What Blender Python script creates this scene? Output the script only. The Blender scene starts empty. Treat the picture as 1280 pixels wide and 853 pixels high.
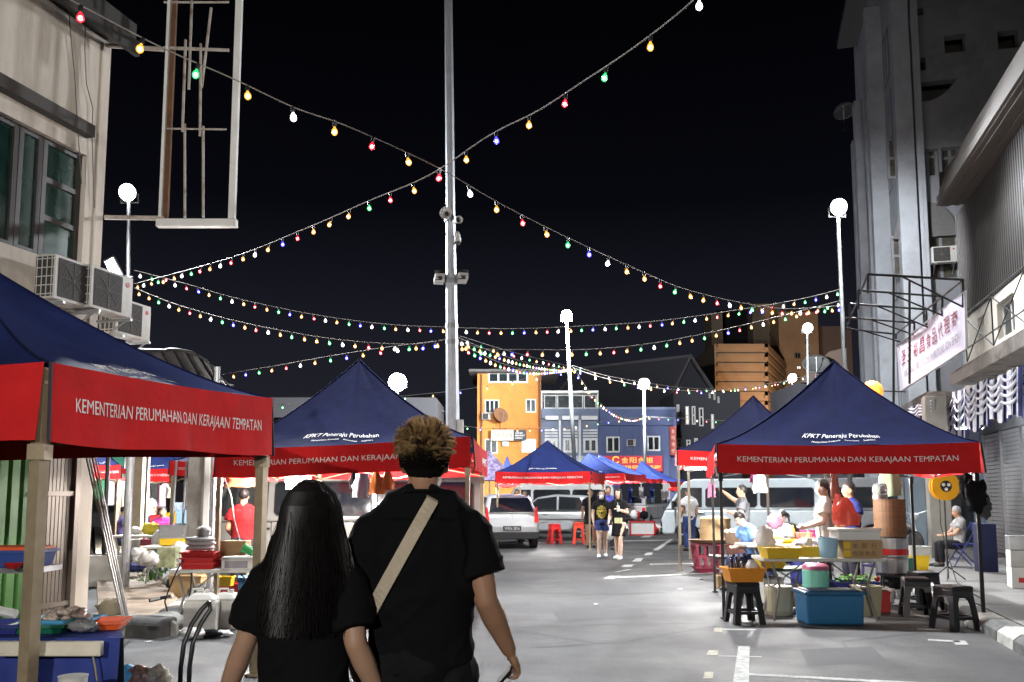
import bpy, bmesh, math, random
from mathutils import Vector, Matrix, noise
from math import sin, cos, pi, radians as R
random.seed(7)
SC = bpy.context.scene
COL = SC.collection
# ------------------------------------------------------------------ camera
PITCH = R(6.0)
FPX, CX, CAMH = 1100.0, 640.0, 1.45
CY = 620.0 - FPX*math.tan(PITCH)
cam_d = bpy.data.cameras.new('camera'); cam = bpy.data.objects.new('camera', cam_d); COL.objects.link(cam)
cam.location = (0, 0, CAMH); cam.rotation_euler = (R(90) + PITCH, 0, 0)
cam_d.sensor_width = 36.0; cam_d.lens = 36.0 * FPX / 1280.0
cam_d.clip_start = 0.05; cam_d.clip_end = 3000
cam_d.shift_y = (CY - 426.5)/1280.0
SC.camera = cam
# ------------------------------------------------------------------ night sky
world = bpy.data.worlds.new('World'); SC.world = world; world.use_nodes = True
wn = world.node_tree.nodes; wl = world.node_tree.links; wn.clear()
wo = wn.new('ShaderNodeOutputWorld'); wb = wn.new('ShaderNodeBackground')
tc = wn.new('ShaderNodeTexCoord'); sx = wn.new('ShaderNodeSeparateXYZ'); cr = wn.new('ShaderNodeValToRGB')
wl.new(tc.outputs['Generated'], sx.inputs[0]); wl.new(sx.outputs['Z'], cr.inputs[0])
cr.color_ramp.elements[0].position = 0.0; cr.color_ramp.elements[0].color = (.0190, .0200, .0280, 1)
cr.color_ramp.elements[1].position = 0.55; cr.color_ramp.elements[1].color = (.0004, .0004, .0007, 1)
e = cr.color_ramp.elements.new(0.17); e.color = (.0110, .0118, .0180, 1)
e = cr.color_ramp.elements.new(0.32); e.color = (.0022, .0024, .0042, 1)
wb.inputs['Strength'].default_value = 1.0
wl.new(cr.outputs[0], wb.inputs[0]); wl.new(wb.outputs[0], wo.inputs[0])
SC.view_settings.view_transform = 'Standard'; SC.view_settings.look = 'None'
SC.view_settings.exposure = 0.0; SC.view_settings.gamma = 1.0
SC.cycles.use_denoising = True
SC.cycles.max_bounces = 6; SC.cycles.diffuse_bounces = 3; SC.cycles.glossy_bounces = 3
SC.cycles.transparent_max_bounces = 12
SC.cycles.sample_clamp_indirect = 4.0
SC.cycles.caustics_reflective = False; SC.cycles.caustics_refractive = False
# ------------------------------------------------------------------ places
def ray(px, py):
    x = (px - CX) / FPX; z = (CY - py) / FPX
    return Vector((x, cos(PITCH) - z * sin(PITCH), sin(PITCH) + z * cos(PITCH)))
def W(px, py, Y):
    d = ray(px, py); return Vector((0, 0, CAMH)) + d * (Y / d.y)
def G(px, py, h=0.0):
    d = ray(px, py); return Vector((0, 0, CAMH)) + d * ((h - CAMH) / d.z)
SA = R(15.0)
US = Vector((sin(SA), cos(SA), 0)); UT = Vector((cos(SA), -sin(SA), 0))
def ST(s, t, z=0.0): return US * s + UT * t + Vector((0, 0, z))
def st_of(p): return (p.dot(US), p.dot(UT))
def on_t(px, py, t):
    "the point where the line of sight through a pixel meets the wall plane at street offset t"
    d = ray(px, py); k = t / d.dot(UT); return Vector((0, 0, CAMH)) + d * k
def V3(*a): return Vector(a)
# ------------------------------------------------------------------ mesh collector
class MB:
    def __init__(s): s.v = []; s.f = []
    def add(s, vs, fs):
        n = len(s.v); s.v += [tuple(v) for v in vs]; s.f += [tuple(i + n for i in f) for f in fs]; return s
    def obox(s, o, a, b, c):
        o, a, b, c = Vector(o), Vector(a), Vector(b), Vector(c)
        vs = [o, o+a, o+a+b, o+b, o+c, o+a+c, o+a+b+c, o+b+c]
        fs = [(0,3,2,1),(4,5,6,7),(0,1,5,4),(1,2,6,5),(2,3,7,6),(3,0,4,7)]
        if a.cross(b).dot(c) < 0: fs = [tuple(reversed(f)) for f in fs]
        return s.add(vs, fs)
    def box(s, c, d, rz=0.0, m=None):
        c = Vector(c); dx, dy, dz = d
        M = m if m is not None else Matrix.Rotation(rz, 3, 'Z')
        a, b, e = M @ Vector((dx,0,0)), M @ Vector((0,dy,0)), M @ Vector((0,0,dz))
        return s.obox(c - a/2 - b/2 - e/2, a, b, e)
    def taper(s, c, d0, d1, h, rz=0.0):
        "box standing on c, bottom size d0 and top size d1"
        c = Vector(c); M = Matrix.Rotation(rz, 3, 'Z'); vs = []
        for (dx, dy), z in ((d0, 0), (d1, h)):
            for sx_, sy_ in ((-1,-1),(1,-1),(1,1),(-1,1)):
                vs.append(c + M @ Vector((sx_*dx/2, sy_*dy/2, z)))
        return s.add(vs, [(0,3,2,1),(4,5,6,7),(0,1,5,4),(1,2,6,5),(2,3,7,6),(3,0,4,7)])
    def tub(s, c, d0, d1, h, th=0.01, rz=0.0, fl=0.012):
        "open container: outer and inner tapered walls"
        c = Vector(c); M = Matrix.Rotation(rz, 3, 'Z'); vs = []
        for (dx, dy), z in ((d0, 0), (d1, h), ((d1[0]-2*th, d1[1]-2*th), h), ((d0[0]-2*th, d0[1]-2*th), fl)):
            for sx_, sy_ in ((-1,-1),(1,-1),(1,1),(-1,1)):
                vs.append(c + M @ Vector((sx_*dx/2, sy_*dy/2, z)))
        fs = [(0,3,2,1)]
        for k in range(3):
            for i in range(4):
                j = (i+1) % 4; fs.append((k*4+i, k*4+j, k*4+4+j, k*4+4+i))
        fs.append((12,13,14,15)); s.add(vs, fs)
        rim = 0.012
        for (ax, sg) in (('x',-1),('x',1),('y',-1),('y',1)):
            if ax == 'x': cc = M @ Vector((sg*(d1[0]/2+rim/2), 0, h-rim*.8)); dd = (rim, d1[1]+2*rim, rim*1.5)
            else: cc = M @ Vector((0, sg*(d1[1]/2+rim/2), h-rim*.8)); dd = (d1[0], rim, rim*1.5)
            s.box(c+cc, dd, rz)
        return s
    def tube(s, pts, r, n=8, caps=True, twist=0.0):
        pts = [Vector(p) for p in pts]; m = len(pts)
        rs = r if isinstance(r, (list, tuple)) else [r]*m
        up = None; vs = []
        for i, p in enumerate(pts):
            t = (pts[min(i+1, m-1)] - pts[max(i-1, 0)])
            if t.length < 1e-9: t = Vector((0,0,1))
            t.normalize()
            if up is None:
                up = Vector((0,0,1)) if abs(t.z) < .9 else Vector((0,1,0))
            x = t.cross(up)
            if x.length < 1e-6: x = t.orthogonal()
            x.normalize(); y = x.cross(t).normalized(); up = y
            for k in range(n):
                a = 2*pi*(k+.5)/n + twist; vs.append(p + x*cos(a)*rs[i] + y*sin(a)*rs[i])
        fs = []
        for i in range(m-1):
            for k in range(n):
                j = (k+1) % n; fs.append((i*n+k, i*n+j, (i+1)*n+j, (i+1)*n+k))
        if caps: fs += [tuple(range(n-1, -1, -1)), tuple((m-1)*n+k for k in range(n))]
        return s.add(vs, fs)
    def bar(s, a, b, w, h=None):
        "square bar from a to b"
        r = w/math.sqrt(2); return s.tube([a, b], r, 4)
    def lathe(s, prof, c=(0,0,0), n=20, m=None, sx_=1, sy_=1):
        c = Vector(c); M = m or Matrix.Identity(3); vs = []
        for r, z in prof:
            for k in range(n):
                a = 2*pi*k/n; vs.append(c + M @ Vector((r*cos(a)*sx_, r*sin(a)*sy_, z)))
        fs = []
        for i in range(len(prof)-1):
            for k in range(n):
                j = (k+1) % n; fs.append((i*n+k, i*n+j, (i+1)*n+j, (i+1)*n+k))
        fs.append(tuple(range(n-1, -1, -1))); fs.append(tuple((len(prof)-1)*n+k for k in range(n)))
        return s.add(vs, fs)
    def ball(s, c, r, n=12, k=8, m=None):
        c = Vector(c); r = Vector((r,r,r)) if not hasattr(r, '__len__') else Vector(r)
        M = m or Matrix.Identity(3); vs = [c + M @ Vector((0,0,-r.z))]
        for i in range(1, k):
            a = -pi/2 + pi*i/k
            for j in range(n):
                b = 2*pi*j/n; vs.append(c + M @ Vector((r.x*cos(a)*cos(b), r.y*cos(a)*sin(b), r.z*sin(a))))
        vs.append(c + M @ Vector((0,0,r.z))); fs = []
        for j in range(n): fs.append((0, 1+(j+1) % n, 1+j))
        for i in range(k-2):
            for j in range(n):
                q = (j+1) % n; a0 = 1+i*n; fs.append((a0+j, a0+q, a0+n+q, a0+n+j))
        l = len(vs)-1; a0 = 1+(k-2)*n
        for j in range(n): fs.append((a0+j, a0+(j+1) % n, l))
        return s.add(vs, fs)
    def poly(s, pts, ext):
        "polygon extruded along ext"
        pts = [Vector(p) for p in pts]; ext = Vector(ext); n = len(pts)
        nrm = Vector((0,0,0))
        for i in range(n): nrm += pts[i].cross(pts[(i+1) % n])
        if nrm.dot(ext) < 0: pts = pts[::-1]
        vs = pts + [p+ext for p in pts]
        fs = [tuple(range(n-1, -1, -1)), tuple(range(n, 2*n))]
        for i in range(n): j = (i+1) % n; fs.append((i, j, n+j, n+i))
        return s.add(vs, fs)
    def grid(s, fn, nu, nv, thick=0.0):
        vs = [fn(i/nu, j/nv) for j in range(nv+1) for i in range(nu+1)]
        fs = [(j*(nu+1)+i, j*(nu+1)+i+1, (j+1)*(nu+1)+i+1, (j+1)*(nu+1)+i) for j in range(nv) for i in range(nu)]
        return s.add(vs, fs)
def coll(): return MB()
def link(name, me, mat, parent):
    o = bpy.data.objects.new(name, me); COL.objects.link(o)
    if mat is not None and not me.materials: me.materials.append(mat)
    if parent is not None: o.parent = parent
    return o
def build(mb, name, mat, parent=None, smooth=False, bevel=0.0, local=False, seg=2, solid=0.0):
    "link the collected geometry as ONE mesh object; world coordinates unless local"
    me = bpy.data.meshes.new(name)
    vs = mb.v
    if parent is not None and not local:
        off = wloc(parent); vs = [(a-off.x, b-off.y, c-off.z) for a, b, c in vs]
    me.from_pydata(vs, [], mb.f); me.update()
    if smooth:
        me.polygons.foreach_set('use_smooth', [True]*len(me.polygons))
    o = link(name, me, mat, parent)
    if solid:
        m = o.modifiers.new('s', 'SOLIDIFY'); m.thickness = solid; m.offset = 0
    if bevel:
        m = o.modifiers.new('b', 'BEVEL'); m.width = bevel; m.segments = seg; m.limit_method = 'ANGLE'; m.angle_limit = R(35)
        m.harden_normals = False
    return o
def wloc(o):
    l = Vector((0,0,0))
    while o is not None: l = l + o.location; o = o.parent
    return l
def thing(name, label, cat, loc=(0,0,0), group=None, rz=0.0):
    o = bpy.data.objects.new(name, None); COL.objects.link(o); o.empty_display_size = .2
    o.location = loc; o.rotation_euler.z = rz
    o['label'] = label; o['category'] = cat
    if group: o['group'] = group
    return o
def tag(o, label, cat, group=None, kind=None):
    if label: o['label'] = label
    if cat: o['category'] = cat
    if group: o['group'] = group
    if kind: o['kind'] = kind
    return o
def one(mb, name, mat, label, cat, group=None, **k):
    "a thing that is a single mesh; its origin is moved to its base"
    xs = [v[0] for v in mb.v]; ys = [v[1] for v in mb.v]; zs = [v[2] for v in mb.v]
    c = Vector(((min(xs)+max(xs))/2, (min(ys)+max(ys))/2, min(zs)))
    mb.v = [(a-c.x, b-c.y, d-c.z) for a, b, d in mb.v]
    o = build(mb, name, mat, None, **k); o.location = c
    return tag(o, label, cat, group)
def struct(mb, name, mat, **k):
    o = build(mb, name, mat, None, **k); o['kind'] = 'structure'; return o
def copy_tree(o, parent=None):
    c = o.copy(); COL.objects.link(c); c.parent = parent
    for ch in o.children: copy_tree(ch, c)
    return c
def dup(o, loc, rz=None, label=None, group=None, scale=None):
    c = copy_tree(o); c.location = loc
    if rz is not None: c.rotation_euler.z = rz
    if label: c['label'] = label
    if group: c['group'] = group
    if scale: c.scale = scale
    return c
def remesh(mb, voxel, smooth_it=4, disp=None):
    "join overlapping solids into one continuous skin"
    me = bpy.data.meshes.new('tmp'); me.from_pydata(mb.v, [], mb.f); me.update()
    o = bpy.data.objects.new('tmp', me); COL.objects.link(o)
    m = o.modifiers.new('r', 'REMESH'); m.mode = 'VOXEL'; m.voxel_size = voxel
    if smooth_it:
        q = o.modifiers.new('q', 'SMOOTH'); q.iterations = smooth_it; q.factor = .5
    dg = bpy.context.evaluated_depsgraph_get(); ev = o.evaluated_get(dg); m2 = ev.to_mesh()
    vs = [tuple(v.co) for v in m2.vertices]; fs = [tuple(p.vertices) for p in m2.polygons]
    if disp:
        ns = [tuple(v.normal) for v in m2.vertices]
        vs = [disp(Vector(a), Vector(b)) for a, b in zip(vs, ns)]
    ev.to_mesh_clear(); bpy.data.objects.remove(o); bpy.data.meshes.remove(me)
    r = MB(); r.v = [tuple(v) for v in vs]; r.f = fs; return r
# ------------------------------------------------------------------ materials
MATS = {}
def mat(name, col, rough=.6, metal=0.0, var=.12, scale=6.0, bump=0.0, bscale=40.0, emit=None, estr=0.0,
        dirt=None, dscale=1.5, damt=.5, spec=.5, alpha=1.0, trans=0.0, coat=0.0, stretch=None, sss=0.0, sample=True):
    if name in MATS: return MATS[name]
    m = bpy.data.materials.new(name); m.use_nodes = True; nt = m.node_tree; n = nt.nodes; l = nt.links
    b = n['Principled BSDF']
    b.inputs['Roughness'].default_value = rough; b.inputs['Metallic'].default_value = metal
    b.inputs['Specular IOR Level'].default_value = spec
    if coat: b.inputs['Coat Weight'].default_value = coat
    if trans: b.inputs['Transmission Weight'].default_value = trans
    if alpha < 1: b.inputs['Alpha'].default_value = alpha
    t = n.new('ShaderNodeTexCoord'); src = t.outputs['Object']
    if stretch:
        mp = n.new('ShaderNodeMapping'); mp.inputs['Scale'].default_value = stretch; l.new(src, mp.inputs[0]); src = mp.outputs[0]
    nz = n.new('ShaderNodeTexNoise'); nz.inputs['Scale'].default_value = scale; nz.inputs['Detail'].default_value = 6
    nz.inputs['Roughness'].default_value = .6
    l.new(src, nz.inputs['Vector'])
    rp = n.new('ShaderNodeValToRGB'); c = col
    rp.color_ramp.elements[0].position = .3; rp.color_ramp.elements[1].position = .7
    rp.color_ramp.elements[0].color = tuple(max(0, x*(1-var)) for x in c) + (1,)
    rp.color_ramp.elements[1].color = tuple(min(1, x*(1+var)) for x in c) + (1,)
    l.new(nz.outputs['Fac'], rp.inputs[0]); out = rp.outputs[0]
    if dirt:
        n2 = n.new('ShaderNodeTexNoise'); n2.inputs['Scale'].default_value = dscale; n2.inputs['Detail'].default_value = 8
        n2.inputs['Roughness'].default_value = .7; l.new(src, n2.inputs['Vector'])
        r2 = n.new('ShaderNodeValToRGB'); r2.color_ramp.elements[0].position = .48; r2.color_ramp.elements[1].position = .68
        r2.color_ramp.elements[0].color = (0,0,0,1); r2.color_ramp.elements[1].color = (damt,damt,damt,1)
        l.new(n2.outputs['Fac'], r2.inputs[0])
        mx = n.new('ShaderNodeMix'); mx.data_type = 'RGBA'; l.new(r2.outputs[0], mx.inputs['Factor'])
        l.new(out, mx.inputs['A']); mx.inputs['B'].default_value = tuple(dirt) + (1,); out = mx.outputs['Result']
    l.new(out, b.inputs['Base Color'])
    rr = n.new('ShaderNodeMapRange'); rr.inputs['To Min'].default_value = max(0, rough-.1); rr.inputs['To Max'].default_value = min(1, rough+.12)
    l.new(nz.outputs['Fac'], rr.inputs['Value']); l.new(rr.outputs[0], b.inputs['Roughness'])
    if bump:
        n3 = n.new('ShaderNodeTexNoise'); n3.inputs['Scale'].default_value = bscale; n3.inputs['Detail'].default_value = 4
        l.new(src, n3.inputs['Vector'])
        bp = n.new('ShaderNodeBump'); bp.inputs['Strength'].default_value = bump; bp.inputs['Distance'].default_value = .02
        l.new(n3.outputs['Fac'], bp.inputs['Height']); l.new(bp.outputs[0], b.inputs['Normal'])
    if emit:
        b.inputs['Emission Color'].default_value = tuple(emit) + (1,); b.inputs['Emission Strength'].default_value = estr
        if not sample: m.cycles.emission_sampling = 'NONE'
    if sss:
        b.inputs['Subsurface Weight'].default_value = sss; b.inputs['Subsurface Radius'].default_value = (.02,.008,.004); b.inputs['Subsurface Scale'].default_value = .3
    m.diffuse_color = tuple(col) + (1,)
    MATS[name] = m; return m
M_ = MATS
def lampmat(name, col, s, sample=False): return mat(name, tuple(.12*c for c in col), emit=col, estr=s, var=0, sample=sample)
def point(parent, loc, W_, col=(1,1,1), rad=.08, name='lamp_light'):
    d = bpy.data.lights.new(name, 'POINT'); d.energy = W_; d.color = col; d.shadow_soft_size = rad
    o = bpy.data.objects.new(name, d); COL.objects.link(o); o.parent = parent
    o.location = Vector(loc) - (wloc(parent) if parent else Vector((0,0,0))); return o
def spot(parent, loc, aim, W_, col=(1,1,1), ang=100, blend=.6, rad=.15, name='flood_light'):
    d = bpy.data.lights.new(name, 'SPOT'); d.energy = W_; d.color = col; d.shadow_soft_size = rad
    d.spot_size = R(ang); d.spot_blend = blend
    o = bpy.data.objects.new(name, d); COL.objects.link(o); o.parent = parent
    o.location = Vector(loc) - (wloc(parent) if parent else Vector((0,0,0)))
    dr = Vector(aim) - Vector(loc); o.rotation_euler = dr.to_track_quat('-Z', 'Y').to_euler(); return o
# ------------------------------------------------------------------ lettering
_TXT = {}
def text_tris(txt, bold=0.0, shear=0.0, space=1.0):
    key = (txt, bold, shear, space)
    if key in _TXT: return _TXT[key]
    c = bpy.data.curves.new('t', 'FONT'); c.body = txt; c.resolution_u = 2; c.offset = bold; c.shear = shear; c.space_character = space
    c.align_x = 'LEFT'
    o = bpy.data.objects.new('t', c); COL.objects.link(o)
    dg = bpy.context.evaluated_depsgraph_get(); ev = o.evaluated_get(dg); me = ev.to_mesh()
    vs = [tuple(v.co) for v in me.vertices]; fs = [tuple(p.vertices) for p in me.polygons]
    ev.to_mesh_clear(); bpy.data.objects.remove(o); bpy.data.curves.remove(c)
    x0 = min(v[0] for v in vs); x1 = max(v[0] for v in vs); y0 = min(v[1] for v in vs); y1 = max(v[1] for v in vs)
    vs = [((v[0]-x0)/(x1-x0), (v[1]-y0)/(y1-y0)) for v in vs]
    _TXT[key] = (vs, fs, (x1-x0)/(y1-y0)); return _TXT[key]
def text_on(mb, txt, fn, **k):
    "fn(u,v) places the lettering's unit box on a surface"
    vs, fs, asp = text_tris(txt, **k); mb.add([fn(u, v) for u, v in vs], fs); return mb
def text_plane(mb, txt, o, ux, uz, **k):
    o, ux, uz = Vector(o), Vector(ux), Vector(uz)
    return text_on(mb, txt, lambda u, v: o + ux*u + uz*v, **k)
# shared materials
BLUE = mat('canopy_blue', (.0095,.0125,.046), .85, var=.25, scale=3, bump=.25, bscale=9, spec=.06)
BLUE2 = mat('canopy_blue_lit', (.014,.024,.105), .75, var=.2, scale=3, bump=.3, bscale=9, spec=.10)  # same blue cloth, lamplight put into a lighter colour for the brighter tents
RED = mat('canopy_red', (.60,.020,.022), .8, var=.12, scale=4, bump=.3, bscale=8, spec=.1)
PRINT = mat('white_print', (.8,.78,.76), .7, var=.03)
CREAM = mat('bronze_leg_paint', (.33,.26,.17), .45, metal=.2, var=.15, scale=12)
BLACK = mat('black_steel', (.012,.012,.014), .45, metal=.3, var=.2)
STEEL = mat('galvanised_steel', (.42,.44,.46), .42, metal=.75, var=.15, scale=10)
WHITEM = mat('white_painted_metal', (.7,.7,.68), .45, var=.08, dirt=(.3,.26,.2), damt=.4)
CONC = mat('concrete', (.27,.26,.245), .9, var=.15, scale=3, bump=.4, bscale=30, dirt=(.12,.11,.10), dscale=1.2, damt=.7)
DARKCONC = mat('soot_concrete', (.12,.115,.11), .9, var=.2, scale=3, bump=.4, bscale=30, dirt=(.05,.05,.05), damt=.7)
GLASSD = mat('dark_window_glass', (.012,.02,.022), .12, var=.2, spec=.7)
RUBBER = mat('black_rubber', (.015,.015,.016), .8, var=.2)
# ================================================================== ground
def asphalt():
    m = bpy.data.materials.new('asphalt'); m.use_nodes = True; nt = m.node_tree; n = nt.nodes; l = nt.links; b = n['Principled BSDF']
    t = n.new('ShaderNodeTexCoord')
    def nz(s, d=6, r=.6, dist=0):
        q = n.new('ShaderNodeTexNoise'); q.inputs['Scale'].default_value = s; q.inputs['Detail'].default_value = d
        q.inputs['Roughness'].default_value = r; q.inputs['Distortion'].default_value = dist; l.new(t.outputs['Object'], q.inputs['Vector']); return q.outputs['Fac']
    def ramp(f, a, b_, ca, cb):
        q = n.new('ShaderNodeValToRGB'); e = q.color_ramp.elements; e[0].position = a; e[1].position = b_; e[0].color = ca + (1,); e[1].color = cb + (1,)
        l.new(f, q.inputs[0]); return q.outputs[0]
    def mix(f, a, b_, k='MIX', v=None):
        q = n.new('ShaderNodeMix'); q.data_type = 'RGBA'; q.blend_type = k
        if f is None: q.inputs['Factor'].default_value = v
        else: l.new(f, q.inputs['Factor'])
        l.new(a, q.inputs['A']); l.new(b_, q.inputs['B']); return q.outputs['Result']
    fine = ramp(nz(160, 3, .8), .35, .65, (.036,.036,.038), (.088,.087,.088))
    big = ramp(nz(.35, 7, .62, .6), .35, .68, (.45,.45,.46), (1.2,1.18,1.16))
    c = mix(None, fine, big, 'MULTIPLY', 1.0)
    c = mix(None, c, ramp(nz(28, 4, .85), .36, .66, (.62,.62,.62), (1.18,1.18,1.17)), 'MULTIPLY', 1.0)
    streak = n.new('ShaderNodeMapping'); streak.inputs['Scale'].default_value = (1.6, .22, 1); streak.inputs['Rotation'].default_value = (0,0,R(68))
    l.new(t.outputs['Object'], streak.inputs[0])
    sn = n.new('ShaderNodeTexNoise'); sn.inputs['Scale'].default_value = 1.3; sn.inputs['Detail'].default_value = 8; l.new(streak.outputs[0], sn.inputs['Vector'])
    c = mix(None, c, ramp(sn.outputs['Fac'], .4, .66, (.72,.72,.72), (1.12,1.12,1.1)), 'MULTIPLY', .8)
    # cracks
    vo = n.new('ShaderNodeTexVoronoi'); vo.feature = 'DISTANCE_TO_EDGE'; vo.inputs['Scale'].default_value = .30
    wp = n.new('ShaderNodeMix'); wp.data_type = 'VECTOR'; wp.inputs['Factor'].default_value = .12
    q = n.new('ShaderNodeTexNoise'); q.inputs['Scale'].default_value = 1.6; q.inputs['Detail'].default_value = 5
    l.new(t.outputs['Object'], q.inputs['Vector']); l.new(t.outputs['Object'], wp.inputs['A']); l.new(q.outputs['Color'], wp.inputs['B'])
    l.new(wp.outputs['Result'], vo.inputs['Vector'])
    crk = ramp(vo.outputs['Distance'], 0.0, .007, (1,1,1), (0,0,0))
    gate = ramp(nz(.25, 2), .44, .52, (0,0,0), (.85,.85,.85))
    cm = mix(None, crk, gate, 'MULTIPLY', 1.0)
    dk = n.new('ShaderNodeRGB'); dk.outputs[0].default_value = (.02,.02,.02,1)
    c = mix(cm, c, dk.outputs[0])
    # oil and damp stains
    st = ramp(nz(.9, 5, .55, .4), .63, .72, (0,0,0), (.6,.6,.6))
    c = mix(st, c, dk.outputs[0])
    l.new(c, b.inputs['Base Color'])
    rg = ramp(nz(.8, 5), .35, .7, (.55,.55,.55), (.85,.85,.85)); l.new(rg, b.inputs['Roughness'])
    bp = n.new('ShaderNodeBump'); bp.inputs['Strength'].default_value = .5; bp.inputs['Distance'].default_value = .008
    l.new(nz(120, 3, .8), bp.inputs['Height']); l.new(bp.outputs[0], b.inputs['Normal'])
    return m
ASPH = asphalt()
g = coll(); g.grid(lambda u, v: Vector((-400+800*u, -200+1200*v, 0)), 8, 12); struct(g, 'road', ASPH)
PAINT = mat('worn_road_paint', (.34,.34,.32), .8, var=.3, scale=9, dirt=(.09,.09,.09), dscale=14, damt=.85)
PAINTY = mat('worn_yellowish_paint', (.30,.28,.21), .8, var=.3, scale=9, dirt=(.09,.09,.09), dscale=14, damt=.85)
marks = [((753,724),(762,720),(777,720),(767,724)), ((767,723),(895,716.5),(895,715.5),(767,721.5)), ((776,709),(780,706),(792,706),(789,709)),
  ((790,702),(795,698),(804,698),(801,702)), ((805,694),(809,691),(816,691),(814,694)), ((816,688),(838,674),(842,674),(823,688)),
  ((800,672),(806,669.5),(816,669.5),(811,672)), ((623,680),(839,675.6),(839,674.8),(623,679)), ((766,715.5),(784,712),(790,712),(772,715.5)),
  ((892,790),(893,785),(903,785),(903,790)), ((903,787.4),(945,788),(945,786.6),(903,786)), ((927,783),(930,767),(940,767),(939,783)),
  ((915,860),(923,808),(937,808),(936,860)), ((883,819),(886,813),(898,813),(897,819)), ((879,848),(881,840),(892,840),(891,848)),
  ((898,820.5),(952,821.5),(952,820.5),(898,819.5)), ((936,844),(1152,856),(1152,853),(936,841.5)), ((1146,787),(1188,789),(1190,788),(1146,785)),
  ((1160,801),(1200,803),(1200,801),(1160,799)), ((1194,806),(1190,800),(1206,801),(1211,806)), ((812,706),(900,704.5),(900,703.5),(812,705)),
  ((1090,772),(1160,775),(1160,773.6),(1090,770.6))]
for i, q in enumerate(marks):
    m = coll(); ps = [G(x, y, .004) for x, y in q]; m.add(ps, [(0,1,2,3)])
    n0 = (ps[1]-ps[0]).cross(ps[2]-ps[0]).z
    if n0 < 0: m.f = [(3,2,1,0)]
    struct(m, 'road_marking', PAINTY if i in (9,13,14) else PAINT)
TAR = mat('tar_seam', (.020,.020,.021), .75, var=.3)
for k, q in enumerate((((600,741),(760,743),(900,738),(1180,734)), ((645,788),(700,797),(760,806)), ((642,785),(760,781),(889,779)), ((735,727),(900,728),(1010,731)), ((660,810),(780,803),(905,780)), ((640,700),(760,698),(840,701)))):
    pts = []
    for (x0, y0), (x1, y1) in zip(q[:-1], q[1:]):
        for i in range(10): pts.append((x0+(x1-x0)*i/10, y0+(y1-y0)*i/10))
    m = coll(); L_ = [G(x, y, .003) + V3(random.gauss(0,.008), random.gauss(0,.012), 0) for x, y in pts]
    for a, b_ in zip(L_[:-1], L_[1:]):
        d = (b_-a).normalized(); w = V3(-d.y, d.x, 0)*random.uniform(.005,.013); m.add([a-w, b_-w, b_+w, a+w], [(0,1,2,3)])
    struct(m, 'tar_seam', TAR)
PATCH = mat('road_patch', (.040,.040,.042), .8, var=.3, scale=40, bump=.5, bscale=120)
for q in (((690,764),(800,760),(812,772),(700,777)), ((1000,812),(1090,808),(1110,828),(1010,833))):
    m = coll(); m.add([G(x,y,.002) for x,y in q][::-1], [(0,1,2,3)]); struct(m, 'road_patch', PATCH)
# ------------------------------------------------------------------ right pavement, kerb
PAVE = mat('pavement_tiles', (.13,.125,.118), .8, var=.2, scale=2.5, bump=.3, bscale=60, dirt=(.07,.07,.065), dscale=.8, damt=.7)
g = coll(); g.obox(ST(-6, 2.62, 0), US*80, UT*3.4, (0,0,.13)); pav = struct(g, 'pavement', PAVE)
g = coll()
for k in range(14):                                                    # joints of the slabs, recessed strips between proud slabs
    g.obox(ST(7.5+k*1.5, 2.64, .130), US*1.485, UT*1.6, (0,0,.012))
    g.obox(ST(7.5+k*1.5, 4.255, .130), US*1.485, UT*1.6, (0,0,.009))
slab_me = None
sl = coll(); sl.box((0,0,.006), (1.485, 1.6, .012))
for k in range(14):
    for j in range(2):
        if slab_me is None: o = build(sl, 'paving_slab', PAVE, pav, local=True); slab_me = o.data
        else: o = link('paving_slab', slab_me, None, pav)
        o.location = ST(8.25+k*1.5, 3.45+j*1.61, .13+random.uniform(-.002,.004)); o.rotation_euler.z = R(75)
KB = mat('kerb_black_paint', (.075,.075,.074), .8, var=.3, scale=5, dirt=(.14,.135,.12), dscale=6, damt=.7, bump=.4, bscale=25)
KW = mat('kerb_white_paint', (.42,.41,.38), .8, var=.15, scale=5, dirt=(.10,.095,.08), dscale=6, damt=.8, bump=.4, bscale=25)
kr = bpy.data.objects.new('kerb', None); COL.objects.link(kr); kr['kind'] = 'structure'
kme = {}
kb = coll(); kb.poly([(-.14,-.05,0),(.12,-.05,0),(.12,.15,0),(-.06,.15,0),(-.13,.10,0)], (0,0,.565))
kb.v = [(x, z-.28, y) for x, y, z in kb.v]; kb.f = [tuple(reversed(f)) for f in kb.f]
def kerb_stone(p, rz, white, parent):
    if white not in kme:
        b = MB(); b.v = list(kb.v); b.f = list(kb.f)
        o = build(b, 'kerb_stone', KW if white else KB, parent, local=True, bevel=.012); kme[white] = o.data
    else:
        o = link('kerb_stone', kme[white], None, parent)
        m = o.modifiers.new('b', 'BEVEL'); m.width = .012; m.segments = 2
    o.location = Vector(p) - wloc(parent); o.rotation_euler.z = rz
    return o
for k in range(34):
    kerb_stone(ST(6.2+k*.585, 2.5, random.uniform(-.004,.008)), -SA + random.uniform(-.015,.015), k % 2 == 0, kr)
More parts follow.
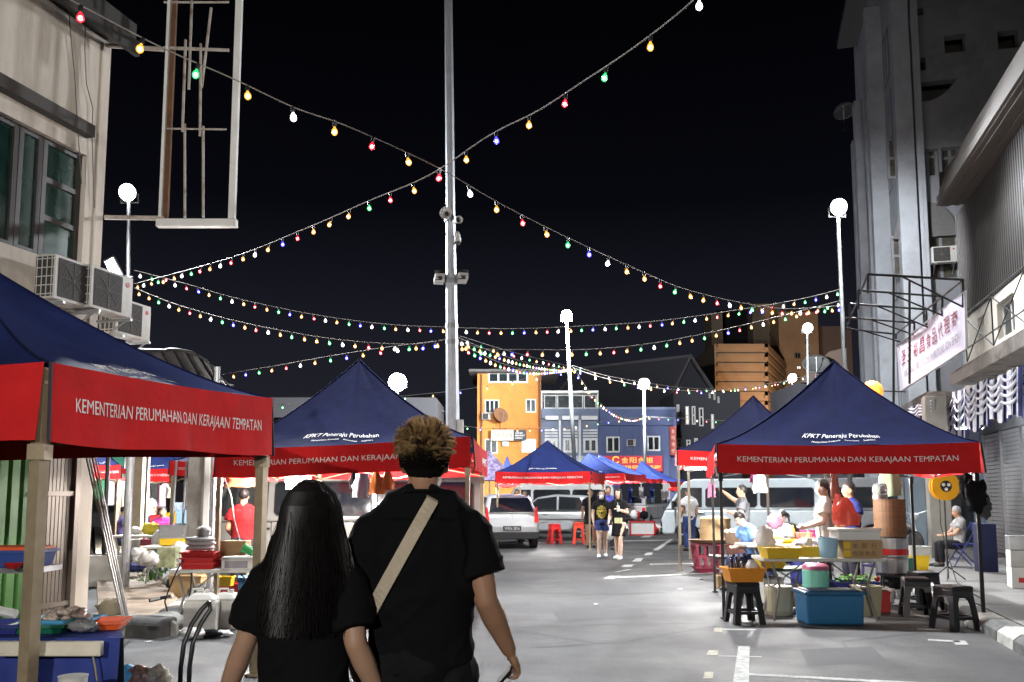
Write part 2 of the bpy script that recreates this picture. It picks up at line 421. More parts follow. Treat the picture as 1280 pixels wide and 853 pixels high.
# ------------------------------------------------------------------ left island, lane, painted kerb corner
EARTH = mat('dusty_walkway', (.30,.25,.20), .9, var=.2, scale=2.5, bump=.4, bscale=40, dirt=(.10,.09,.08), dscale=2, damt=.7)
g = coll(); g.obox(ST(-6, -7.35, 0), US*16.2, UT*.75, (0,0,.10)); struct(g, 'left_pavement', EARTH)
poly = [G(166,785), G(235,772), G(200,735), G(170,700), G(140,660), G(118,660), G(122,775)]
g = coll(); g.poly([p+V3(0,0,-.02) for p in poly], (0,0,.13)); struct(g, 'walkway', EARTH)
lk = bpy.data.objects.new('left_kerb', None); COL.objects.link(lk); lk['kind'] = 'structure'
path = [G(150,793), G(168,793), G(200,795), G(222,778), G(240,764), G(262,752)]
acc = []
for a, b in zip(path[:-1], path[1:]):
    d = (b-a).length; n = max(1, round(d/.5))
    for i in range(n): acc.append((a.lerp(b, (i+.5)/n), math.atan2((b-a).y, (b-a).x)))
for i, (p, a) in enumerate(acc):
    o = kerb_stone(p, a - pi/2 + pi, i % 2 == 0, lk); o.scale = (1.25, .95, 1.25); o.modifiers[0].width = .03
bk = bpy.data.objects.new('back_kerb', None); COL.objects.link(bk); bk['kind'] = 'structure'
a, b = G(152,704), G(256,752); n = int((b-a).length/.7)
for i in range(n+1):
    o = kerb_stone(a.lerp(b, i/n), math.atan2((b-a).y, (b-a).x)-pi/2+pi, i % 2 == 0, bk); o.scale = (1.5, 1.1, 1.6)
PLC = mat('mossy_planter_concrete', (.33,.35,.27), .9, var=.25, scale=4, bump=.4, bscale=30, dirt=(.10,.14,.06), dscale=3, damt=.6)
dn = (b-a).normalized(); nn = Vector((-dn.y, dn.x, 0));
if nn.y < 0: nn = -nn
g = coll(); g.obox(a + nn*.5, dn*((b-a).length+.2), nn*.25, (0,0,.42)); one(g, 'planter_wall', PLC, 'low mossy concrete planter wall behind the painted kerb on the left', 'wall', bevel=.02)
GRASS = mat('weed_green', (.06,.16,.03), .7, var=.4)
g = coll()
for i in range(160):
    c = G(202,733) + V3(random.gauss(0,.14), random.gauss(0,.12), 0); h = random.uniform(.12,.38); l_ = V3(random.gauss(0,.12), random.gauss(0,.12), h)
    w = V3(random.uniform(-.02,.02), random.uniform(-.02,.02), 0)
    g.add([c-w, c+w, c+l_*.6+w*.7+V3(0,0,.03), c+l_], [(0,1,2),(0,2,3)])
tag(build(g, 'weeds', GRASS), 'tuft of green weeds growing by the painted kerb', 'plant', kind='stuff')
# ================================================================== helper: wall with openings
def holed(mb, o, ux, uz, Wd, H, holes, depth):
    o, ux, uz, depth = Vector(o), Vector(ux), Vector(uz), Vector(depth)
    us = sorted({0, Wd, *[min(max(h[i],0),Wd) for h in holes for i in (0,1)]}); vs = sorted({0, H, *[min(max(h[i],0),H) for h in holes for i in (2,3)]})
    for j in range(len(vs)-1):
        run = None
        for i in range(len(us)-1):
            cu, cv = (us[i]+us[i+1])/2, (vs[j]+vs[j+1])/2
            solid = not any(h[0] < cu < h[1] and h[2] < cv < h[3] for h in holes)
            if solid and run is None: run = us[i]
            if run is not None and (not solid or i == len(us)-2):
                end = us[i+1] if solid else us[i]
                mb.obox(o + ux*run + uz*vs[j], ux*(end-run), uz*(vs[j+1]-vs[j]), depth); run = None
    return mb
ZU = Vector((0,0,1))
def window(parent, o, ux, w, h, out, fm, nx=2, ny=1, fw=.05, glass=None, name='window', depth=.06, pane_split=True):
    "frame at o (lower left), ux along, out = outward normal; panes are its children"
    o, ux, out = Vector(o), Vector(ux).normalized(), Vector(out).normalized()
    f = MB()
    for i in range(nx+1):
        f.obox(o + ux*(i*(w-fw)/nx) - out*depth, ux*fw, ZU*h, out*depth)
    for j in range(ny+1):
        for i in range(nx):
            a = i*(w-fw)/nx + fw; b_ = (i+1)*(w-fw)/nx
            f.obox(o + ux*a + ZU*(j*(h-fw)/ny) - out*(depth-.002), ux*(b_-a), ZU*fw, out*(depth-.004))
    fo = build(f, name, fm, parent)
    for i in range(nx):
        for j in range(ny):
            p = MB(); a = i*(w-fw)/nx + fw; b_ = (i+1)*(w-fw)/nx; c = j*(h-fw)/ny + fw; d = (j+1)*(h-fw)/ny
            p.obox(o + ux*a + ZU*c - out*(depth*.7), ux*(b_-a), ZU*(d-c), out*.012)
            po = build(p, 'pane', glass or GLASSD, None); po.data.transform(Matrix.Translation(-(wloc(fo)))); po.parent = fo
    return fo
# ================================================================== left building
BEIGE = mat('stained_beige_render', (.60,.54,.47), .85, var=.08, scale=2, bump=.15, bscale=50, dirt=(.27,.22,.17), dscale=.9, damt=.5, stretch=(3,3,.5))
lb = thing('shop_building', 'two storey beige building with green tinted windows at the left edge', 'building', ST(2, -8, 0))
TL = -7.4; S1 = st_of(on_t(123, 330, TL))[0]
sA, sB = -5.0, 8.28
g = coll(); wins = [(sA+7, 12.2, 4.06, 5.42), (12.26, 13.26, 4.06, 5.42)]
gate0, gate1 = st_of(on_t(42, 650, TL))[0], S1-.30
holes = [(sA+5.6, S1+5-.27, 4.06, 5.42), (3.0, gate1+5.0, 0.1, 2.75)]
holed(g, ST(-5, TL, 0), US, ZU, S1+5, 6.95, holes, UT*-.25)
g.obox(ST(S1-.26, TL-.26, 0), US*.26, UT*-7, (0,0,6.95))
build(g, 'wall', BEIGE, lb)
g = coll(); g.obox(ST(-5, TL+.002, 5.62), US*(S1+4.7), UT*.12, (0,0,.14)); build(g, 'window_ledge', mat('dark_ledge', (.06,.055,.05), .8), lb)
g = coll(); g.obox(ST(-5, TL+.30, 6.98), US*(S1+5.1), UT*-7.6, (0,0,.22)); g.obox(ST(-5, TL+.3, 6.78), US*(S1+5.1), UT*.06, (0,0,.18))
build(g, 'roof', mat('dark_roof', (.03,.028,.026), .8), lb)
g = coll(); g.obox(ST(S1-.20, TL+.003, 0), US*.22, UT*.06, (0,0,2.9)); g.obox(ST(S1-.12, TL+.003, 2.9), US*.13, UT*.02, (0,0,4.0)); build(g, 'corner_pilaster', BEIGE, lb)
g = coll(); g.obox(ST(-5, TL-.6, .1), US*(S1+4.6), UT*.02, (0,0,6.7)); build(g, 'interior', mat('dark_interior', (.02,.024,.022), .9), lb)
GREENG = mat('green_tinted_glass', (.012,.040,.032), .10, var=.5, scale=1.5, spec=.8)
FR = mat('brown_window_frame', (.035,.03,.028), .5, var=.2)
smul = [st_of(on_t(px, 230, TL))[0] for px in (-60, -25, 27, 58)] + [S1-.27]
for i, (a, b_) in enumerate(zip(smul[:-1], smul[1:])):
    window(lb, ST(a, TL-.06, 4.06), US, b_-a-.01, 1.36, UT, FR, 1, 3 if i == 3 else 1, .06, GREENG)
CURT = mat('green_curtain', (.010,.045,.035), .9, var=.3)
for a, b_ in zip(smul[:3], smul[1:4]):
    g = coll(); n = 40
    g.grid(lambda u, v: ST(a+(b_-a)*u, TL-.25+.03*sin(u*50), 4.1+1.3*v), n, 1); build(g, 'curtain', CURT, lb)
# ground floor gate and green shutter
gt = thing('folding_gate', 'closed folding steel grille gate beside the green shutter', 'gate', ST(gate0, TL, 0))
GM = mat('grey_gate_metal', (.20,.17,.145), .5, metal=.4, var=.15, dirt=(.16,.12,.08), dscale=6, damt=.6)
n = 17; bm_ = MB(); bm_.box((0,0,1.3), (.045,.05,2.5)); first = None
for i in range(n):
    if first is None: o = build(bm_, 'slat', GM, gt, local=True); first = o.data
    else: o = link('slat', first, None, gt)
    o.location = US*((gate1-gate0)*(i+.5)/n)+V3(0,0,.0) + UT*(.03*(i % 2)); o.rotation_euler.z = R(75)
for z in (.25, 1.45, 2.45):
    g = coll(); g.obox(ST(gate0+.02, TL+.07, z), US*(gate1-gate0), UT*.015, (0,0,.05)); build(g, 'cross_bar', GM, gt)
g = coll()
for i in range(8): g.obox(ST(gate0, TL-.10, .05), US*.01, UT*.01, (0,0,.01))
g = coll(); g.obox(ST(gate1+.01, TL+.02, .02), US*.07, UT*.08, (0,0,2.7)); build(g, 'gate_post', GM, gt)
g = coll(); g.obox(ST(gate0, TL-.5, .02), US*(gate1-gate0), UT*.02, (0,0,2.7)); build(g, 'backing', mat('brownish_dark', (.09,.06,.045), .9), gt)
gs = thing('roller_shutter', 'green folding shutter door at the left edge', 'shutter', ST(1, TL, 0))
GRN = mat('green_shutter_paint', (.06,.21,.035), .5, var=.15, dirt=(.03,.1,.02), dscale=3)
me_ = None; wd = .16; k = 0; s_ = gate0 - .1
pb = MB(); pb.poly([(-.075,0,0),(-.05,.045,0),(.05,.045,0),(.075,0,0)], (0,0,2.62))
while s_ > 1.5:
    if me_ is None: o = build(pb, 'panel', GRN, gs, local=True); me_ = o.data
    else: o = link('panel', me_, None, gs)
    o.location = ST(s_, TL-.05, .05) - gs.location; o.rotation_euler.z = R(75)+pi; s_ -= wd
g = coll(); g.tube([ST(gate0-.2, TL+.15, 2.55+0*i) + V3(0,0,0) for i in range(2)], .02)
g = coll(); pts = [ST(gate1-.1-i*.28, TL+.25+.18*sin(i/9*pi), 2.72-.22*(i/9)**2) for i in range(10)]
g.grid(lambda u, v: ST(gate1-.05-u*3.2, TL+.05+.28*sin(v*pi/2), 2.95-.5*v*(.4+.6*u)-.10*sin(u*pi)), 16, 5)
one(g, 'awning', mat('white_awning', (.75,.73,.68), .7, var=.08), 'white curved awning above the folding gate', 'awning', smooth=True)
# air conditioners on the left building
ACW = mat('aged_ac_casing', (.50,.49,.46), .5, var=.1, dirt=(.2,.15,.1), dscale=3, damt=.5)
ACD = mat('ac_grille_dark', (.03,.028,.026), .7, var=.3)
def ac_unit(label, grp=None):
    "casing 0.8 x 0.3 x 0.6, fan side facing -y"
    t = thing('air_conditioner', label, 'air conditioner', (0,0,0), grp)
    b = MB(); b.box((0,0,.30), (.8,.30,.56)); build(b, 'casing', ACW, t, local=True, bevel=.015)
    b = MB(); b.box((-.08,-.153,.30), (.52,.012,.48)); build(b, 'fan_panel', ACD, t, local=True)
    b = MB()
    for k in range(5):
        r = .05+.045*k; b.tube([(-.08+r*cos(a*pi/10), -.165, .30+r*sin(a*pi/10)) for a in range(21)], .0018, 4, caps=False)
    for a in range(8): b.tube([(-.08,-.166,.30), (-.08+.24*cos(a*pi/4), -.166, .30+.24*sin(a*pi/4))], .004, 4)
    build(b, 'fan_guard', mat('dull_wire', (.12,.11,.10), .6), t, local=True)
    b = MB()
    for k in range(4): b.box((-.402,-.11+k*.073,.30), (.01,.012,.5))
    for k in range(5): b.box((-.404,0,.08+k*.11), (.01,.28,.012))
    build(b, 'side_grille', ACW, t, local=True)
    b = MB(); b.box((-.401,0,.3), (.004,.26,.5)); build(b, 'side_vent', ACD, t, local=True)
    b = MB(); b.lathe([(.035,0),(.035,.004)], (.29,-.154,.46), 12, Matrix.Rotation(R(90),3,'X')); build(b, 'badge', mat('red_badge', (.4,.03,.03), .5), t, local=True)
    b = MB()
    for x in (-.3,.3): b.box((x,.05,-.015), (.04,.55,.03)); b.tube([(x,.3,-.30),(x,-.15,-.02)], .012, 5)
    build(b, 'bracket', STEEL, t, local=True)
    return t
ac = ac_unit('upper left air conditioner with a dark fan face under the green window', None)
def wall_ac(o, px, py, t):
    p = on_t(px, py, t); o.location = p; o.rotation_euler.z = R(75)
wall_ac(ac, 84, 384, -7.12); ac.scale = (.86,)*3
ac2 = dup(ac, (0,0,0), label='middle air conditioner with a beige fan face at the building corner'); wall_ac(ac2, 127, 394, -7.05)
ac3 = dup(ac, (0,0,0), label='lowest air conditioner showing only its side grille past the corner'); ac3.location = W(156, 424, 11.6); ac3.rotation_euler.z = R(75)
# loose cables
CABLE = mat('cable_grey', (.09,.085,.08), .6)
for lab, pts in (('long thin cable hanging down the beige wall nearest the eave', [(85,0),(88,40),(93,90),(97,160),(102,230)]),
                 ('second thin cable hanging in a loop down the beige wall', [(107,15),(106,60),(108,105),(116,135),(115,170),(118,260)])):
    g = coll(); g.tube([on_t(x, y, TL+.03) for x, y in pts], .006, 5); one(g, 'hanging_cable', CABLE, lab, 'cable')
# ------------------------------------------------------------------ empty sign frame on the left building
sf = thing('sign_frame', 'tall rusty empty signboard frame jutting from the left building', 'sign frame', W(200, 275, 10.4))
YF = 10.4; RUSTY = mat('rusted_white_steel', (.42,.38,.34), .6, metal=.2, var=.2, dirt=(.13,.06,.03), dscale=7, damt=.9, scale=14)
def up(px, Y, z0, z1, w, d, name, m):
    p0 = W(px, 300, Y); g = coll(); g.box((p0.x, Y, (z0+z1)/2), (w, d, z1-z0)); return build(g, name, m, sf)
zb = W(245, 274, YF).z; zt = 9.6
up(199.5, YF, zb, zt, .035, .06, 'left_upright', WHITEM); up(289, YF, zb, zt, .075, .07, 'right_upright', WHITEM); up(206, YF+.03, zb, zt, .055, .05, 'rusty_angle', mat('rust', (.12,.055,.025), .9, var=.4))
xa, xb = W(200,275,YF).x, W(293,275,YF).x
g = coll(); g.box(((xa+xb)/2, YF, zb-.055), (xb-xa+.06, .10, .09)); build(g, 'bottom_rail', WHITEM, sf)
for (x0, y0, x1, y1, r) in ((205,3,286,3,.014),(205,60,286,63,.022),(208,161,283,162,.012)):
    g = coll(); g.tube([W(x0,y0,YF), W(x1,y1,YF)], r, 6); build(g, 'cross_bar', RUSTY, sf)
for (x0,y0,x1,y1,dy) in ((232,50,228,165,0),(231,155,231,272,.03),(240,-6,236,112,-.03),(264,10,252,110,.05),(251,55,250,170,.0),(254,158,254,272,.02)):
    g = coll(); g.tube([W(x0,y0,YF+dy), W(x1,y1,YF+dy)], .016, 6); build(g, 'loose_rod', RUSTY, sf)
for y0, y1 in ((57,62),(272,273)):
    g = coll(); g.tube([on_t(131, y0, TL+.0), W(205, y1, YF)], .028, 8); build(g, 'arm', RUSTY, sf)
# dark arched awning roof past the left building
g = coll()
def arch(u, v):
    x = 135 + 135*u; y = 472 - 35*math.sqrt(max(0, 1-max(0,(u-.55)/.45)**2.2)) if u > .55 else 437 - 0*u
    top = W(x, y if u > .55 else 437+3*u, 14.5); bot = W(x, 474, 14.5); p = bot.lerp(top, v); return p + V3(0, .9*(1-v), 0)
g.grid(arch, 30, 4)
aw = thing('metal_awning', 'dark curved sheet metal awning past the beige building', 'awning', W(200,474,14.5))
build(g, 'sheet', mat('dark_grey_sheet', (.045,.045,.045), .7, var=.2), aw)
for k in range(9):
    u = .03+k*.115; g = coll(); g.tube([arch(u,0)-V3(0,.03,0), arch(u,1)-V3(0,.03,0)], .02, 5); build(g, 'rib', BLACK, aw)
g = coll(); g.tube([arch(i/30,1) for i in range(31)], .03, 6); g.tube([arch(0,0), arch(1,0)], .03, 6); build(g, 'rim', BLACK, aw)
g = coll()
for k in range(5):
    p = W(140+k*28, 474, 14.6+k*.05); g.tube([p, (p.x, p.y, 0)], .035, 6) if k in (0,) else None
build(g, 'post', BLACK, aw)
# ================================================================== right building with ledge, cladding, shutters
def on_s(px, py, s):
    d = ray(px, py); k = s / d.dot(US); return Vector((0,0,CAMH)) + d*k
TR = 5.6; SE = 25.2; SN = -5.0
rb = thing('shop_building', 'two storey shop building with dark corrugated upper wall at right', 'building', ST(10, 7, 0))
CREAMW = mat('cream_render', (.62,.58,.50), .85, var=.08, scale=2, dirt=(.3,.26,.2), dscale=1.2, damt=.4)
GREYW = mat('grey_render', (.22,.225,.24), .85, var=.12, scale=1.5, bump=.1, dirt=(.11,.11,.11), dscale=.8, damt=.6)
zc = on_t(1240, 372, TR).z
g = coll()
def u_of(px, py, t=TR): return st_of(on_t(px, py, t))[0] - SN
w1 = sorted((u_of(1223,420), u_of(1231,420))); w2 = sorted((u_of(1246,390), u_of(1268,390)))
def zt(px, py): return on_t(px, py, TR).z
H1 = [(w1[0], w1[1], zt(1227,440)-4.0, zt(1227,395)-4.0), (w2[0], w2[1], zt(1257,420)-4.0, zt(1257,372)-4.0), (8, 10, .5, 1.6)]
holed(g, ST(SN, TR, 4.0), US, ZU, SE-SN, zc-4.0, H1, UT*.2); build(g, 'upper_wall', CREAMW, rb)
for a, b_, c, d in H1: window(rb, ST(SN+a, TR+.12, 4.0+c), US, b_-a, d-c, -UT, WHITEM if a > 9 else WHITEM, 2, 1, .06)
g = coll(); g.obox(ST(SN, TR+.25, .13), US*(SE-SN), UT*8, (0,0,3.8)); g.obox(ST(SN, TR+.22, 4.0), US*(SE-SN), UT*8, (0,0,4.9)); build(g, 'core', GREYW, rb)
# corrugated cladding: real ribs, far more than 300, as one part
CLAD = mat('dark_corrugated_sheet', (.045,.040,.037), .5, metal=.3, var=.15, scale=1, stretch=(4,4,.3))
zr = 8.92; g = coll(); n = int((SE-SN)/.16)
for k in range(n):
    s = SN + k*(SE-SN)/n; w = (SE-SN)/n
    a, b_, c, d = ST(s, TR), ST(s+w*.3, TR), ST(s+w*.5, TR-.055), ST(s+w*.8, TR-.055); e_ = ST(s+w, TR)
    vs = []
    for p in (a, b_, c, d, e_): vs += [p+ZU*zc, p+ZU*zr]
    g.add(vs, [(0,1,3,2),(2,3,5,4),(4,5,7,6),(6,7,9,8)])
tag(build(g, 'corrugated_cladding', CLAD, rb), None, None, kind='stuff')
g = coll(); g.obox(ST(SE, TR-.06, 3.9), US*.06, UT*.3, (0,0,zr-3.9)); build(g, 'corner_trim', STEEL, rb)
# eave with stepped gutter boards
EAVE = mat('eave_boards', (.11,.10,.09), .7, var=.15, scale=2)
SEE = st_of(W(1163,262,22.2))[0]; te = 4.9
for k in range(4):
    g = coll(); g.obox(ST(SN, te+.075*k, zr+.02+.22*k), US*(SEE-SN), UT*.05, (0,0,.20)); g.obox(ST(SN, te+.075*k-.02, zr+.002+.22*k), US*(SEE-SN-.003), UT*.10, (0,0,.02))
    build(g, 'fascia_board', EAVE, rb)
for k in range(5):
    g = coll(); g.obox(ST(SN, te+.06+k*.125, zr-.01-(k % 2)*.018), US*(SEE-SN), UT*.118, (0,0,.02)); build(g, 'soffit_board', mat('dark_soffit', (.09,.075,.065), .8), rb)
g = coll(); g.obox(ST(SN, te+.35, zr+.9), US*(SEE-SN), UT*8, (0,0,.12)); g.obox(ST(SEE-.02, te+.1, zr+.02), US*.05, UT*8, (0,0,.88)); build(g, 'roof', mat('dark_roof', (.03,.028,.026), .8), rb)
# ledge slab
LEDGE = mat('stained_ledge_concrete', (.24,.22,.20), .9, var=.2, scale=2, bump=.4, bscale=20, dirt=(.07,.055,.045), dscale=2.5, damt=.8)
pl = on_t(1188, 470, 4.0); sl_, _ = st_of(pl)
g = coll(); g.obox(ST(SN, 4.0, 3.66), US*(sl_-SN), UT*1.85, (0,0,.26)); build(g, 'ledge', LEDGE, rb, bevel=.01)
g = coll(); g.obox(ST(sl_+.5, 4.6, 3.60), US*(SE-sl_-.5), UT*1.2, (0,0,.2)); build(g, 'far_ledge', LEDGE, rb)
g = coll()
for k in range(14): g.tube([ST(sl_-.3-k*1.2, 4.15, 3.70), ST(sl_-.3-k*1.2, 5.7, 3.6)], .03, 5)
build(g, 'ledge_rib', BLACK, rb)
# railing bars above the ledge
g = coll()
for k in range(9):
    s0 = sl_-1.0-k*1.9
    g.tube([ST(s0, 4.1, 4.0), ST(s0, 4.1, 4.9)], .014, 5); g.tube([ST(s0, 4.1, 4.0), ST(s0-1.9, 4.1, 4.85)], .012, 5); g.tube([ST(s0, 4.1, 4.85), ST(s0-1.9, 4.1, 4.0)], .012, 5)
for z in (4.25, 4.9): g.tube([ST(sl_+.8, 4.1, z), ST(SN, 4.1, z)], .014, 5)
build(g, 'ledge_railing', BLACK, rb)
# roller shutters: slats are parts of each shutter
SHW = mat('white_roller_slat', (.42,.43,.44), .45, metal=.2, var=.1, dirt=(.25,.24,.22), dscale=4, damt=.4)
s_sh = st_of(on_t(1235, 640, TR))[0]; zsh = 2.92; nsl = 30
edges = [s_sh, s_sh-1.55, s_sh-3.1, s_sh-5.4, s_sh-7.7]
labs = ['leftmost white roller shutter of the shop front on the right', 'second white roller shutter from the left on the right', 'third white roller shutter nearer the right edge', 'nearest white roller shutter at the right edge']
for i in range(4):
    a, b_ = edges[i+1], edges[i]; t = thing('roller_shutter', labs[i], 'shutter', ST((a+b_)/2, TR, .13), 'closed roller shutters on the right')
    sb = MB(); w = b_-a-.08; sb.poly([(0,0,0),(-.018,.015,0),(-.018,.06,0),(0,.08,0)], (0,0,w)); sb.v = [(z-w/2, x, y) for x, y, z in sb.v]
    me_ = None
    for k in range(nsl):
        if me_ is None: o = build(sb, 'slat', SHW, t, local=True); me_ = o.data
        else: o = link('slat', me_, None, t)
        o.location = (0,0,k*(zsh-.13)/nsl); o.rotation_euler.z = R(75)
        o.rotation_euler.z = R(75)
    g = coll(); g.obox(ST(a-.01, TR-.05, .13), US*.05, UT*.1, (0,0,zsh-.13)); g.obox(ST(b_-.03, TR-.05, .13), US*.05, UT*.1, (0,0,zsh-.13)); build(g, 'guide_rail', STEEL, t)
    g = coll(); g.obox(ST(a, TR-.04, zsh+.01), US*(b_-a), UT*.3, (0,0,.35)); build(g, 'shutter_box', GREYW, t)
# square pillars and walls of the covered way
g = coll(); g.obox(ST(s_sh+.06, TR-.1, .13), US*.9, UT*.4, (0,0,3.4)); build(g, 'tiled_pier', mat('blue_grey_tiles', (.16,.22,.30), .5, var=.2, scale=5), rb)
# lace cloths under the ledge
LACE = mat('white_lace_cloth', (.62,.62,.68), .8, var=.1, scale=30, trans=0)
LACED = mat('navy_backing_cloth', (.03,.04,.14), .8, var=.2)
def lace(px0, px1, ytl, ybl, ytr, ybr, t, lab):
    a, b_ = on_t(px0, ytl, t), on_t(px1, ytr, t); c, d = on_t(px0, ybl, t), on_t(px1, ybr, t)
    T_ = thing('lace_swag', lab, 'cloth', (c+d)/2, 'lace swags hanging under the ledge')
    def fn(off, amp, fr):
        def f(u, v):
            p = a.lerp(b_, u).lerp(c.lerp(d, u), 1-v); p = p + ZU*(.05*sin(u*pi*3+1)*(1-v)); return p - UT*(off+amp*sin(u*fr))
        return f
    g = coll(); g.grid(fn(0, .02, 40), 24, 2); build(g, 'backing', LACED, T_)
    for k in range(9):
        u0 = .04+k*.105; g = coll(); g.grid(lambda u, v: fn(.06, .02, 40)(u0+u*.055, v) , 3, 4); build(g, 'strip', LACE, T_, smooth=True)
    for k in range(4):
        g = coll(); zz = .92 - k*.17
        for h in range(2):
            pts = [fn(.10, 0, 1)(h*.5+.5*i/10, zz-.16*sin(pi*i/10)) for i in range(11)]; g.tube(pts, [.012+.02*sin(pi*i/10) for i in range(11)], 5)
        build(g, 'swag', LACE, T_, smooth=True)
    return T_
lace(1141,1170,509,532,499,522,3.9,'small lace cloth under the far ledge left of the others')
lace(1187,1211,492,560,486,556,4.6,'striped lace cloth at the left end of the near ledge')
lace(1213,1240,486,540,472,532,4.3,'middle swagged lace cloth under the near ledge')
lace(1242,1280,476,528,456,520,4.1,'right swagged lace cloth under the near ledge')
# hanging banner with the company name
BAN = mat('banner_vinyl', (.72,.66,.78), .5, var=.05, scale=2)
bn = thing('banner', 'white banner with dark red Chinese characters hanging over the right pavement', 'banner', on_t(1165, 470, 3.7))
c0, c1, c2, c3 = on_t(1125,490,3.7), on_t(1210,436,3.7), on_t(1208,364,3.7), on_t(1123,432,3.7)
def bf(u, v, off=0.0): return c0.lerp(c1, u).lerp(c3.lerp(c2, u), v) - UT*(off + .03*sin(u*7+v*2))
g = coll(); g.grid(lambda u, v: bf(u, v), 16, 6); build(g, 'sheet', BAN, bn, smooth=True)
g = coll(); g.tube([bf(0,0), bf(1,0)], .02, 6); g.tube([bf(1,0), bf(1,1)], .02, 6); g.tube([bf(1,1), bf(0,1)], .02, 6); g.tube([bf(0,1), bf(0,0)], .02, 6); build(g, 'border_rod', STEEL, bn)
CRIM = mat('dark_red_print', (.20,.015,.03), .6)
for i, ch in enumerate('圣亚裕昌食品代理商'):
    u0 = .09+i*.095; g = coll(); text_on(g, ch, lambda u, v: bf(u0+u*.075, .50+v*.30, .012), bold=.006)
    build(g, 'lettering', CRIM, bn)
g = coll(); text_on(g, 'YUCHANG FOOD DISTRIBUTORS SDN BHD', lambda u, v: bf(.12+.80*u, .22+v*.15, .012), bold=.01); build(g, 'small_lettering', mat('grey_print', (.3,.27,.3), .6), bn)
# black steel bracket frames over the pavement
bf_ = thing('bracket_frame', 'black steel bracket frame projecting above the banner', 'frame', ST(22, 4, 4))
fr = [((1085,343),(1204,350),383,24),((1073,363),(1178,371),393,26),((1062,380),(1158,387),407,28.5),((1057,397),(1143,404),417,31),((1057,411),(1120,418),424,33)]
for k, (A, B, yb, Yd) in enumerate(fr):
    Yd = 15+k*1.6; a, b_ = W(A[0],A[1],Yd), W(B[0],B[1],Yd); c = W(B[0], yb, Yd); e_ = W(A[0], A[1]+24, Yd)
    g = coll(); g.tube([a, b_], .022, 6); g.tube([b_, c], .022, 6); g.tube([a.lerp(b_, .35), W(B[0]+6, yb+4, Yd)], .018, 6); g.tube([a, e_], .02, 6)
    build(g, 'frame_bar', BLACK, bf_)
for A, B in (((1085,343),(1057,411)), ((1204,350),(1120,418)), ((1137,350),(1137,480)), ((1117,345),(1117,560))):
    g = coll(); g.tube([W(A[0],A[1],15), W(B[0],B[1],21.4 if B[1] < 430 else 15)], .02, 6); build(g, 'long_bar', BLACK, bf_)
# ================================================================== tall grey building beyond
tb = thing('tower_block', 'tall unlit grey concrete block with square holes and corner columns', 'building', ST(30, 8, 0))
S0, T0 = 28.0, 4.6
HW = 21.0
def sh(px0, px1, y0, y1):
    a, b_ = on_s(px0, y1, S0), on_s(px1, y0, S0); ta, tb_ = st_of(a)[1]-T0, st_of(b_)[1]-T0; return (ta, tb_, a.z, b_.z)
hl = [sh(1132,1154,10,22), sh(1181,1206,42,67), sh(1130,1157,72,91), sh(1248,1272,37,62), sh(1111,1148,166,221), sh(1150,1172,166,221), sh(1178,1200,168,221),
      sh(1117,1155,290,344), sh(1158,1199,290,350), sh(1115,1196,98,132)]
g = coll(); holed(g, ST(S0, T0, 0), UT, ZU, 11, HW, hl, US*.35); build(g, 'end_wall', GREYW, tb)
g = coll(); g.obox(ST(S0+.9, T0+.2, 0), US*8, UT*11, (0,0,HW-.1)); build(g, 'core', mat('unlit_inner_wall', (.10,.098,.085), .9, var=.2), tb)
for h in hl[4:9]:
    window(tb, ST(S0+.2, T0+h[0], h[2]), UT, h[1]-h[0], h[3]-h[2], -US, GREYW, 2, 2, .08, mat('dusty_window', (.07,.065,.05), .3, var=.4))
g = coll(); a = hl[9]; n = 16                                            # dished parapet in the balcony opening
pts = [ST(S0-.04, T0+a[0]+(a[1]-a[0])*i/n, a[2]+ (a[3]-a[2])*(.95*(abs(2*i/n-1))**2.2)) for i in range(n+1)]
g.poly(pts + [ST(S0-.04, T0+a[1], a[2]-1.5), ST(S0-.04, T0+a[0], a[2]-1.5)], US*.3); build(g, 'balcony_parapet', GREYW, tb)
g = coll(); A = sh(1116,1196,250,300); n = 12
arc = [ST(S0-.06, T0+A[0]+(A[1]-A[0])*i/n, A[2]+(A[3]-A[2])*math.sqrt(max(0,1-(2*i/n-1)**2))) for i in range(n+1)]
g.poly(arc, US*.05); build(g, 'arched_panel', mat('darker_arch_render', (.13,.125,.12), .9), tb)
COLM = mat('pale_column_render', (.38,.40,.43), .8, var=.1, scale=1.2, dirt=(.2,.2,.21), dscale=1, damt=.5)
def colm(s, t, w, d, z1, name='column', m=COLM):
    g = coll(); g.obox(ST(s, t, 0), US*d, UT*w, (0,0,z1)); return build(g, name, m, tb, bevel=.03)
colm(S0-.5, T0-.05, .50, .5, HW-1.0); colm(S0-.35, T0+.52, .22, .3, HW-4.5, 'pilaster')
for k, sv in enumerate((29.6, 31.4, 33.2, 35.0)): colm(sv, T0-.5+.1*(k % 2), .6, .45, 17.5-.8*k, 'fin')
g = coll(); g.obox(ST(S0+.0, T0+.0, 0), US*8.5, UT*.2, (0,0,HW-1.5)); build(g, 'street_wall', COLM, tb)
for k in range(4):
    for z in (4, 7.5, 11, 14.5): window(tb, ST(28.4+k*1.8, T0-.02, z), US, 1.1, 1.6, -UT, GREYW, 2, 1, .06)
g = coll(); g.obox(ST(S0-.5, T0-.75, HW-1.9), US*8, UT*.8, (0,0,.25)); g.obox(ST(S0-.6, T0-.2, HW), US*10, UT*12, (0,0,.3)); g.obox(ST(S0-.45, T0-.1, HW-1.2), US*.4, UT*11.5, (0,0,.35)); build(g, 'roof', mat('dark_roof', (.03,.028,.026), .8), tb)
g = coll(); g.tube([ST(S0-.3, T0+.62, .2), ST(S0-.3, T0+.62, 18)], .06, 8); build(g, 'drain_pipe', COLM, tb)
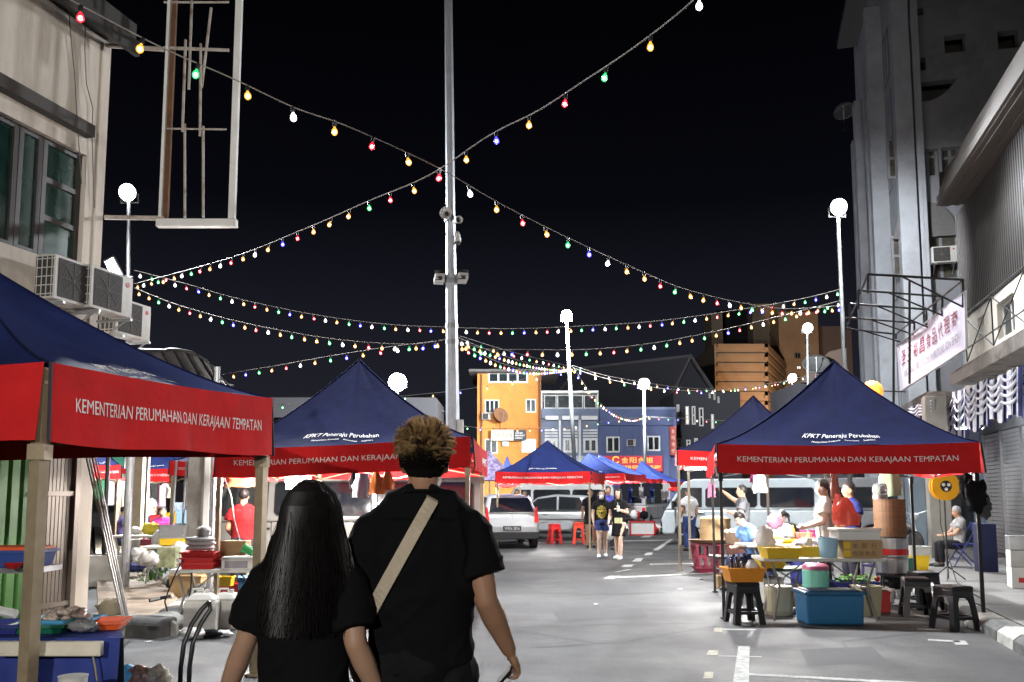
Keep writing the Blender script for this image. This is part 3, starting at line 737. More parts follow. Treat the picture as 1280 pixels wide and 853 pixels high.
acr = dup(ac, (0,0,0), label='air conditioner on the dark wall of the tall grey block'); acr.location = on_s(1180, 330, S0-.35); acr.rotation_euler.z = -SA
dish = thing('satellite_dish', 'small satellite dish on the edge of the tall grey block', 'satellite dish', W(1056,148,33))
def dish_parts(t, c, r, aim, mt=None):
    q = aim.to_track_quat('Z', 'Y').to_matrix()
    b = MB(); b.lathe([(.02*r,0),(.5*r,.06*r),(.8*r,.16*r),(r,.26*r),(r*.99,.28*r),(.8*r,.18*r),(.5*r,.08*r),(.02*r,.02*r)], c, 20, q); build(b, 'reflector', mt or STEEL, t, smooth=True)
    b = MB(); b.tube([c + q @ Vector((0,-r*.9,.2*r)), c + q @ Vector((0,-.1*r,.85*r))], r*.03, 5); b.ball(c + q @ Vector((0,-.05*r,.9*r)), r*.09, 8, 6); build(b, 'feed_arm', STEEL, t)
    b = MB(); b.tube([c, c - V3(0,-.1,r*.6), c - V3(0,-.1,r*1.6)], r*.05, 6); build(b, 'mount', BLACK, t)
dish_parts(dish, W(1056,141,33), .42, V3(-.5,-.8,.3))
# orange globe lamp
gl = thing('globe_lamp', 'glowing orange globe lamp behind the tent peak', 'lamp', W(1090,500,20))
c = W(1090, 489, 20); g = coll(); g.ball(c, .24, 20, 14); build(g, 'globe', mat('orange_globe', (.9,.4,.1), .5, emit=(1,.20,.012), estr=2.2, var=0), gl, smooth=True)
g = coll(); g.tube([c+V3(.22,0,0), c+V3(.9,.3,.02)], .015, 6); build(g, 'arm', BLACK, gl); point(gl, c-V3(.15,.30,0), 25, (1,.4,.12), .2)
# second awning slab (far shop) seen under the frames
g = coll(); a, b_ = on_t(1100,522,4.0), on_t(1158,487,4.0); sa, sb_ = st_of(a)[0], st_of(b_)[0]
g.obox(ST(sb_, 4.0, b_.z-.35), US*min(sa-sb_, 6), UT*1.6, (0,0,.3)); one(g, 'ledge_slab', LEDGE, 'far concrete awning slab beyond the banner on the right', 'ledge')
# covered way interior behind the stalls: grey van-side wall pieces
g = coll(); g.obox(ST(25.4, 5.9, .13), US*18, UT*.3, (0,0,3.4)); one(g, 'shop_wall', mat('teal_grey_wall', (.10,.13,.15), .8, var=.3, scale=1.5), 'dim blue grey shop wall along the far covered way', 'wall')
for i, (s, c, lab) in enumerate(((20.6,(.28,.27,.24),'grey pillar of the covered way behind the seated man'),(24.5,(.17,.22,.26),'blue grey pillar of the covered way farther back'),(28.6,(.14,.13,.12),'dark pillar of the covered way farthest back'))):
    g = coll(); g.box(ST(s, 3.9+.2*i, 1.85), (.42,.42,3.45), R(-15)); one(g, 'pillar', mat('pillar_%d' % i, c, .8, var=.15, dirt=(.08,.08,.08)), lab, 'pillar', bevel=.02)
# ================================================================== far row of buildings (fronts at 80 m)
YB = 80.0
def B(px, py, dy=0.0): return W(px, py, YB + dy)
def fbox(mb, x0, y0, x1, y1, depth, dy=0.0):
    "box whose front shows between two picture corners; goes back by depth"
    a, b_ = B(x0, y1, dy), B(x1, y0, dy); mb.obox((a.x, YB+dy, a.z), (b_.x-a.x,0,0), (0,depth,0), (0,0,b_.z-a.z)); return mb
def fwin(parent, x0, y0, x1, y1, nx=2, ny=1, dy=0.0, fm=None, fw=.10, glass=None):
    a, b_ = B(x0, y1, dy), B(x1, y0, dy)
    return window(parent, (a.x, YB+dy-.08, a.z), (1,0,0), b_.x-a.x, b_.z-a.z, (0,-1,0), fm or WHITEM, nx, ny, fw, glass, depth=.10)
ORW = mat('orange_render', (.68,.27,.06), .85, var=.08, scale=.6, dirt=(.32,.11,.03), dscale=.5, damt=.5)
ob = thing('shophouse', 'bright orange four storey shophouse across the square', 'building', B(636, 640))
g = coll(); fbox(g, 596, 465, 676, 646, 14); a = B(596,646); build(g, 'wall', ORW, ob)
g = coll(); fbox(g, 586, 461.5, 700, 464.5, 10, -1.5); build(g, 'roof_slab', DARKCONC, ob)
fwin(ob, 610, 465.5, 660, 479, 4, 1, 0, fw=.16); fwin(ob, 606, 500, 624, 517, 3); fwin(ob, 657, 499, 670, 516); fwin(ob, 606, 549, 622, 567); fwin(ob, 652, 549, 670, 566)
g = coll(); fbox(g, 596, 534, 676, 536, .3, -.3); build(g, 'string_course', ORW, ob)
g = coll(); g.tube([B(602,468,-.1), B(602,640,-.1)], .10, 6); g.tube([B(675,468,-.2), B(675,640,-.2)], .12, 6); build(g, 'drain_pipe', mat('brown_pipe', (.25,.10,.04), .7), ob)
sg = thing('shop_sign', 'cream and black sign reading SPOT ON on the orange shophouse', 'sign', B(636,551,-.6))
g = coll(); fbox(g, 614, 537.5, 642, 551, .25, -.6); build(g, 'cream_board', mat('cream_board', (.62,.56,.44), .6), sg)
g = coll(); fbox(g, 642, 537.5, 658, 551, .25, -.6); build(g, 'black_board', BLACK, sg)
a, b_ = B(619,547,-.62), B(640,541,-.62); g = coll(); text_plane(g, 'SPOT ON', a, (b_.x-a.x,0,0), (0,0,b_.z-a.z)); build(g, 'lettering', mat('grey_letter', (.15,.14,.12), .6), sg)
g = coll()
for i, wd in enumerate((9.5,12,9)):
    y = 540.5+i*3.1; a, b_ = B(644,y+2,-.62), B(644+wd,y,-.62); text_plane(g, ('CAFE BAR','BREAKFAST','LUNCH')[i], a, (b_.x-a.x,0,0), (0,0,b_.z-a.z), bold=.02)
build(g, 'white_lettering', PRINT, sg)
g = coll(); fbox(g, 628, 552, 636, 558, .1, -.3); one(g, 'small_sign', mat('pale_blue_board', (.4,.6,.75), .6), 'small pale blue sign under the cream and black sign', 'sign')
def far_ac(px, py, dy, lab):
    a = B(px, py, dy-.45); o = dup(ac, a, 0.0, label=lab); o.scale = (1.0,1.0,1.05); return o
far_ac(608, 525, 0, 'air conditioner on the orange shophouse beside the satellite dish')
d1 = thing('satellite_dish', 'brown satellite dish on the orange shophouse', 'satellite dish', B(622,523,-.6)); dish_parts(d1, B(625,520,-.8), .75, V3(.6,-1,.5), mat('rusty_dish', (.25,.12,.06), .8))
# grey shophouse
GB = mat('blue_grey_render', (.20,.24,.33), .85, var=.08, scale=.5, dirt=(.12,.13,.16), dscale=.4, damt=.5)
gb = thing('shophouse', 'blue grey shophouse with glazed top floor and louvred windows', 'building', B(712,640))
g = coll(); fbox(g, 677, 512, 748, 646, 12, .3); build(g, 'wall', GB, gb)
g = coll(); fbox(g, 678, 492, 746, 512, 10, 1.2); build(g, 'top_floor', mat('dark_inner', (.03,.03,.035), .9), gb)
g = coll(); fbox(g, 676.5, 488.5, 748, 491.5, 12, -.6); fbox(g, 676.5, 491.5, 678, 512, .4, -.2); fbox(g, 746.3, 491.5, 748, 512, .4, -.2); build(g, 'roof_frame', WHITEM, gb)
g = coll(); fbox(g, 677, 511, 748, 523, 2, -.3); build(g, 'balcony_front', mat('blue_grey_render', (0,0,0)), gb)
for x0, x1 in ((682,698),(703,723),(727,747)):
    g = coll(); fbox(g, x0, 520, x1, 525, .2, -.55); build(g, 'white_panel', WHITEM, gb)
for i in range(4): fwin(gb, 680+i*16.6, 494, 695.5+i*16.6, 511, 1, 1, 1.1, fw=.08)
for x0, x1 in ((681,697),(704,722),(729,747)):
    for k in range(3):
        g = coll(); fbox(g, x0, 537+k*3.6, x1, 539+k*3.6, .2, .1); build(g, 'louvre', WHITEM, gb)
    fwin(gb, x0, 548, x1, 566, 2, 1, .25, fw=.2)
g = coll(); 
for x in (700, 725): fbox(g, x-.9, 525, x+.9, 640, .3, .0)
build(g, 'pilaster', WHITEM, gb)
g = coll(); fbox(g, 682, 570, 745, 640, .1, .15); build(g, 'ground_floor', mat('pale_ground_floor', (.5,.55,.62), .6), gb)
# blue shophouse
BB = mat('slate_blue_render', (.11,.14,.27), .85, var=.1, scale=.5, dirt=(.05,.06,.12), dscale=.5, damt=.4)
bb = thing('shophouse', 'slate blue shophouse above the red gold jeweller sign', 'building', B(795,640))
g = coll(); fbox(g, 749, 510, 845, 646, 12, .2); fbox(g, 750, 512, 836, 532, .5, -.3); build(g, 'wall', BB, bb)
for x in (749.8, 776, 793, 838):
    g = coll(); fbox(g, x, 534, x+4, 646, .25, -.05); build(g, 'pilaster', BB, bb)
g = coll(); fbox(g, 749, 509, 845, 512, .8, -.5); build(g, 'cornice', mat('pale_cornice', (.2,.24,.36), .8), bb)
fwin(bb, 758, 546, 775, 566, 2, 1, .15, fw=.14); fwin(bb, 809, 545, 825, 564, 2, 1, .15, fw=.14)
far_ac(789, 558, .2, 'air conditioner between the windows of the slate blue shophouse')
gs2 = thing('shop_sign', 'red signboard with gold Chinese characters on the slate blue shophouse', 'sign', B(792,590,-1))
g = coll(); fbox(g, 755, 570, 828, 589.5, .3, -1.0); build(g, 'red_board', mat('red_sign_board', (.55,.015,.03), .5, emit=(.6,.02,.04), estr=.25), gs2)
GOLD = mat('gold_letters', (.85,.55,.10), .5, emit=(1,.6,.1), estr=.8)
for i, ch in enumerate(('金','阳','金','银')):
    a = B(777+i*10.3, 579, -1.02); b_ = B(785.2+i*10.3, 572, -1.02); g = coll(); text_plane(g, ch, a, (b_.x-a.x,0,0), (0,0,b_.z-a.z)); build(g, 'character', GOLD, gs2)
a, b_ = B(764,587,-1.02), B(826,582,-1.02); g = coll(); text_plane(g, 'GOLDEN SUN GOLD & JEWELLERY', a, (b_.x-a.x,0,0), (0,0,b_.z-a.z), bold=.02); build(g, 'lettering', GOLD, gs2)
g = coll(); c = B(770,575,-1.05); g.tube([c + V3(.28*cos(t), 0, .28*sin(t)) for t in [R(a) for a in range(30,350,20)]], .06, 6); build(g, 'emblem', GOLD, gs2)
vs_ = thing('shop_sign', 'narrow vertical red signboard at the right end of the blue shophouse', 'sign', B(841,568,-1))
g = coll(); fbox(g, 837.5, 533, 845, 569, .25, -1.0); build(g, 'red_board', mat('dull_red_board', (.42,.07,.05), .5), vs_)
g = coll()
for k in range(4): a, b_ = B(839.5,541.5+k*8.2,-1.02), B(843.2,536.8+k*8.2,-1.02); text_plane(g, '金阳银楼'[k], a, (b_.x-a.x,0,0), (0,0,b_.z-a.z))
build(g, 'lettering', mat('cream_letters', (.75,.65,.5), .5), vs_)
# dark gabled building behind, and dark row to the right
dg_ = thing('gabled_building', 'dark building with steep gable roof behind the blue shophouse', 'building', B(800,640,16))
g = coll(); YD = 98
def D(x, y): return W(x, y, YD)
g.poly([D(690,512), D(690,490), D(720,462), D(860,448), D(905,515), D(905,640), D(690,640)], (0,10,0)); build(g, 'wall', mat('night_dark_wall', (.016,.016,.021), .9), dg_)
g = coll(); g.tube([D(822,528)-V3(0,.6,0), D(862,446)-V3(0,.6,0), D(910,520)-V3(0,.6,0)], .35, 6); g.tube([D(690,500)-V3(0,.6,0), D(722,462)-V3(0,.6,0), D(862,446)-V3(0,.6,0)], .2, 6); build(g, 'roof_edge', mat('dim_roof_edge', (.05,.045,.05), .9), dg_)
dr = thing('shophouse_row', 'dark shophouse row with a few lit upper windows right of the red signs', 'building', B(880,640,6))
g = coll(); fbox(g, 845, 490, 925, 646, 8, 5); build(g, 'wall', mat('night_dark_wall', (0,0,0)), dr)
LITW = mat('lit_window', (.8,.8,.7), .5, emit=(1,.95,.85), estr=1.3)
for x0,y0,x1,y1,l in ((846,506,849,531,0),(857,508,861,531,1),(865,508,869,531,0),(874,510,879,533,0),(886,491,888,498,1),(892,492,894,500,1),(897,496,899,504,0),(889,518,892,536,1),(846,548,852,560,0),(858,550,863,560,0),(868,548,872,562,0)):
    fwin(dr, x0, y0, x1, y1, 1, 2, 4.9, fm=mat('pale_frame', (.4,.38,.36), .6), fw=.12, glass=LITW if l else None)
# low lines left of centre
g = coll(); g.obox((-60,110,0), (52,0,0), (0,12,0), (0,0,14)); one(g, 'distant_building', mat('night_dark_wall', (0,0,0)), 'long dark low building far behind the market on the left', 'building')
g = coll(); a = W(405,497,70); b_ = W(340,520,70)
g.obox((W(335,519,70).x,70,W(335,522,70).z), (W(545,515,70).x-W(335,519,70).x,0,0), (0,8,0), (0,0,1.6))
g.obox((W(335,519,70).x+1,71,0), (W(545,515,70).x-W(335,519,70).x-2,0,0), (0,6,0), (0,0,W(335,522,70).z))
one(g, 'low_building', mat('pale_fascia', (.05,.05,.055), .8), 'low building with pale fascia behind the middle tent', 'building')
g = coll(); p0, p1 = W(430,500,76), W(560,497,76)
g.poly([W(425,515,76), W(455,497,76), W(540,500,76), W(556,515,76)], (0,6,0)); one(g, 'low_roof', DARKCONC, 'dark hipped roof showing above the middle tent', 'roof')
# ------------------------------------------------------------------ orange lit apartment tower with car park decks, 150 m
YT = 150.0
def Tq(x, y, dy=0): return W(x, y, YT+dy)
TWR = mat('ochre_concrete', (.36,.27,.18), .9, var=.12, scale=.15, dirt=(.25,.15,.08), dscale=.1, damt=.5)
tw = thing('apartment_tower', 'distant orange lit apartment tower above car park decks', 'building', (Tq(950,640).x, YT, 0))
def tbox(name, x0, y0, x1, y1, depth, dy=0, m=TWR):
    g = coll(); a, b_ = Tq(x0, y1, dy), Tq(x1, y0, dy); g.obox((a.x, YT+dy, max(0,a.z)), (b_.x-a.x,0,0), (0,depth,0), (0,0,b_.z-max(0,a.z))); return build(g, name, m, tw)
tbox('car_park_core', 898, 430, 958, 646, 18, .25, m=TWR)
for k in range(9): tbox('deck_parapet', 897, 430+k*12, 960, 434.5+k*12, 19, 0)
gd = coll()
for k in range(9):
    y0 = 430+k*12; p0, p1 = Tq(960,y0), W(982,y0+ (6 if k < 4 else 3),172); z0, z1 = Tq(960,y0+8.5).z, Tq(960,y0).z
    gd2 = coll(); gd2.poly([(p0.x,YT,z0),(p1.x,172,z0),(p1.x,172,z1),(p0.x,YT,z1)], (-.6,0,0)); build(gd2, 'side_deck_parapet', TWR, tw)
tbox('tower_slab', 895, 392, 903, 646, 6, 22); tbox('tower_slab', 948, 380, 982, 646, 12, 30)
tbox('tower_slab', 981, 390, 1022, 646, 14, 24); tbox('tower_slab', 1022, 408, 1064, 646, 14, 34, m=mat('dim_tower_wall', (.20,.16,.14), .9))
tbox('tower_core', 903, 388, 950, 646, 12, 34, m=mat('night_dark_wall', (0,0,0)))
for i, (x0,y0,x1,y1,l) in enumerate(((994,441,1001,448,0),(996,457,1002,462,1),(994,470,1000,475,0),(995,485,1001,490,1),(996,500,1001,504,0),(1007,425,1011,431,0),(962,415,966,421,0),(968,430,972,436,0),(1008,455,1012,461,0),(1008,485,1012,491,0),(1008,440,1012,446,0),(962,396,966,402,1))):
    dy = 24 if x0 > 980 else 30; a, b_ = W(x0,y1,YT+dy-.4), W(x1,y0,YT+dy-.4)
    window(tw, (a.x,YT+dy-.2,a.z), (1,0,0), b_.x-a.x, b_.z-a.z, (0,-1,0), DARKCONC, 2, 1, .15, LITW if l else None, depth=.1)
lt = thing('sodium_flood_lamp', 'orange flood lamps at the foot of the distant tower', 'lamp', (Tq(930,640).x, 132, 0))
g = coll(); g.tube([(Tq(930,640).x,132,0),(Tq(930,640).x,132,7)], .12, 6); g.box((Tq(930,640).x,132,7.2), (1.2,.5,.5)); build(g, 'post', BLACK, lt)
spot(lt, (Tq(930,640).x,131.5,7.5), (Tq(925,470).x, 151, 26), 1100, (1,.58,.28), 110, .8, .4)
spot(lt, (Tq(985,640).x,134,7.5), (Tq(995,440).x, 175, 34), 26000, (1,.60,.34), 100, .8, .4)
# rooftop clutter left of the right tent: big dish, small dark roof
bd = thing('satellite_dish', 'large pale satellite dish on a dark roof below the street lamp', 'satellite dish', W(1020,470,52)); dish_parts(bd, W(1020,458,52), .80, V3(-.3,-1,.9), mat('pale_dish', (.05,.05,.05), .7))
br = thing('small_house', 'dark small house roof with satellite dish left of the right lamp post', 'building', W(1030,560,53))
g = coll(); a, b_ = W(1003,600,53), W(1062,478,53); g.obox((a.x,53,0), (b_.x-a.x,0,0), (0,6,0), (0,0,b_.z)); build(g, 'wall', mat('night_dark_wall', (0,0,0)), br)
g = coll(); g.poly([W(1000,478,52.5), W(1036,440,52.5), W(1052,436,52.5), W(1066,480,52.5)], (1.2,3,0)); build(g, 'roof', mat('brown_roof', (.06,.04,.03), .9), br)
# ================================================================== lamp posts
LED = lampmat('flood_led', (.93,.96,1), 60)
def flood_post(px, ytop, ybase, Y, lab, heads, w, sz, pcol=None, r=.09, light=None, xb=None, group='flood lamp posts'):
    pcol = mat('grey_lamp_pole', (.16,.17,.17), .5, metal=.3)
    top = W(px, ytop, Y); bx = W(xb if xb else px, 560, Y).x
    t = thing('flood_lamp_post', lab, 'street lamp', (bx, Y, 0), group)
    g = coll(); g.tube([(bx,Y,0),(top.x,Y,top.z-.05)], [r*1.0, r*.62], 10); build(g, 'pole', pcol, t, smooth=True)
    g = coll(); g.tube([(top.x-w*.3,Y+.05,top.z-.18),(top.x+w*.3,Y+.05,top.z-.18)], .022, 6)
    for i in (-1,1): x = top.x + i*w*.28; g.tube([(x,Y+.05,top.z-.18),(x,Y+.05,top.z+.05)], .02, 5)
    build(g, 'crossarm', pcol, t)
    for i, (hx, hr, hz_) in enumerate(((0,.64,.20),)):
        R0 = w*.42; c = Vector((top.x + hx*R0, Y, top.z + hz_*R0)); M = Matrix.Rotation(R(18), 3, 'X') @ Matrix.Rotation(R(90), 3, 'X')
        g = coll(); g.lathe([(R0*hr*1.10,.04),(R0*hr*1.10,.09),(R0*hr*.9,-.06),(R0*.2,-.16)][::-1][0:3] + [(R0*hr*1.10,.09)], c, 20, M); h = build(g, 'lamp_head', pcol, t)
        g = coll(); g.lathe([(R0*hr,.092),(R0*hr*.97,.11),(R0*hr*.6,.14),(R0*.1,.15)], c, 24, M); e_ = build(g, 'lens', LED, None); e_.data.transform(Matrix.Translation(-wloc(h))); e_.parent = h
    if light:
        for (aim, W_, ang) in light: spot(t, (top.x, Y-.7, top.z+.15), aim, W_, (.93,.96,1), ang, .8, .3)
    return t
flood_post(161, 244, 430, 21, 'slim lamp post with bright white flood lamps left of the beige building', 3, .75, .34, r=.07, light=[((-4,10,0), 8000, 150)], xb=164)
flood_post(1047, 262, 460, 22, 'lamp post with blazing floodlight beside the tall grey block on the right', 3, .75, .36, pcol=mat('pale_pole', (.55,.55,.52), .5), r=.07, light=[((3,12,0), 6500, 150), (tuple(ST(30,4.4,6)), 2000, 110)], xb=1061)
flood_post(708, 396, 600, 36.5, 'slender lamp post with white floodlight in front of the grey shophouse', 3, .8, .42, pcol=mat('pale_pole',(0,0,0)), r=.10, light=[((4,60,5), 105000, 172)], xb=722)
flood_post(805, 482, 600, 60, 'distant lamp post in front of the slate blue shophouse', 4, 1.3, .6, r=.12, light=[((2,78,6), 95000, 168)])
flood_post(497, 481, 500, 60, 'distant double headed lamp post rising beyond the middle tent', 4, 2.2, .5, r=.12, light=[((-6,80,6), 4000, 165)])
flood_post(1009, 412, 500, 48, 'distant lamp post left of the globe lamp and large dish', 3, 1.0, .55, r=.10, light=[((10,35,0), 2500, 160)])
flood_post(990, 474, 560, 62, 'farthest short lamp post below the distant tower', 4, 1.1, .5, r=.10, light=[((8,50,0), 2500, 160)])
# extra tilted flood lamp on the left post
g = coll()
tl_ = thing('tilted_flood_lamp', 'small tilted white flood lamp above the lowest air conditioner', 'lamp', W(143,342,12))
g.box(W(143,337,12), (.16,.06,.34), m=Matrix.Rotation(R(-28),3,'Y')); build(g, 'housing', BLACK, tl_)
g = coll(); g.box(W(143,337,12)-V3(0,.035,0), (.12,.006,.28), m=Matrix.Rotation(R(-28),3,'Y')); build(g, 'lens', LED, tl_); g = coll(); g.tube([W(143,340,12), W(160,348,12), W(166,346,12)], .015, 5); build(g, 'arm', BLACK, tl_)
point(tl_, W(146,335,11.8), 60, (1,.97,.92), .15)
# centre mast
Ym = 18.0
cm_ = thing('tall_mast', 'tall tapered grey steel mast rising out of the picture in the centre', 'pole', (W(566,540,Ym).x, Ym, 0))
b0, t0_ = W(566, 540, Ym), W(560.5, 0, Ym)
dirm = (t0_-b0); zt_ = 24.0; top = b0 + dirm*((zt_-b0.z)/dirm.z); base = b0 - dirm*(b0.z/dirm.z)
MAST = mat('mast_paint', (.60,.64,.70), .45, metal=.3, var=.10, scale=1.5, dirt=(.25,.26,.28), dscale=1.5, damt=.5)
def onm(py): p = W(563, py, Ym); return b0 + dirm*((p.z-b0.z)/dirm.z)
g = coll(); g.tube([base, onm(555), onm(360), onm(250), top], [.17, .150, .120, .100, .060], 10); build(g, 'shaft', MAST, cm_)
for y in (275, 352, 408, 428):
    g = coll(); p = onm(y); g.tube([p-V3(0,0,.05), p+V3(0,0,.05)], .14, 10); build(g, 'clamp_band', STEEL, cm_)
g = coll(); p = onm(534); g.box(p+V3(.16,-.05,0), (.12,.20,.28)); build(g, 'junction_box', WHITEM, cm_)
def speaker(px, py, dx, r, lab):
    t = thing('horn_speaker', lab, 'loudspeaker', W(px, py, Ym-.2)); q = V3(dx,-1,-.1).to_track_quat('Z','Y').to_matrix()
    b = MB(); b.lathe([(.03,-.16),(.05,-.10),(.06,0),(r*.7,.06),(r,.12),(r,.13),(r*.85,.12),(.05,.02)], W(px,py,Ym-.25), 18, q); build(b, 'horn', WHITEM, t, smooth=True)
    b = MB(); b.ball(W(px,py,Ym-.25)+q@Vector((0,0,.05)), .045, 10, 8); build(b, 'driver', BLACK, t)
    b = MB(); b.tube([W(px,py,Ym-.1), onm(py)], .02, 5); build(b, 'bracket', STEEL, t); return t
speaker(559, 268, -.15, .13, 'round white horn speaker facing the viewer on the centre mast')
speaker(571, 276, .5, .08, 'smaller horn speaker just right of the round one on the mast')
def camera_(px, py, pts, lab, dome=False):
    t = thing('security_camera', lab, 'security camera', W(px, py, Ym))
    g = coll(); g.tube([W(x,y,Ym-.02) for x, y in pts], .018, 6); build(g, 'arm', WHITEM, t)
    c = W(px, py, Ym-.1); g = coll()
    if dome: g.lathe([(.02,.18),(.05,.12),(.075,.02),(.075,-.04)], c, 14); build(g, 'housing', WHITEM, t, smooth=True); g = coll(); g.ball(c-V3(0,0,.05), .07, 12, 8); build(g, 'dome', mat('camera_dome', (.1,.1,.1), .15), t, smooth=True)
    else:
        g.box(c, (.20,.30,.13), m=Matrix.Rotation(R(12),3,'Z')@Matrix.Rotation(R(-10),3,'X')); build(g, 'housing', WHITEM, t, bevel=.01)
        g = coll(); g.box(c+V3(0,-.155,-.02), (.15,.012,.08)); build(g, 'lens', BLACK, t)
        g = coll(); g.box(c+V3(.02,0,.12), (.22,.3,.012), m=Matrix.Rotation(R(-12),3,'X')); build(g, 'sun_shield', BLACK, t)
camera_(572, 300, [(564,290),(571,291),(572,297)], 'white dome security camera under the horn speakers', True)
camera_(578, 348, [(564,353),(574,351),(578,350)], 'boxy security camera on the right arm of the mast')
camera_(549, 349, [(564,353),(553,352),(549,350)], 'boxy security camera on the left arm of the mast')
# unseen lamps added at the mast top to light road and right facade
mh = thing('added_mast_floodlights', 'unseen floodlights added at the top of the centre mast', 'floodlight', top)
g = coll(); g.tube([top-V3(1,0,-.05), top+V3(1,0,.05)], .05, 6); g.box(top+V3(-.7,-.1,.1), (.5,.15,.4)); g.box(top+V3(.7,-.1,.1), (.5,.15,.4)); build(g, 'heads', BLACK, mh)
spot(mh, top+V3(.8,-.4,.1), (1.9,11.2,0), 88000, (.93,.96,1), 34, 1.0, .35)
spot(mh, top+V3(-.8,.4,.1), (2.5,30,0), 40000, (.95,.97,1), 62, .9, .35)
spot(mh, top+V3(.9,-.2,.1), (10,17,4), 26000, (.95,.97,1), 34, .9, .35)  # beam added to brighten the banner and the right facade
# ================================================================== light strings
CORD = mat('string_cable', (.30,.27,.24), .6)
BCOL = {'w': ((1,.97,.95), 9), 'y': ((1,.45,.045), 4.0), 'r': ((1,.02,.04), 3.6), 'g': ((.04,1,.26), 2.4), 'b': ((.06,.05,1), 9)}
bulb_me = {}; sock_me = None
def bulb_mesh(c):
    if c not in bulb_me:
        b = MB(); b.lathe([(.010,.035),(.014,.022),(.026,.004),(.031,-.016),(.027,-.034),(.014,-.047),(.003,-.050)], (0,0,0), 10); nf_ = len(b.f); b.ball((0,0,-.016), (.018,.018,.021), 10, 8)
        col, s = BCOL[c]; me = bpy.data.meshes.new('bulb'); me.from_pydata(b.v, [], b.f); me.polygons.foreach_set('use_smooth', [True]*len(me.polygons)); gm = mat('bulb_glass_'+c, tuple(.3*q for q in col), .15, emit=col, estr=s*.45, var=0, alpha=.55, sample=False); me.materials.append(gm); me.materials.append(lampmat('filament_'+c, tuple(.45+.55*q for q in col), 15, sample=True)); me.polygons.foreach_set('material_index', [0]*nf_ + [1]*(len(me.polygons)-nf_)); bulb_me[c] = me
    return bulb_me[c]
def string(pts, lab, seq, n=None, zig=.0, bulb=1.12, r=.0065, cord=True):
    "pts: (px, py, depth). cable follows them, n bulbs spaced evenly along it in space"
    global sock_me
    xa, ya, xb, yb_ = pts[0][0], 1/pts[0][2], pts[-1][0], 1/pts[-1][2]
    P = [W(p[0], p[1], 1/(ya+(yb_-ya)*(p[0]-xa)/(xb-xa))) for p in pts]
    # smooth resample
    Q = []
    for i in range(len(P)-1):
        p0, p1, p2, p3 = P[max(i-1,0)], P[i], P[i+1], P[min(i+2,len(P)-1)]
        for k in range(8):
            t = k/8; Q.append(.5*((2*p1)+(p2-p0)*t+(2*p0-5*p1+4*p2-p3)*t*t+(3*p1-p0-3*p2+p3)*t**3))
    Q.append(P[-1])
    t = thing('string_lights', lab, 'string lights', P[0], 'festoon lights over the street')
    g = coll(); g.tube(Q, r, 5); build(g, 'cable', CORD, t)
    L = [0]
    for a, b_ in zip(Q[:-1], Q[1:]): L.append(L[-1]+(b_-a).length)
    k = 0
    for i in range(n):
        d = L[-1]*(i+.5)/n
        while k < len(L)-2 and L[k+1] < d: k += 1
        p = Q[k].lerp(Q[k+1], (d-L[k])/max(1e-6, L[k+1]-L[k]))
        c = seq[i % len(seq)]
        s = link('socket', sock_me, None, t) if sock_me else None
        if s is None:
            b = MB(); b.lathe([(.008,.05),(.017,.045),(.019,.0),(.014,-.005)], (0,0,0), 8); s = build(b, 'socket', BLACK, t, local=True); sock_me = s.data
        s.location = p - t.location - V3(0,0,.05); s.scale = (bulb,)*3
        o = link('bulb', bulb_mesh(c), None, s); o.location = V3(0,0,-.045)
        s.rotation_euler = (random.gauss(0,.12), random.gauss(0,.12), 0)
    return t
# right-to-left overhead string: near at the right, far at the left lamp post
string([(905,-40,7.0),(856,10,5.7),(789,62,6.6),(726,104,7.7),(672,139,8.7),(611,170,10),(535,220,12),(462,251,14),(379,287,16.5),(283,324,19),(168,355,21)],
       'string of lights running from upper right down to the left lamp post', 'wygrybyryrgyyyrbywyrwyrgwyrgy', 31, bulb=1.0)
string([(60,-16,6.9),(103,8,5.7),(203,60,6.6),(290,98,7.6),(369,135,8.6),(439,160,9.7),(546,209,11.5),(626,255,13.2),(703,294,15.5),(794,336,18),(855,361,19.6),(925,378,20.8),(985,386,21.5),(1053,382,22)],
       'string of lights running from upper left down to the right lamp post', 'rygywyryrwyrygbwyyrgyyrwygbyrywyrgyb', 36)
string([(168,338,21),(229,354,21),(300,374,21),(391,393,20.4),(480,405,20),(556,409,20),(640,411,20),(739,407,20.4),(825,401,21),(925,387,21.4),(1000,374,21.8),(1053,361,22)],
       'long sagging string of lights between the left and right lamp posts behind the mast', 'wgywrbygwyrygbyrwygb', 62)
string([(168,360,21),(222,381,21),(298,402,20.5),(391,420,20),(460,428,19),(520,430,18.4),(556,424,18)],
       'string of lights from the left lamp post sagging to the centre mast', 'yygwyrywgbyrwyg', 26)
string([(573,426,18),(606,436,18.3),(656,437,18.8),(727,437,19.5),(802,431,20.2),(881,417,21),(968,397,21.6),(1054,375,22)],
       'string of lights from the centre mast rising to the right lamp post', 'ygybrywygyrygwgy', 30)
string([(240,474,24),(272,469,23),(340,458,21.5),(407,446,20.2),(477,435,19),(556,425,18)],
       'string of lights rising from the left rooftops to the centre mast', 'yrwybgyrwygb', 17)
string([(573,422,18),(606,436,20),(650,451,26),(690,459,32),(716,459,36)], 'dense string of lights from the centre mast to the slender lamp post', 'wygywgybyw', 34)
string([(573,428,18),(600,442,20.5),(630,455,25),(668,463,31),(716,460,36)], 'lower dense string of lights from the centre mast to the slender lamp post', 'yrgbywygrwb', 34)
string([(716,458,36.4),(730,480,38),(745,499,41),(768,517,46),(790,524,52),(806,520,59)], 'steeply sagging string of lights below the slender lamp post', 'ybywyrygyw', 30, bulb=1.25)
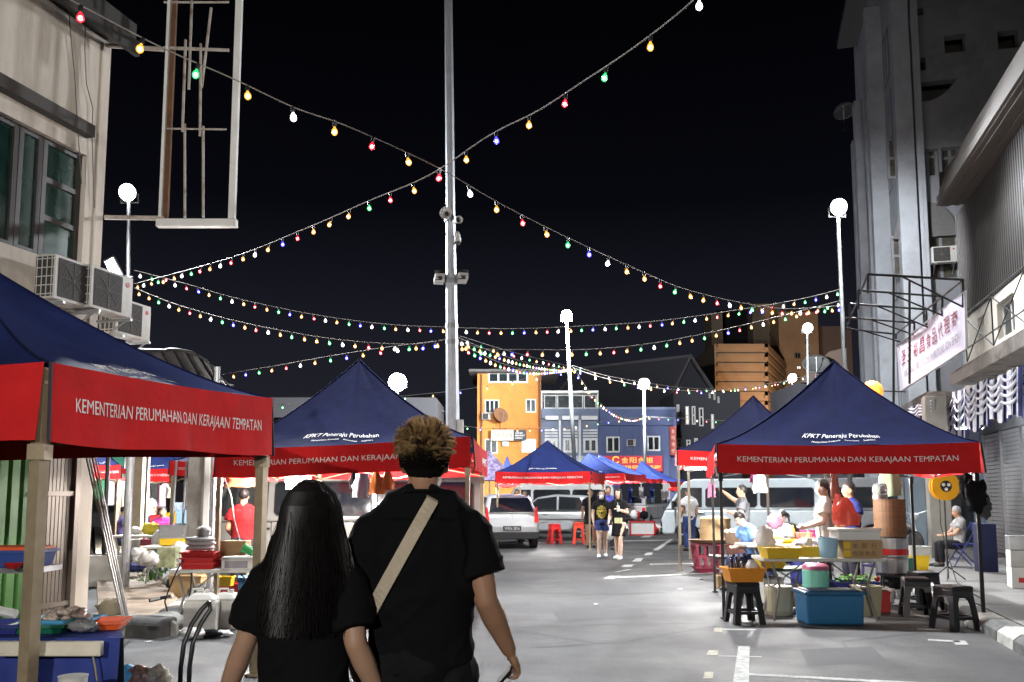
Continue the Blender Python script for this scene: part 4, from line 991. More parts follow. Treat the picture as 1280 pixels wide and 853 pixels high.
string([(716,457,36.4),(755,469,38),(810,479,42),(870,486,48),(930,485,55),(990,476,61)], 'string of lights from the slender lamp post toward the distant tower', 'gywywgybwyr', 24, bulb=1.3)
string([(716,460,36.4),(760,474,37),(830,486,40),(890,488,44),(960,480,47),(1009,470,48)], 'second lower string of lights toward the distant tower', 'bwygbywrg', 20, bulb=1.3)
string([(290,508,30),(362,505,31),(430,501,31),(516,494,31),(580,487,32),(650,475,34),(716,462,36)], 'faint string of lights low over the middle tent', 'bgywbgy', 12, bulb=1.2)
string([(560,531,52),(627,536,54),(703,534,56),(760,526,57.5),(806,521,59)], 'string of lights across the front of the orange shophouse', 'ygbyyyybwyw', 17, bulb=1.6)
string([(806,521,60),(850,523,60),(905,526,60),(960,527,60)], 'string of lights across the dark shophouse row', 'yrgbywrg', 13, bulb=1.5)
string([(575,420,18),(640,440,22),(712,458,36)], 'uppermost string from the mast to the slender lamp post', 'wgywr', 14)
# ================================================================== market tents
def tent(lab, cor, vt, vh, pk, leg_m=CREAM, legw=.045, txt=True, names=None, peak_xy=None, sag=.03, ground=None, under=None, side_txt=None, legs=(0,1,2,3), grp=None, detail=True, lining=False, vals=(0,1,2,3), blue=None):
    """cor: four ground corners FL, FR, BR, BL; vt: height of the valance top at each; vh: valance height; pk: peak height"""
    cor = [Vector((c[0], c[1], 0)) for c in cor]
    vt = vt if hasattr(vt, '__len__') else [vt]*4
    ctr = sum(cor, Vector((0,0,0)))/4
    t = thing('market_tent', lab, 'tent', ctr, grp)
    P = Vector((peak_xy[0], peak_xy[1], pk)) if peak_xy else ctr + V3(0,0,pk)
    top = [c + V3(0,0,h) for c, h in zip(cor, vt)]
    def roof(i, u, v):
        j = (i+1) % 4; e_ = top[i].lerp(top[j], u); z = e_.z - sag*sin(pi*u)*(1-v)**2
        p = e_.lerp(P, v); p.z = z + (P.z-z)*(.80*v**1.45+.20*v)
        s_ = sin(pi*u)*v*(1-v)*.20; e0 = min(1,6*u*(1-u)); p = p - V3(0,0,s_ + (.045*noise.noise(Vector((u*4+i*2, v*2.5, ctr.x))) + .030*abs(noise.noise(Vector((u*9+v*4+i, v*5-u*3, ctr.y)))) )*e0*(1-v*.5))
        return p
    nm = []
    for i in range(4):
        j = (i+1) % 4; e_ = (top[j]-top[i]).normalized(); nm.append(Vector((e_.y, -e_.x, 0)) if (Vector((e_.y,-e_.x,0))).dot(top[i]+top[j]-2*ctr) > 0 else Vector((-e_.y, e_.x, 0)))
    def val(i, u, v, off=0.0):
        j = (i+1) % 4; e_ = top[i].lerp(top[j], u); z = e_.z - sag*sin(pi*u)
        wv = .014*sin(u*17+i)+.010*sin(u*41+2*i+v*3)+.030*noise.noise(Vector((u*7+i*3.1, v*1.6, ctr.x)))+.018*noise.noise(Vector((u*19, v*5+i, ctr.y)))
        hh = vh*(1-.0*u)
        return V3(e_.x, e_.y, z - hh*(1-v) - .012*sin(u*9+i)*(1-v)) + nm[i]*(.025 + off + wv*(1-v) + .015*(1-v))
    g = coll()
    for i in range(4): g.grid(lambda u, v: roof(i, u, v*.985), 26, 20)
    build(g, 'canopy_roof', blue or BLUE, t, smooth=True)
    if lining:
        g = coll()
        for i in range(4): g.grid(lambda u, v: roof(i, .02+.96*u, v*.95)-V3(0,0,.035)-nm[i]*.02, 12, 8)
        build(g, 'lining', mat('pale_canopy_lining', (.62,.60,.56), .85, bump=.3, bscale=8), t, smooth=True)
    for i in vals:
        g = coll(); g.grid(lambda u, v: val(i, u, v), 28, 4); build(g, 'valance', RED, t, smooth=True)
    for i in range(4):
        g = coll(); g.tube([roof(i, 0, k/12)+V3(0,0,.004) for k in range(13)], .010, 4); build(g, 'ridge_seam', BLUE, t)
        g = coll(); g.tube([val(i, 0, 0), val(i, 0, 1)], .012, 4); build(g, 'corner_binding', mat('dark_binding', (.03,.02,.03), .8), t)
    if txt:
        def tx(i, s, u0, u1, v0, v1, bold=0.0):
            g = coll(); text_on(g, s, lambda u, v: val(i, u0+(u1-u0)*u, v0+(v1-v0)*v, .006), bold=bold); build(g, 'lettering', PRINT, t)
        def tr(i, s, u0, u1, v0, v1, **k):
            g = coll()
            def f(u, v):
                uu = u0+(u1-u0)*u; vv = v0+(v1-v0)*v; w = (uu-.5)/(1-vv*.75)+.5 if False else uu
                return roof(i, w, vv) + V3(0,0,.018) + nm[i]*.014
            text_on(g, s, f, **k); build(g, 'roof_lettering', PRINT, t)
        order = {0: (0,1), 1: (0,1), 2: (0,1), 3: (0,1)}
        for i in (0,1,3) if txt == 'all' else (0,):
            tx(i, 'KEMENTERIAN PERUMAHAN DAN KERAJAAN TEMPATAN', .08, .92, .36, .60)
            tr(i, 'KPKT Peneraju Perubahan', .305, .675, .150, .225, bold=0.0, shear=.15)
            if detail: tr(i, 'Memperkasa Komuniti     Perumahan     Sejahtera', .36, .64, .100, .130, bold=0.0)
    if side_txt: side_txt(val, t)
    for i in legs:
        c = cor[i]; inn = (ctr-c).normalized(); inn.z = 0; b_ = c + inn*.05
        g = coll(); g.box(b_+V3(0,0,(vt[i]-.03)/2), (legw,legw,vt[i]-.03), math.atan2((cor[1]-cor[0]).y,(cor[1]-cor[0]).x)); lg = build(g, 'leg', leg_m, t)
        g = coll(); g.box(b_+V3(0,0,.012), (legw*1.9,legw*1.9,.02)); g.box(b_+V3(0,0,vt[i]-vh-.06), (legw*1.35,legw*1.35,.09)); h = build(g, 'foot', leg_m, None); h.data.transform(Matrix.Translation(-wloc(lg))); h.parent = lg
    for i in range(4):                                                  # scissor truss under the eaves
        j = (i+1) % 4; a, b_ = top[i]-V3(0,0,.10), top[j]-V3(0,0,.10); d = ctr-(cor[i]+cor[j])/2; d.z = 0; d = d.normalized()*.06; n = 2
        for k in range(n):
            p, q = a.lerp(b_, k/n)+d, a.lerp(b_, (k+1)/n)+d
            g = coll(); g.bar(p, q-V3(0,0,.26), .018); g.bar(p-V3(0,0,.26)+d*.4, q+d*.4, .018); build(g, 'truss_bar', leg_m, t)
    g = coll(); g.tube([P-V3(0,0,1.2), P-V3(0,0,.05)], .018, 6)
    for c in top: g.bar(c-V3(0,0,.12), P-V3(0,0,1.1), .018)
    build(g, 'peak_frame', leg_m, t)
    return t, top, P
def quad_from(fl, fr, depth):
    fl, fr = Vector((fl[0],fl[1],0)), Vector((fr[0],fr[1],0)); d = (fr-fl).normalized(); n = Vector((-d.y, d.x, 0))*depth
    return [fl, fr, fr+n, fl+n]
GRP = 'blue and red market tents'
# right front tent
fl, fr = W(897,590,10.6), W(1228,590,10.0)
tR, topR, PR = tent('blue and red tent over the food stall on the right with a pointed roof', quad_from((fl.x,10.6),(fr.x,10.05),3.0), [2.07,2.06,2.07,2.07], .34, 3.25, leg_m=BLACK, legw=.036, txt=True, peak_xy=(W(1046,458,11.6).x, 11.7), grp=GRP, lining=True, vals=(0,1,3))
# second right tent
a = W(845,575,17.5); tent('blue and red tent partly hidden behind the right front tent', [(a.x,17.4),(a.x+3.4,18.6),(a.x+3.0,21.6),(W(858,575,20.6).x,20.6)], 2.35, .30, 3.65, leg_m=mat('brown_leg',(.22,.19,.15),.5), txt=True, detail=False, peak_xy=(W(942,503,19.3).x,19.3), grp=GRP, lining=True, vals=(0,1,3))
# middle tent
fl, fr = W(270,590,10.75), W(588,585,10.1)
cq = quad_from((fl.x,10.75),(fr.x,10.1),3.0)
def side(val, t):
    g = coll(); text_on(g, 'KPKT', lambda u, v: val(1, .55+.3*u, .35+.3*v, .006), bold=.02); build(g, 'lettering', PRINT, t)
tent('blue and red tent in the middle behind the walking couple', [cq[0],cq[1],Vector((W(606,580,12.3).x,12.6,0)),cq[3]], [2.02,2.13,2.08,2.05], .345, 3.32, txt=True, peak_xy=(W(449,463,12.0).x,12.0), side_txt=side, grp=GRP)
# near left tent
a, b_ = W(57,500,5.15), W(337,520,7.35); d = Vector((b_.x-a.x, b_.y-a.y, 0)); n = Vector((-d.y, d.x, 0)).normalized()*4.3
A_, B_ = Vector((a.x,a.y,0)), Vector((b_.x,b_.y,0))
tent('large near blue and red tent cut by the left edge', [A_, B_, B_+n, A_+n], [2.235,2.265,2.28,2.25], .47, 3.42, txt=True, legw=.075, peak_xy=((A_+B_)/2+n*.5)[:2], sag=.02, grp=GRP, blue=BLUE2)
# left rear tents seen under the near tent
def simple(px0, px1, y, Y0, Y1, lab, pkpx, pky, h=2.15, vh=.3, dep=3.0, **k):
    p, q = W(px0, y, Y0), W(px1, y, Y1); c = quad_from((p.x,Y0),(q.x,Y1),dep); m = sum(c, Vector((0,0,0)))/4
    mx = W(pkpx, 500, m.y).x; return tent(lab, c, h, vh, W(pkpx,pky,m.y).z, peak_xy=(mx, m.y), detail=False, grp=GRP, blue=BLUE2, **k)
simple(213, 318, 590, 15.2, 14.6, 'pale lit blue and red tent behind the near left tent', 300, 540, h=2.05, vh=.24)
simple(150, 240, 590, 21, 20, 'blue and red tent farther back on the left side', 190, 548, h=2.1)
simple(100, 150, 590, 17.5, 18.5, 'blue and red tent at the left behind the metal gate', 120, 545, h=2.1, vh=.28)
# centre far tents
simple(620, 738, 600, 24.6, 24.0, 'blue and red tent in the middle distance above the silver car', 684, 551, h=2.12, vh=.30)
simple(709, 781, 600, 36, 35, 'blue tent right behind the middle distance tent', 735, 566, h=2.35, vh=.28)
simple(752, 800, 600, 43, 42, 'blue tent between two nearer tents in the far lane', 748, 568, h=2.3, vh=.28)
simple(784, 833, 600, 46, 45, 'small far blue tent with a gold crest', 800, 576, h=2.2, vh=.28)
simple(620, 650, 600, 44, 44, 'small purple blue tent left of the middle distance tent', 634, 570, h=2.2, vh=.28, txt=False)
simple(836, 870, 600, 58, 58, 'tiny far blue tent seen between the tent legs', 850, 598, h=2.1, vh=.28, txt=False)
simple(330, 415, 560, 17.5, 17, 'blue tent peeking out behind the left slope of the middle tent', 369, 518, h=2.5, vh=.3, txt=False)
# pale printed umbrella
pu = thing('umbrella', 'pale lilac patterned umbrella left of the middle distance tent', 'umbrella', W(613,620,30))
g = coll(); c = W(612,566,30); g.lathe([(1.0,-.95),(.62,-.62),(.3,-.25),(.02,.05)], c, 8); build(g, 'canopy', mat('lilac_print', (.36,.30,.62), .8, var=.9, scale=9), pu)
g = coll(); g.tube([(c.x,30,0), c], .025, 6); build(g, 'pole', WHITEM, pu)
cup = thing('parasol', 'green market parasol glimpsed under the near tent', 'parasol', W(150,640,19))
g = coll(); c = W(150,570,22); g.lathe([(1.5,-.55),(.8,-.25),(.02,.15)], c, 8); build(g, 'canopy', mat('green_cloth', (.03,.20,.12), .8), cup); g = coll(); g.tube([(c.x,22,0), c], .025, 6); build(g, 'pole', STEEL, cup)
# ================================================================== vehicles
def paint(name, col): return mat(name, col, .32, metal=.1, var=.05, coat=.6, dirt=tuple(c*.6 for c in col), dscale=1.2, damt=.3)
TYRE = mat('tyre_rubber', (.018,.018,.018), .85); RIM = mat('alloy_rim', (.5,.5,.52), .35, metal=.8)
CGL = mat('car_glass', (.015,.018,.022), .06, spec=.9, var=.2); TRIM = mat('car_black_trim', (.02,.02,.022), .6)
TAIL = mat('tail_lamp_red', (.55,.02,.02), .2, emit=(1,.05,.03), estr=.3); HEAD = mat('head_lamp_glass', (.6,.62,.65), .12, metal=.3)
PLATE = mat('plate_black', (.02,.02,.02), .4)
def wheel(t, x, y, r, w=.19):
    Mx = Matrix.Rotation(R(90), 3, 'X')
    b = MB(); b.lathe([(r*.62,-w/2),(r*.94,-w/2),(r,-w*.3),(r,w*.3),(r*.94,w/2),(r*.62,w/2)], (0,0,0), 24, Mx)
    wt = build(b, 'wheel', TYRE, t, local=True, smooth=False); wt.location = (x,y,r)
    b = MB(); b.lathe([(r*.63,-w*.42),(r*.63,w*.42)], (0,0,0), 20, Mx)
    s_ = 1 if y > 0 else -1
    for k in range(5):
        a = 2*pi*k/5; b.box((r*.33*cos(a), s_*w*.45, r*.33*sin(a)), (r*.62,.03,r*.16), m=Matrix.Rotation(-a,3,'Y'))
    build(b, 'rim', RIM, wt, local=True)
def vehicle(name, label, cat, prof_low, prof_up, wid, wup, wheels, r, pm, loc, rz, panes, rear=True, extra=None, grp=None, holes=True, bev=.045):
    """prof_low: side outline to the belt (x,z); prof_up: greenhouse outline, first and last points on the belt; wup: half width at roof"""
    t = thing(name, label, cat, loc, grp, rz)
    hw = wid/2
    lowp = []
    for p in prof_low: lowp.append(p)
    # wheel arch cut-outs along the bottom edge (drawn from front to rear at z0)
    z0 = min(z for _, z in prof_low); x0 = min(x for x, _ in prof_low); x1 = max(x for x, _ in prof_low)
    bot = []; ra = r*1.18
    for wx in sorted(wheels):
        dz = z0 - r; 
        aa = math.acos(max(-1,min(1,dz/ra)))
        for k in range(9):
            a = pi/2 + (aa) - 2*aa*k/8
            bot.append((wx + ra*cos(a)*1.0, r + ra*sin(a)))
    pl = list(prof_low) + bot                                            # prof_low must run rear-bottom? see callers: front-bottom, up over bonnet, belt, rear-bottom
    b = MB(); b.poly([(x, -hw, z) for x, z in pl], (0, 2*hw, 0)); build(b, 'body', pm, t, local=True, bevel=bev, seg=4)
    zb = min(z for _, z in prof_up); zt_ = max(z for _, z in prof_up)
    def hy(z): return hw*.985 + (wup-hw*.985)*(z-zb)/(zt_-zb)
    b = MB(); n = len(prof_up); vs = [(x,-hy(z),z) for x,z in prof_up] + [(x,hy(z),z) for x,z in prof_up]
    ar = sum(prof_up[i][0]*prof_up[(i+1)%n][1]-prof_up[(i+1)%n][0]*prof_up[i][1] for i in range(n))
    f0 = tuple(range(n)) if ar > 0 else tuple(range(n-1,-1,-1)); f1 = tuple(n+k for k in reversed(f0))
    fs = [f0, f1]
    for i in range(n):
        j = (i+1) % n; q = (i, n+i, n+j, j) if ar > 0 else (j, n+j, n+i, i); fs.append(q)
    b.add(vs, fs); build(b, 'cabin', pm, t, local=True, bevel=bev*1.1, seg=4)
    for q in panes:                                                       # side glass on both sides
        for s_ in (-1, 1):
            b = MB(); b.poly([(x, s_*(hy(z)+.001), z) for x, z in q], (0, s_*.012, 0)); build(b, 'side_window', CGL, t, local=True)
            b = MB(); pts = [(x, s_*(hy(z)+.010), z) for x, z in q]; b.tube(pts+[pts[0]], .014, 4, caps=False); build(b, 'window_seal', TRIM, t, local=True)
    for wx in wheels:
        for s_ in (-1, 1): wheel(t, wx, s_*(hw-.09), r)
    if extra: extra(t, hw, hy)
    return t
def endglass(t, x0, z0, x1, z1, hw0, hw1, sgn, name):
    "glass on a sloping end between (x0,z0) and (x1,z1)"
    b = MB(); nx = Vector((z1-z0, 0, -(x1-x0))).normalized()*sgn; o = nx*.006
    b.poly([Vector((x0,-hw0,z0))+o, Vector((x0,hw0,z0))+o, Vector((x1,hw1,z1))+o, Vector((x1,-hw1,z1))+o], nx*.010); build(b, name, CGL, t, local=True)
def hatch(label, loc, rz, col, plate='', grp=None):
    low = [(1.72,.24),(1.76,.55),(1.66,.78),(1.0,.93),(-1.70,.95),(-1.76,.60),(-1.72,.26)]
    up = [(1.02,.92),(.38,1.40),(-.2,1.50),(-1.25,1.46),(-1.66,.94)]
    def ex(t, hw, hy):
        endglass(t, -1.64, 1.0, -1.33, 1.38, hw*.80, hw*.68, -1, 'rear_window'); endglass(t, .97, .98, .44, 1.36, hw*.82, hw*.70, 1, 'windscreen')
        for s_ in (-1,1):
            b = MB(); b.poly([(-1.735,s_*hw*.97,.72),(-1.735,s_*hw*.80,.72),(-1.66,s_*hw*.86,1.12),(-1.66,s_*hw*.93,1.15)], (-.03,0,0)); build(b, 'tail_lamp', TAIL, t, local=True)
            b = MB(); b.box((1.69,s_*hw*.74,.68), (.12,.28,.15)); build(b, 'headlight', HEAD, t, local=True, bevel=.02)
            b = MB(); b.box((.62,s_*(hw+.08),.98), (.09,.16,.12)); build(b, 'mirror', col, t, local=True, bevel=.02)
            b = MB(); b.box((.1,s_*(hw+.004),.82), (.16,.02,.03)); build(b, 'door_handle', TRIM, t, local=True)
        b = MB(); b.box((-1.76,0,.36), (.10,hw*1.92,.20)); build(b, 'rear_bumper', TRIM, t, local=True, bevel=.02)
        b = MB(); b.box((1.76,0,.34), (.08,hw*1.8,.16)); build(b, 'front_bumper', TRIM, t, local=True, bevel=.02)
        b = MB(); b.box((-1.772,0,.56), (.02,.50,.13)); pl_ = build(b, 'number_plate', PLATE, t, local=True)
        if plate: b = MB(); text_plane(b, plate, (-1.785,.21,.515), (0,-.42,0), (0,0,.09)); build(b, 'plate_lettering', PRINT, pl_, local=True)
        b = MB(); b.box((-1.745,0,.90), (.02,.10,.05)); build(b, 'badge', RIM, t, local=True)
    return vehicle('hatchback_car', label, 'car', low, up, 1.55, .58, (1.12,-1.15), .28, col, loc, rz,
                   [[(.78,.98),(.36,1.34),(-.28,1.42),(-.28,.98)], [(-.36,.98),(-.36,1.42),(-1.05,1.38),(-1.24,.98)]], extra=ex, grp=grp, bev=.13)
def van(label, loc, rz, col, L=4.5, H=1.95, grp=None, three=True):
    h = L/2
    low = [(h-.02,.32),(h,.75),(h-.10,1.02),(-h+.02,1.04),(-h,.60),(-h+.02,.34)]
    up = [(h-.11,1.02),(h-.62,H-.12),(h-.95,H),(-h+.35,H),(-h+.10,H-.16),(-h+.03,1.04)]
    def ex(t, hw, hy):
        endglass(t, h-.15, 1.10, h-.57, H-.20, hw*.86, hw*.80, 1, 'windscreen'); endglass(t, -h+.045, 1.15, -h+.095, H-.28, hw*.78, hw*.74, -1, 'rear_window')
        for s_ in (-1,1):
            b = MB(); b.box((h-.01,s_*hw*.76,.72), (.06,.26,.17)); build(b, 'headlight', HEAD, t, local=True, bevel=.02)
            b = MB(); b.box((-h,s_*hw*.88,.80), (.05,.13,.34)); build(b, 'tail_lamp', TAIL, t, local=True, bevel=.01)
            b = MB(); b.box((h-.38,s_*(hw+.12),1.18), (.07,.14,.24)); b.tube([(h-.36,s_*hw*.98,1.05),(h-.38,s_*(hw+.12),1.1)], .012, 5); build(b, 'mirror', TRIM, t, local=True)
            b = MB()
            for x in (h-.42, h-1.28, h-2.35): b.box((x,s_*(hw+.0015),.72), (.012,.006,.62))
            build(b, 'door_seam', TRIM, t, local=True)
            b = MB(); b.box((h-1.18,s_*(hw+.015),.92), (.16,.03,.035)); build(b, 'door_handle', TRIM, t, local=True)
            b = MB(); b.box((-.2,s_*(hw+.004),.50), (L*.62,.012,.045)); build(b, 'side_moulding', TRIM, t, local=True)
        b = MB(); b.box((h,0,.42), (.12,hw*1.9,.16)); build(b, 'front_bumper', TRIM, t, local=True, bevel=.02)
        b = MB(); b.box((-h,0,.42), (.12,hw*1.9,.16)); build(b, 'rear_bumper', TRIM, t, local=True, bevel=.02)
        b = MB(); b.box((-h-.01,0,.62), (.02,.46,.12)); build(b, 'number_plate', PLATE, t, local=True)
    z0, z1 = 1.13, H-.27; xs = [h-.42, h-1.22]
    w1 = [(h-.32,z0),(h-.62,z1),(h-1.20,z1),(h-1.20,z0)]; a = h-1.32; e_ = -h+.25; m = (a+e_)/2
    def rr(x0, x1): return [(x0-.05,z0),(x0,z0+.05),(x0,z1-.05),(x0-.05,z1),(x1+.05,z1),(x1,z1-.05),(x1,z0+.05),(x1+.05,z0)]
    return vehicle('van', label, 'van', low, up, 1.65, .70, (h-.75,-h+.95), .31, col, loc, rz, [w1, rr(a, m+.05), rr(m-.05, e_)], extra=ex, grp=grp)
WHITEP = paint('white_car_paint', (.62,.63,.64)); SILV = paint('silver_car_paint', (.34,.36,.38)); GREYP = paint('grey_beige_van_paint', (.30,.29,.27)); ICE = paint('ice_blue_van_paint', (.52,.60,.64))
DKP = paint('dark_grey_car_paint', (.05,.05,.055))
c = G(632,680); hatch('white hatchback parked with its rear to the viewer beyond the middle tent', (c.x-.05, 26.2, 0), R(90)-R(-8), WHITEP, 'WRN 3816')
hatch('silver hatchback parked side on in front of the row of buildings', (W(690,640,30).x, 30.3, 0), R(180)-R(12), SILV)
van('white van parked behind the silver car', (W(700,640,34.5).x, 35.0, 0), R(180)-R(8), WHITEP)
van('white van with open sided display of goods beyond the two walking women', (W(806,640,37).x, 38.5, 0), R(68), WHITEP, grp='white vans down the lane')
van('farther white van half hidden behind the other white van', (W(790,640,45).x-1.5, 46, 0), R(70), WHITEP, grp='white vans down the lane')
van('pale grey van parked behind the middle tent with three side windows', (W(430,640,14.9).x, 15.3, 0), R(180)+R(2), GREYP, L=4.8, H=1.95)
van('ice blue van parked behind the food stall on the right', (W(935,640,26).x+.0, 26.5, 0), R(180)+R(-22), ICE, L=4.6)
van('dim grey van under the far end of the covered way', (W(1080,640,24).x, 25.4, 0), R(180)+R(-50), mat('dim_grey_van',(.16,.17,.18),.4), L=4.4)
hatch('dark car parked far down the left lane', (-8.5, 27, 0), R(70), DKP)
van('white van parked far left behind the rear tents', (-9.5, 33, 0), R(100), WHITEP)
hatch('dark hatchback parked between the white hatchback and the silver car', (W(668,640,34).x, 36, 0), R(100), DKP)
# motorcycle in the covered way
mc = thing('motorcycle', 'parked motorcycle seen end on in the dim covered way', 'motorcycle', (W(1132,660,19).x, 19, .13))
Mx = Matrix.Rotation(R(90), 3, 'Y')
for yy in (-.45,.55):
    g = coll(); g.lathe([(.20,-.05),(.28,-.05),(.30,0),(.28,.05),(.20,.05)], mc.location+V3(0,yy,.30), 18, Mx); build(g, 'wheel', TYRE, mc)
g = coll(); g.ball(mc.location+V3(0,.05,.62), (.13,.38,.14)); build(g, 'seat', TRIM, mc, smooth=True)
g = coll(); g.tube([mc.location+V3(-.32,-.35,1.0), mc.location+V3(0,-.4,.92), mc.location+V3(.32,-.35,1.0)], .016, 6); g.tube([mc.location+V3(0,-.4,.92), mc.location+V3(0,-.48,.3)], .03, 6); build(g, 'handlebar', STEEL, mc)
g = coll(); g.ball(mc.location+V3(0,-.46,.88), (.10,.06,.09)); build(g, 'headlight', HEAD, mc, smooth=True)
# ================================================================== people
SKIN = mat('skin_tan', (.42,.23,.14), .5, var=.08, scale=9, bump=.08, bscale=120, sss=.08)
SKINP = mat('skin_pale', (.62,.42,.32), .5, var=.06, scale=9, sss=.08)
HAIRM = mat('black_hair', (.010,.008,.008), .44, var=.3, scale=30, spec=.42)
SHOEW = mat('white_shoe', (.72,.72,.70), .6); SHOED = mat('dark_shoe', (.02,.02,.02), .6)
FACED = mat('face_dark_detail', (.02,.012,.01), .5); LIP = mat('lips', (.35,.10,.08), .5)
def cloth(name, col): return mat('cloth_'+name, col, .92, var=.2, scale=7, bump=.45, bscale=11, spec=.14)
def lerp3(a, b, t): return tuple(a[i]+(b[i]-a[i])*t for i in range(3))
POSE0 = dict(pel=(0,0,.525), ch=(0,.0,.72), nb=(0,-.008,.825), hd=(0,.012,.925), rsh=(.100,0,.786), lsh=(-.100,0,.786), rel=(.132,-.015,.635), lel=(-.132,-.015,.635),
    rwr=(.142,.045,.490), lwr=(-.142,.045,.490), rhip=(.050,0,.505), lhip=(-.050,0,.505), rkn=(.055,.015,.285), lkn=(-.055,.015,.285), ran=(.058,-.01,.045), lan=(-.058,-.01,.045), face=0.0, nod=0.0)
def limb(b, pts, rs, n=10):
    for p, r in zip(pts, rs): b.ball(p, r, n, 6)
    for i in range(len(pts)-1): b.tube([pts[i], pts[i+1]], [rs[i], rs[i+1]], n)
def hand(b, wr, el, H, side, curl=.5, palm_dir=None):
    d = (Vector(wr)-Vector(el)).normalized(); fw = Vector(palm_dir) if palm_dir else Vector((0,1,0))
    fw = (fw - d*fw.dot(d)).normalized(); sd = d.cross(fw).normalized()      # sd: palm normal
    if sd.x*side > 0: sd = -sd
    s = H
    c = Vector(wr) + d*.030*s
    M = Matrix((fw, sd, d)).transposed()
    b.ball(c, (.021*s,.0105*s,.032*s), 10, 6, M)
    for k in range(4):
        off = (k-1.5)*.0098*s; L = (.034,.040,.038,.030)[3-k if side > 0 else 3-k]*s
        p0 = Vector(wr) + d*.054*s + fw*off; q = curl
        p1 = p0 + (d*cos(q*.7)+sd*sin(q*.7))*L*.5; p2 = p1 + (d*cos(q*1.8)+sd*sin(q*1.8))*L*.5
        b.tube([p0-d*.01*s, p0, p1, p2], [.0058*s,.0056*s,.0052*s,.0040*s], 7)
    t0 = Vector(wr) + d*.018*s + fw*.016*s; t1 = t0 + (d*.7+fw*.6+sd*.2).normalized()*.020*s; t2 = t1 + (d*.9+fw*.1+sd*.4).normalized()*.018*s
    b.tube([t0, t1, t2], [.0075*s,.0065*s,.0048*s], 7)
def person(label, loc, rz, H, pose=None, top='black', topc=(.01,.01,.012), bot='trousers', botc=(.02,.02,.025), hair='short', skin=None, shoes=None, voxel=.013, sleeve=.55, hem=.49, fold=.006, face=True, curl=.6, hairc=None, girth=1.0, hands=True, skip_hair=False, sitting=False, bottom_z=None):
    P = dict(POSE0); P.update(pose or {}); skin = skin or SKIN; shoes = shoes or SHOED
    J = {k: Vector(v)*H for k, v in P.items() if hasattr(v, '__len__')}
    t = thing('person', label, 'person', loc, None, rz)
    g_ = girth; b = MB()
    sp = (J['nb']-J['pel']); up = sp.normalized(); sd = (J['rsh']-J['lsh']).normalized(); fw = up.cross(sd).normalized(); Mt = Matrix((sd, fw, up)).transposed()
    def tp(k): return J['pel'].lerp(J['nb'], k)
    b.ball(tp(.66), (.098*H*g_,.060*H*g_,.105*H), 14, 10, Mt); b.ball(tp(.32), (.080*H*g_,.056*H*g_,.10*H), 14, 10, Mt); b.ball(tp(.02), (.088*H*g_,.062*H*g_,.065*H), 14, 10, Mt)
    limb(b, [J['lsh'], tp(.93), J['rsh']], [.036*H, .038*H, .036*H])
    for k_ in ('lsh','rsh'): b.tube([J['nb']+up*.010*H, J['nb'].lerp(J[k_],.5)+up*.002*H, J[k_]], [.028*H,.030*H,.030*H], 10)
    hd = J['hd']; nt = J['nb'].lerp(hd, .45); b.tube([J['nb']-up*.02*H, J['nb']+up*.012*H, nt, hd-V3(0,0,.02*H)], [.038*H,.0345*H,.0325*H,.033*H], 12)
    fa = P['face']; nd = P['nod']; Mh = Matrix.Rotation(fa, 3, 'Z') @ Matrix.Rotation(nd, 3, 'X')
    def hp(x, y, z): return hd + Mh @ Vector((x*H, y*H, z*H))
    b.ball(hp(0,-.006,.012), (.043*H,.052*H,.055*H), 16, 12, Mh); b.ball(hp(0,.012,-.028), (.034*H,.036*H,.042*H), 14, 10, Mh)
    b.ball(hp(0,.022,-.052), (.019*H,.018*H,.016*H), 10, 8, Mh)
    b.tube([hp(0,.044,.010), hp(0,.056,-.016), hp(0,.046,-.022)], [.005*H,.0085*H,.006*H], 8)
    for s_ in (-1,1):
        b.ball(hp(s_*.0445,-.003,-.008), (.0055*H,.010*H,.017*H), 8, 6, Mh)
        b.ball(hp(s_*.020,.040,-.018), (.014*H,.010*H,.012*H), 8, 6, Mh)
    for sd_, s_ in (('r',1),('l',-1)):
        sh, el, wr = J[sd_+'sh'], J[sd_+'el'], J[sd_+'wr']
        limb(b, [sh, sh.lerp(el,.5), el, el.lerp(wr,.35), wr], [.033*H*g_,.030*H*g_,.0245*H,.0255*H,.0165*H])
        if hands: hand(b, wr, el, H, s_, curl)
        hp_, kn, an = J[sd_+'hip'], J[sd_+'kn'], J[sd_+'an']
        limb(b, [hp_, hp_.lerp(kn,.45), kn, kn.lerp(an,.32)+V3(0,-.006*H,0), an], [.056*H*g_,.050*H*g_,.034*H,.034*H*g_,.021*H])
        fd = Vector(P.get(sd_+'ft', (0,1,-.05))).normalized(); ft = an + fd*.045*H; M2 = fd.to_track_quat('Y','Z').to_matrix()
        b.ball(ft+V3(0,0,-.020*H), (.026*H,.072*H,.022*H), 10, 8, M2)
    body = remesh(b, voxel, 3); build(body, 'body', skin, t, local=True, smooth=True)
    if face:
        for s_ in (-1,1):
            e = MB(); e.ball(hp(s_*.019,.0435,.002), (.0085*H,.004*H,.0042*H), 10, 6, Mh); ey = build(e, 'eye', mat('eye_white', (.7,.68,.65), .3), t, local=True)
            e = MB(); e.ball(hp(s_*.019,.0470,.002), (.0036*H,.0016*H,.0036*H), 8, 6, Mh); build(e, 'iris', FACED, ey, local=True)
            e = MB(); e.tube([hp(s_*.010,.046,.0125), hp(s_*.020,.046,.0155), hp(s_*.030,.041,.012)], .0016*H, 5); build(e, 'eyebrow', FACED, t, local=True)
        e = MB(); e.tube([hp(-.012,.0455,-.037), hp(0,.0485,-.036), hp(.012,.0455,-.037)], [.0015*H,.003*H,.0015*H], 6); build(e, 'mouth', LIP, t, local=True)
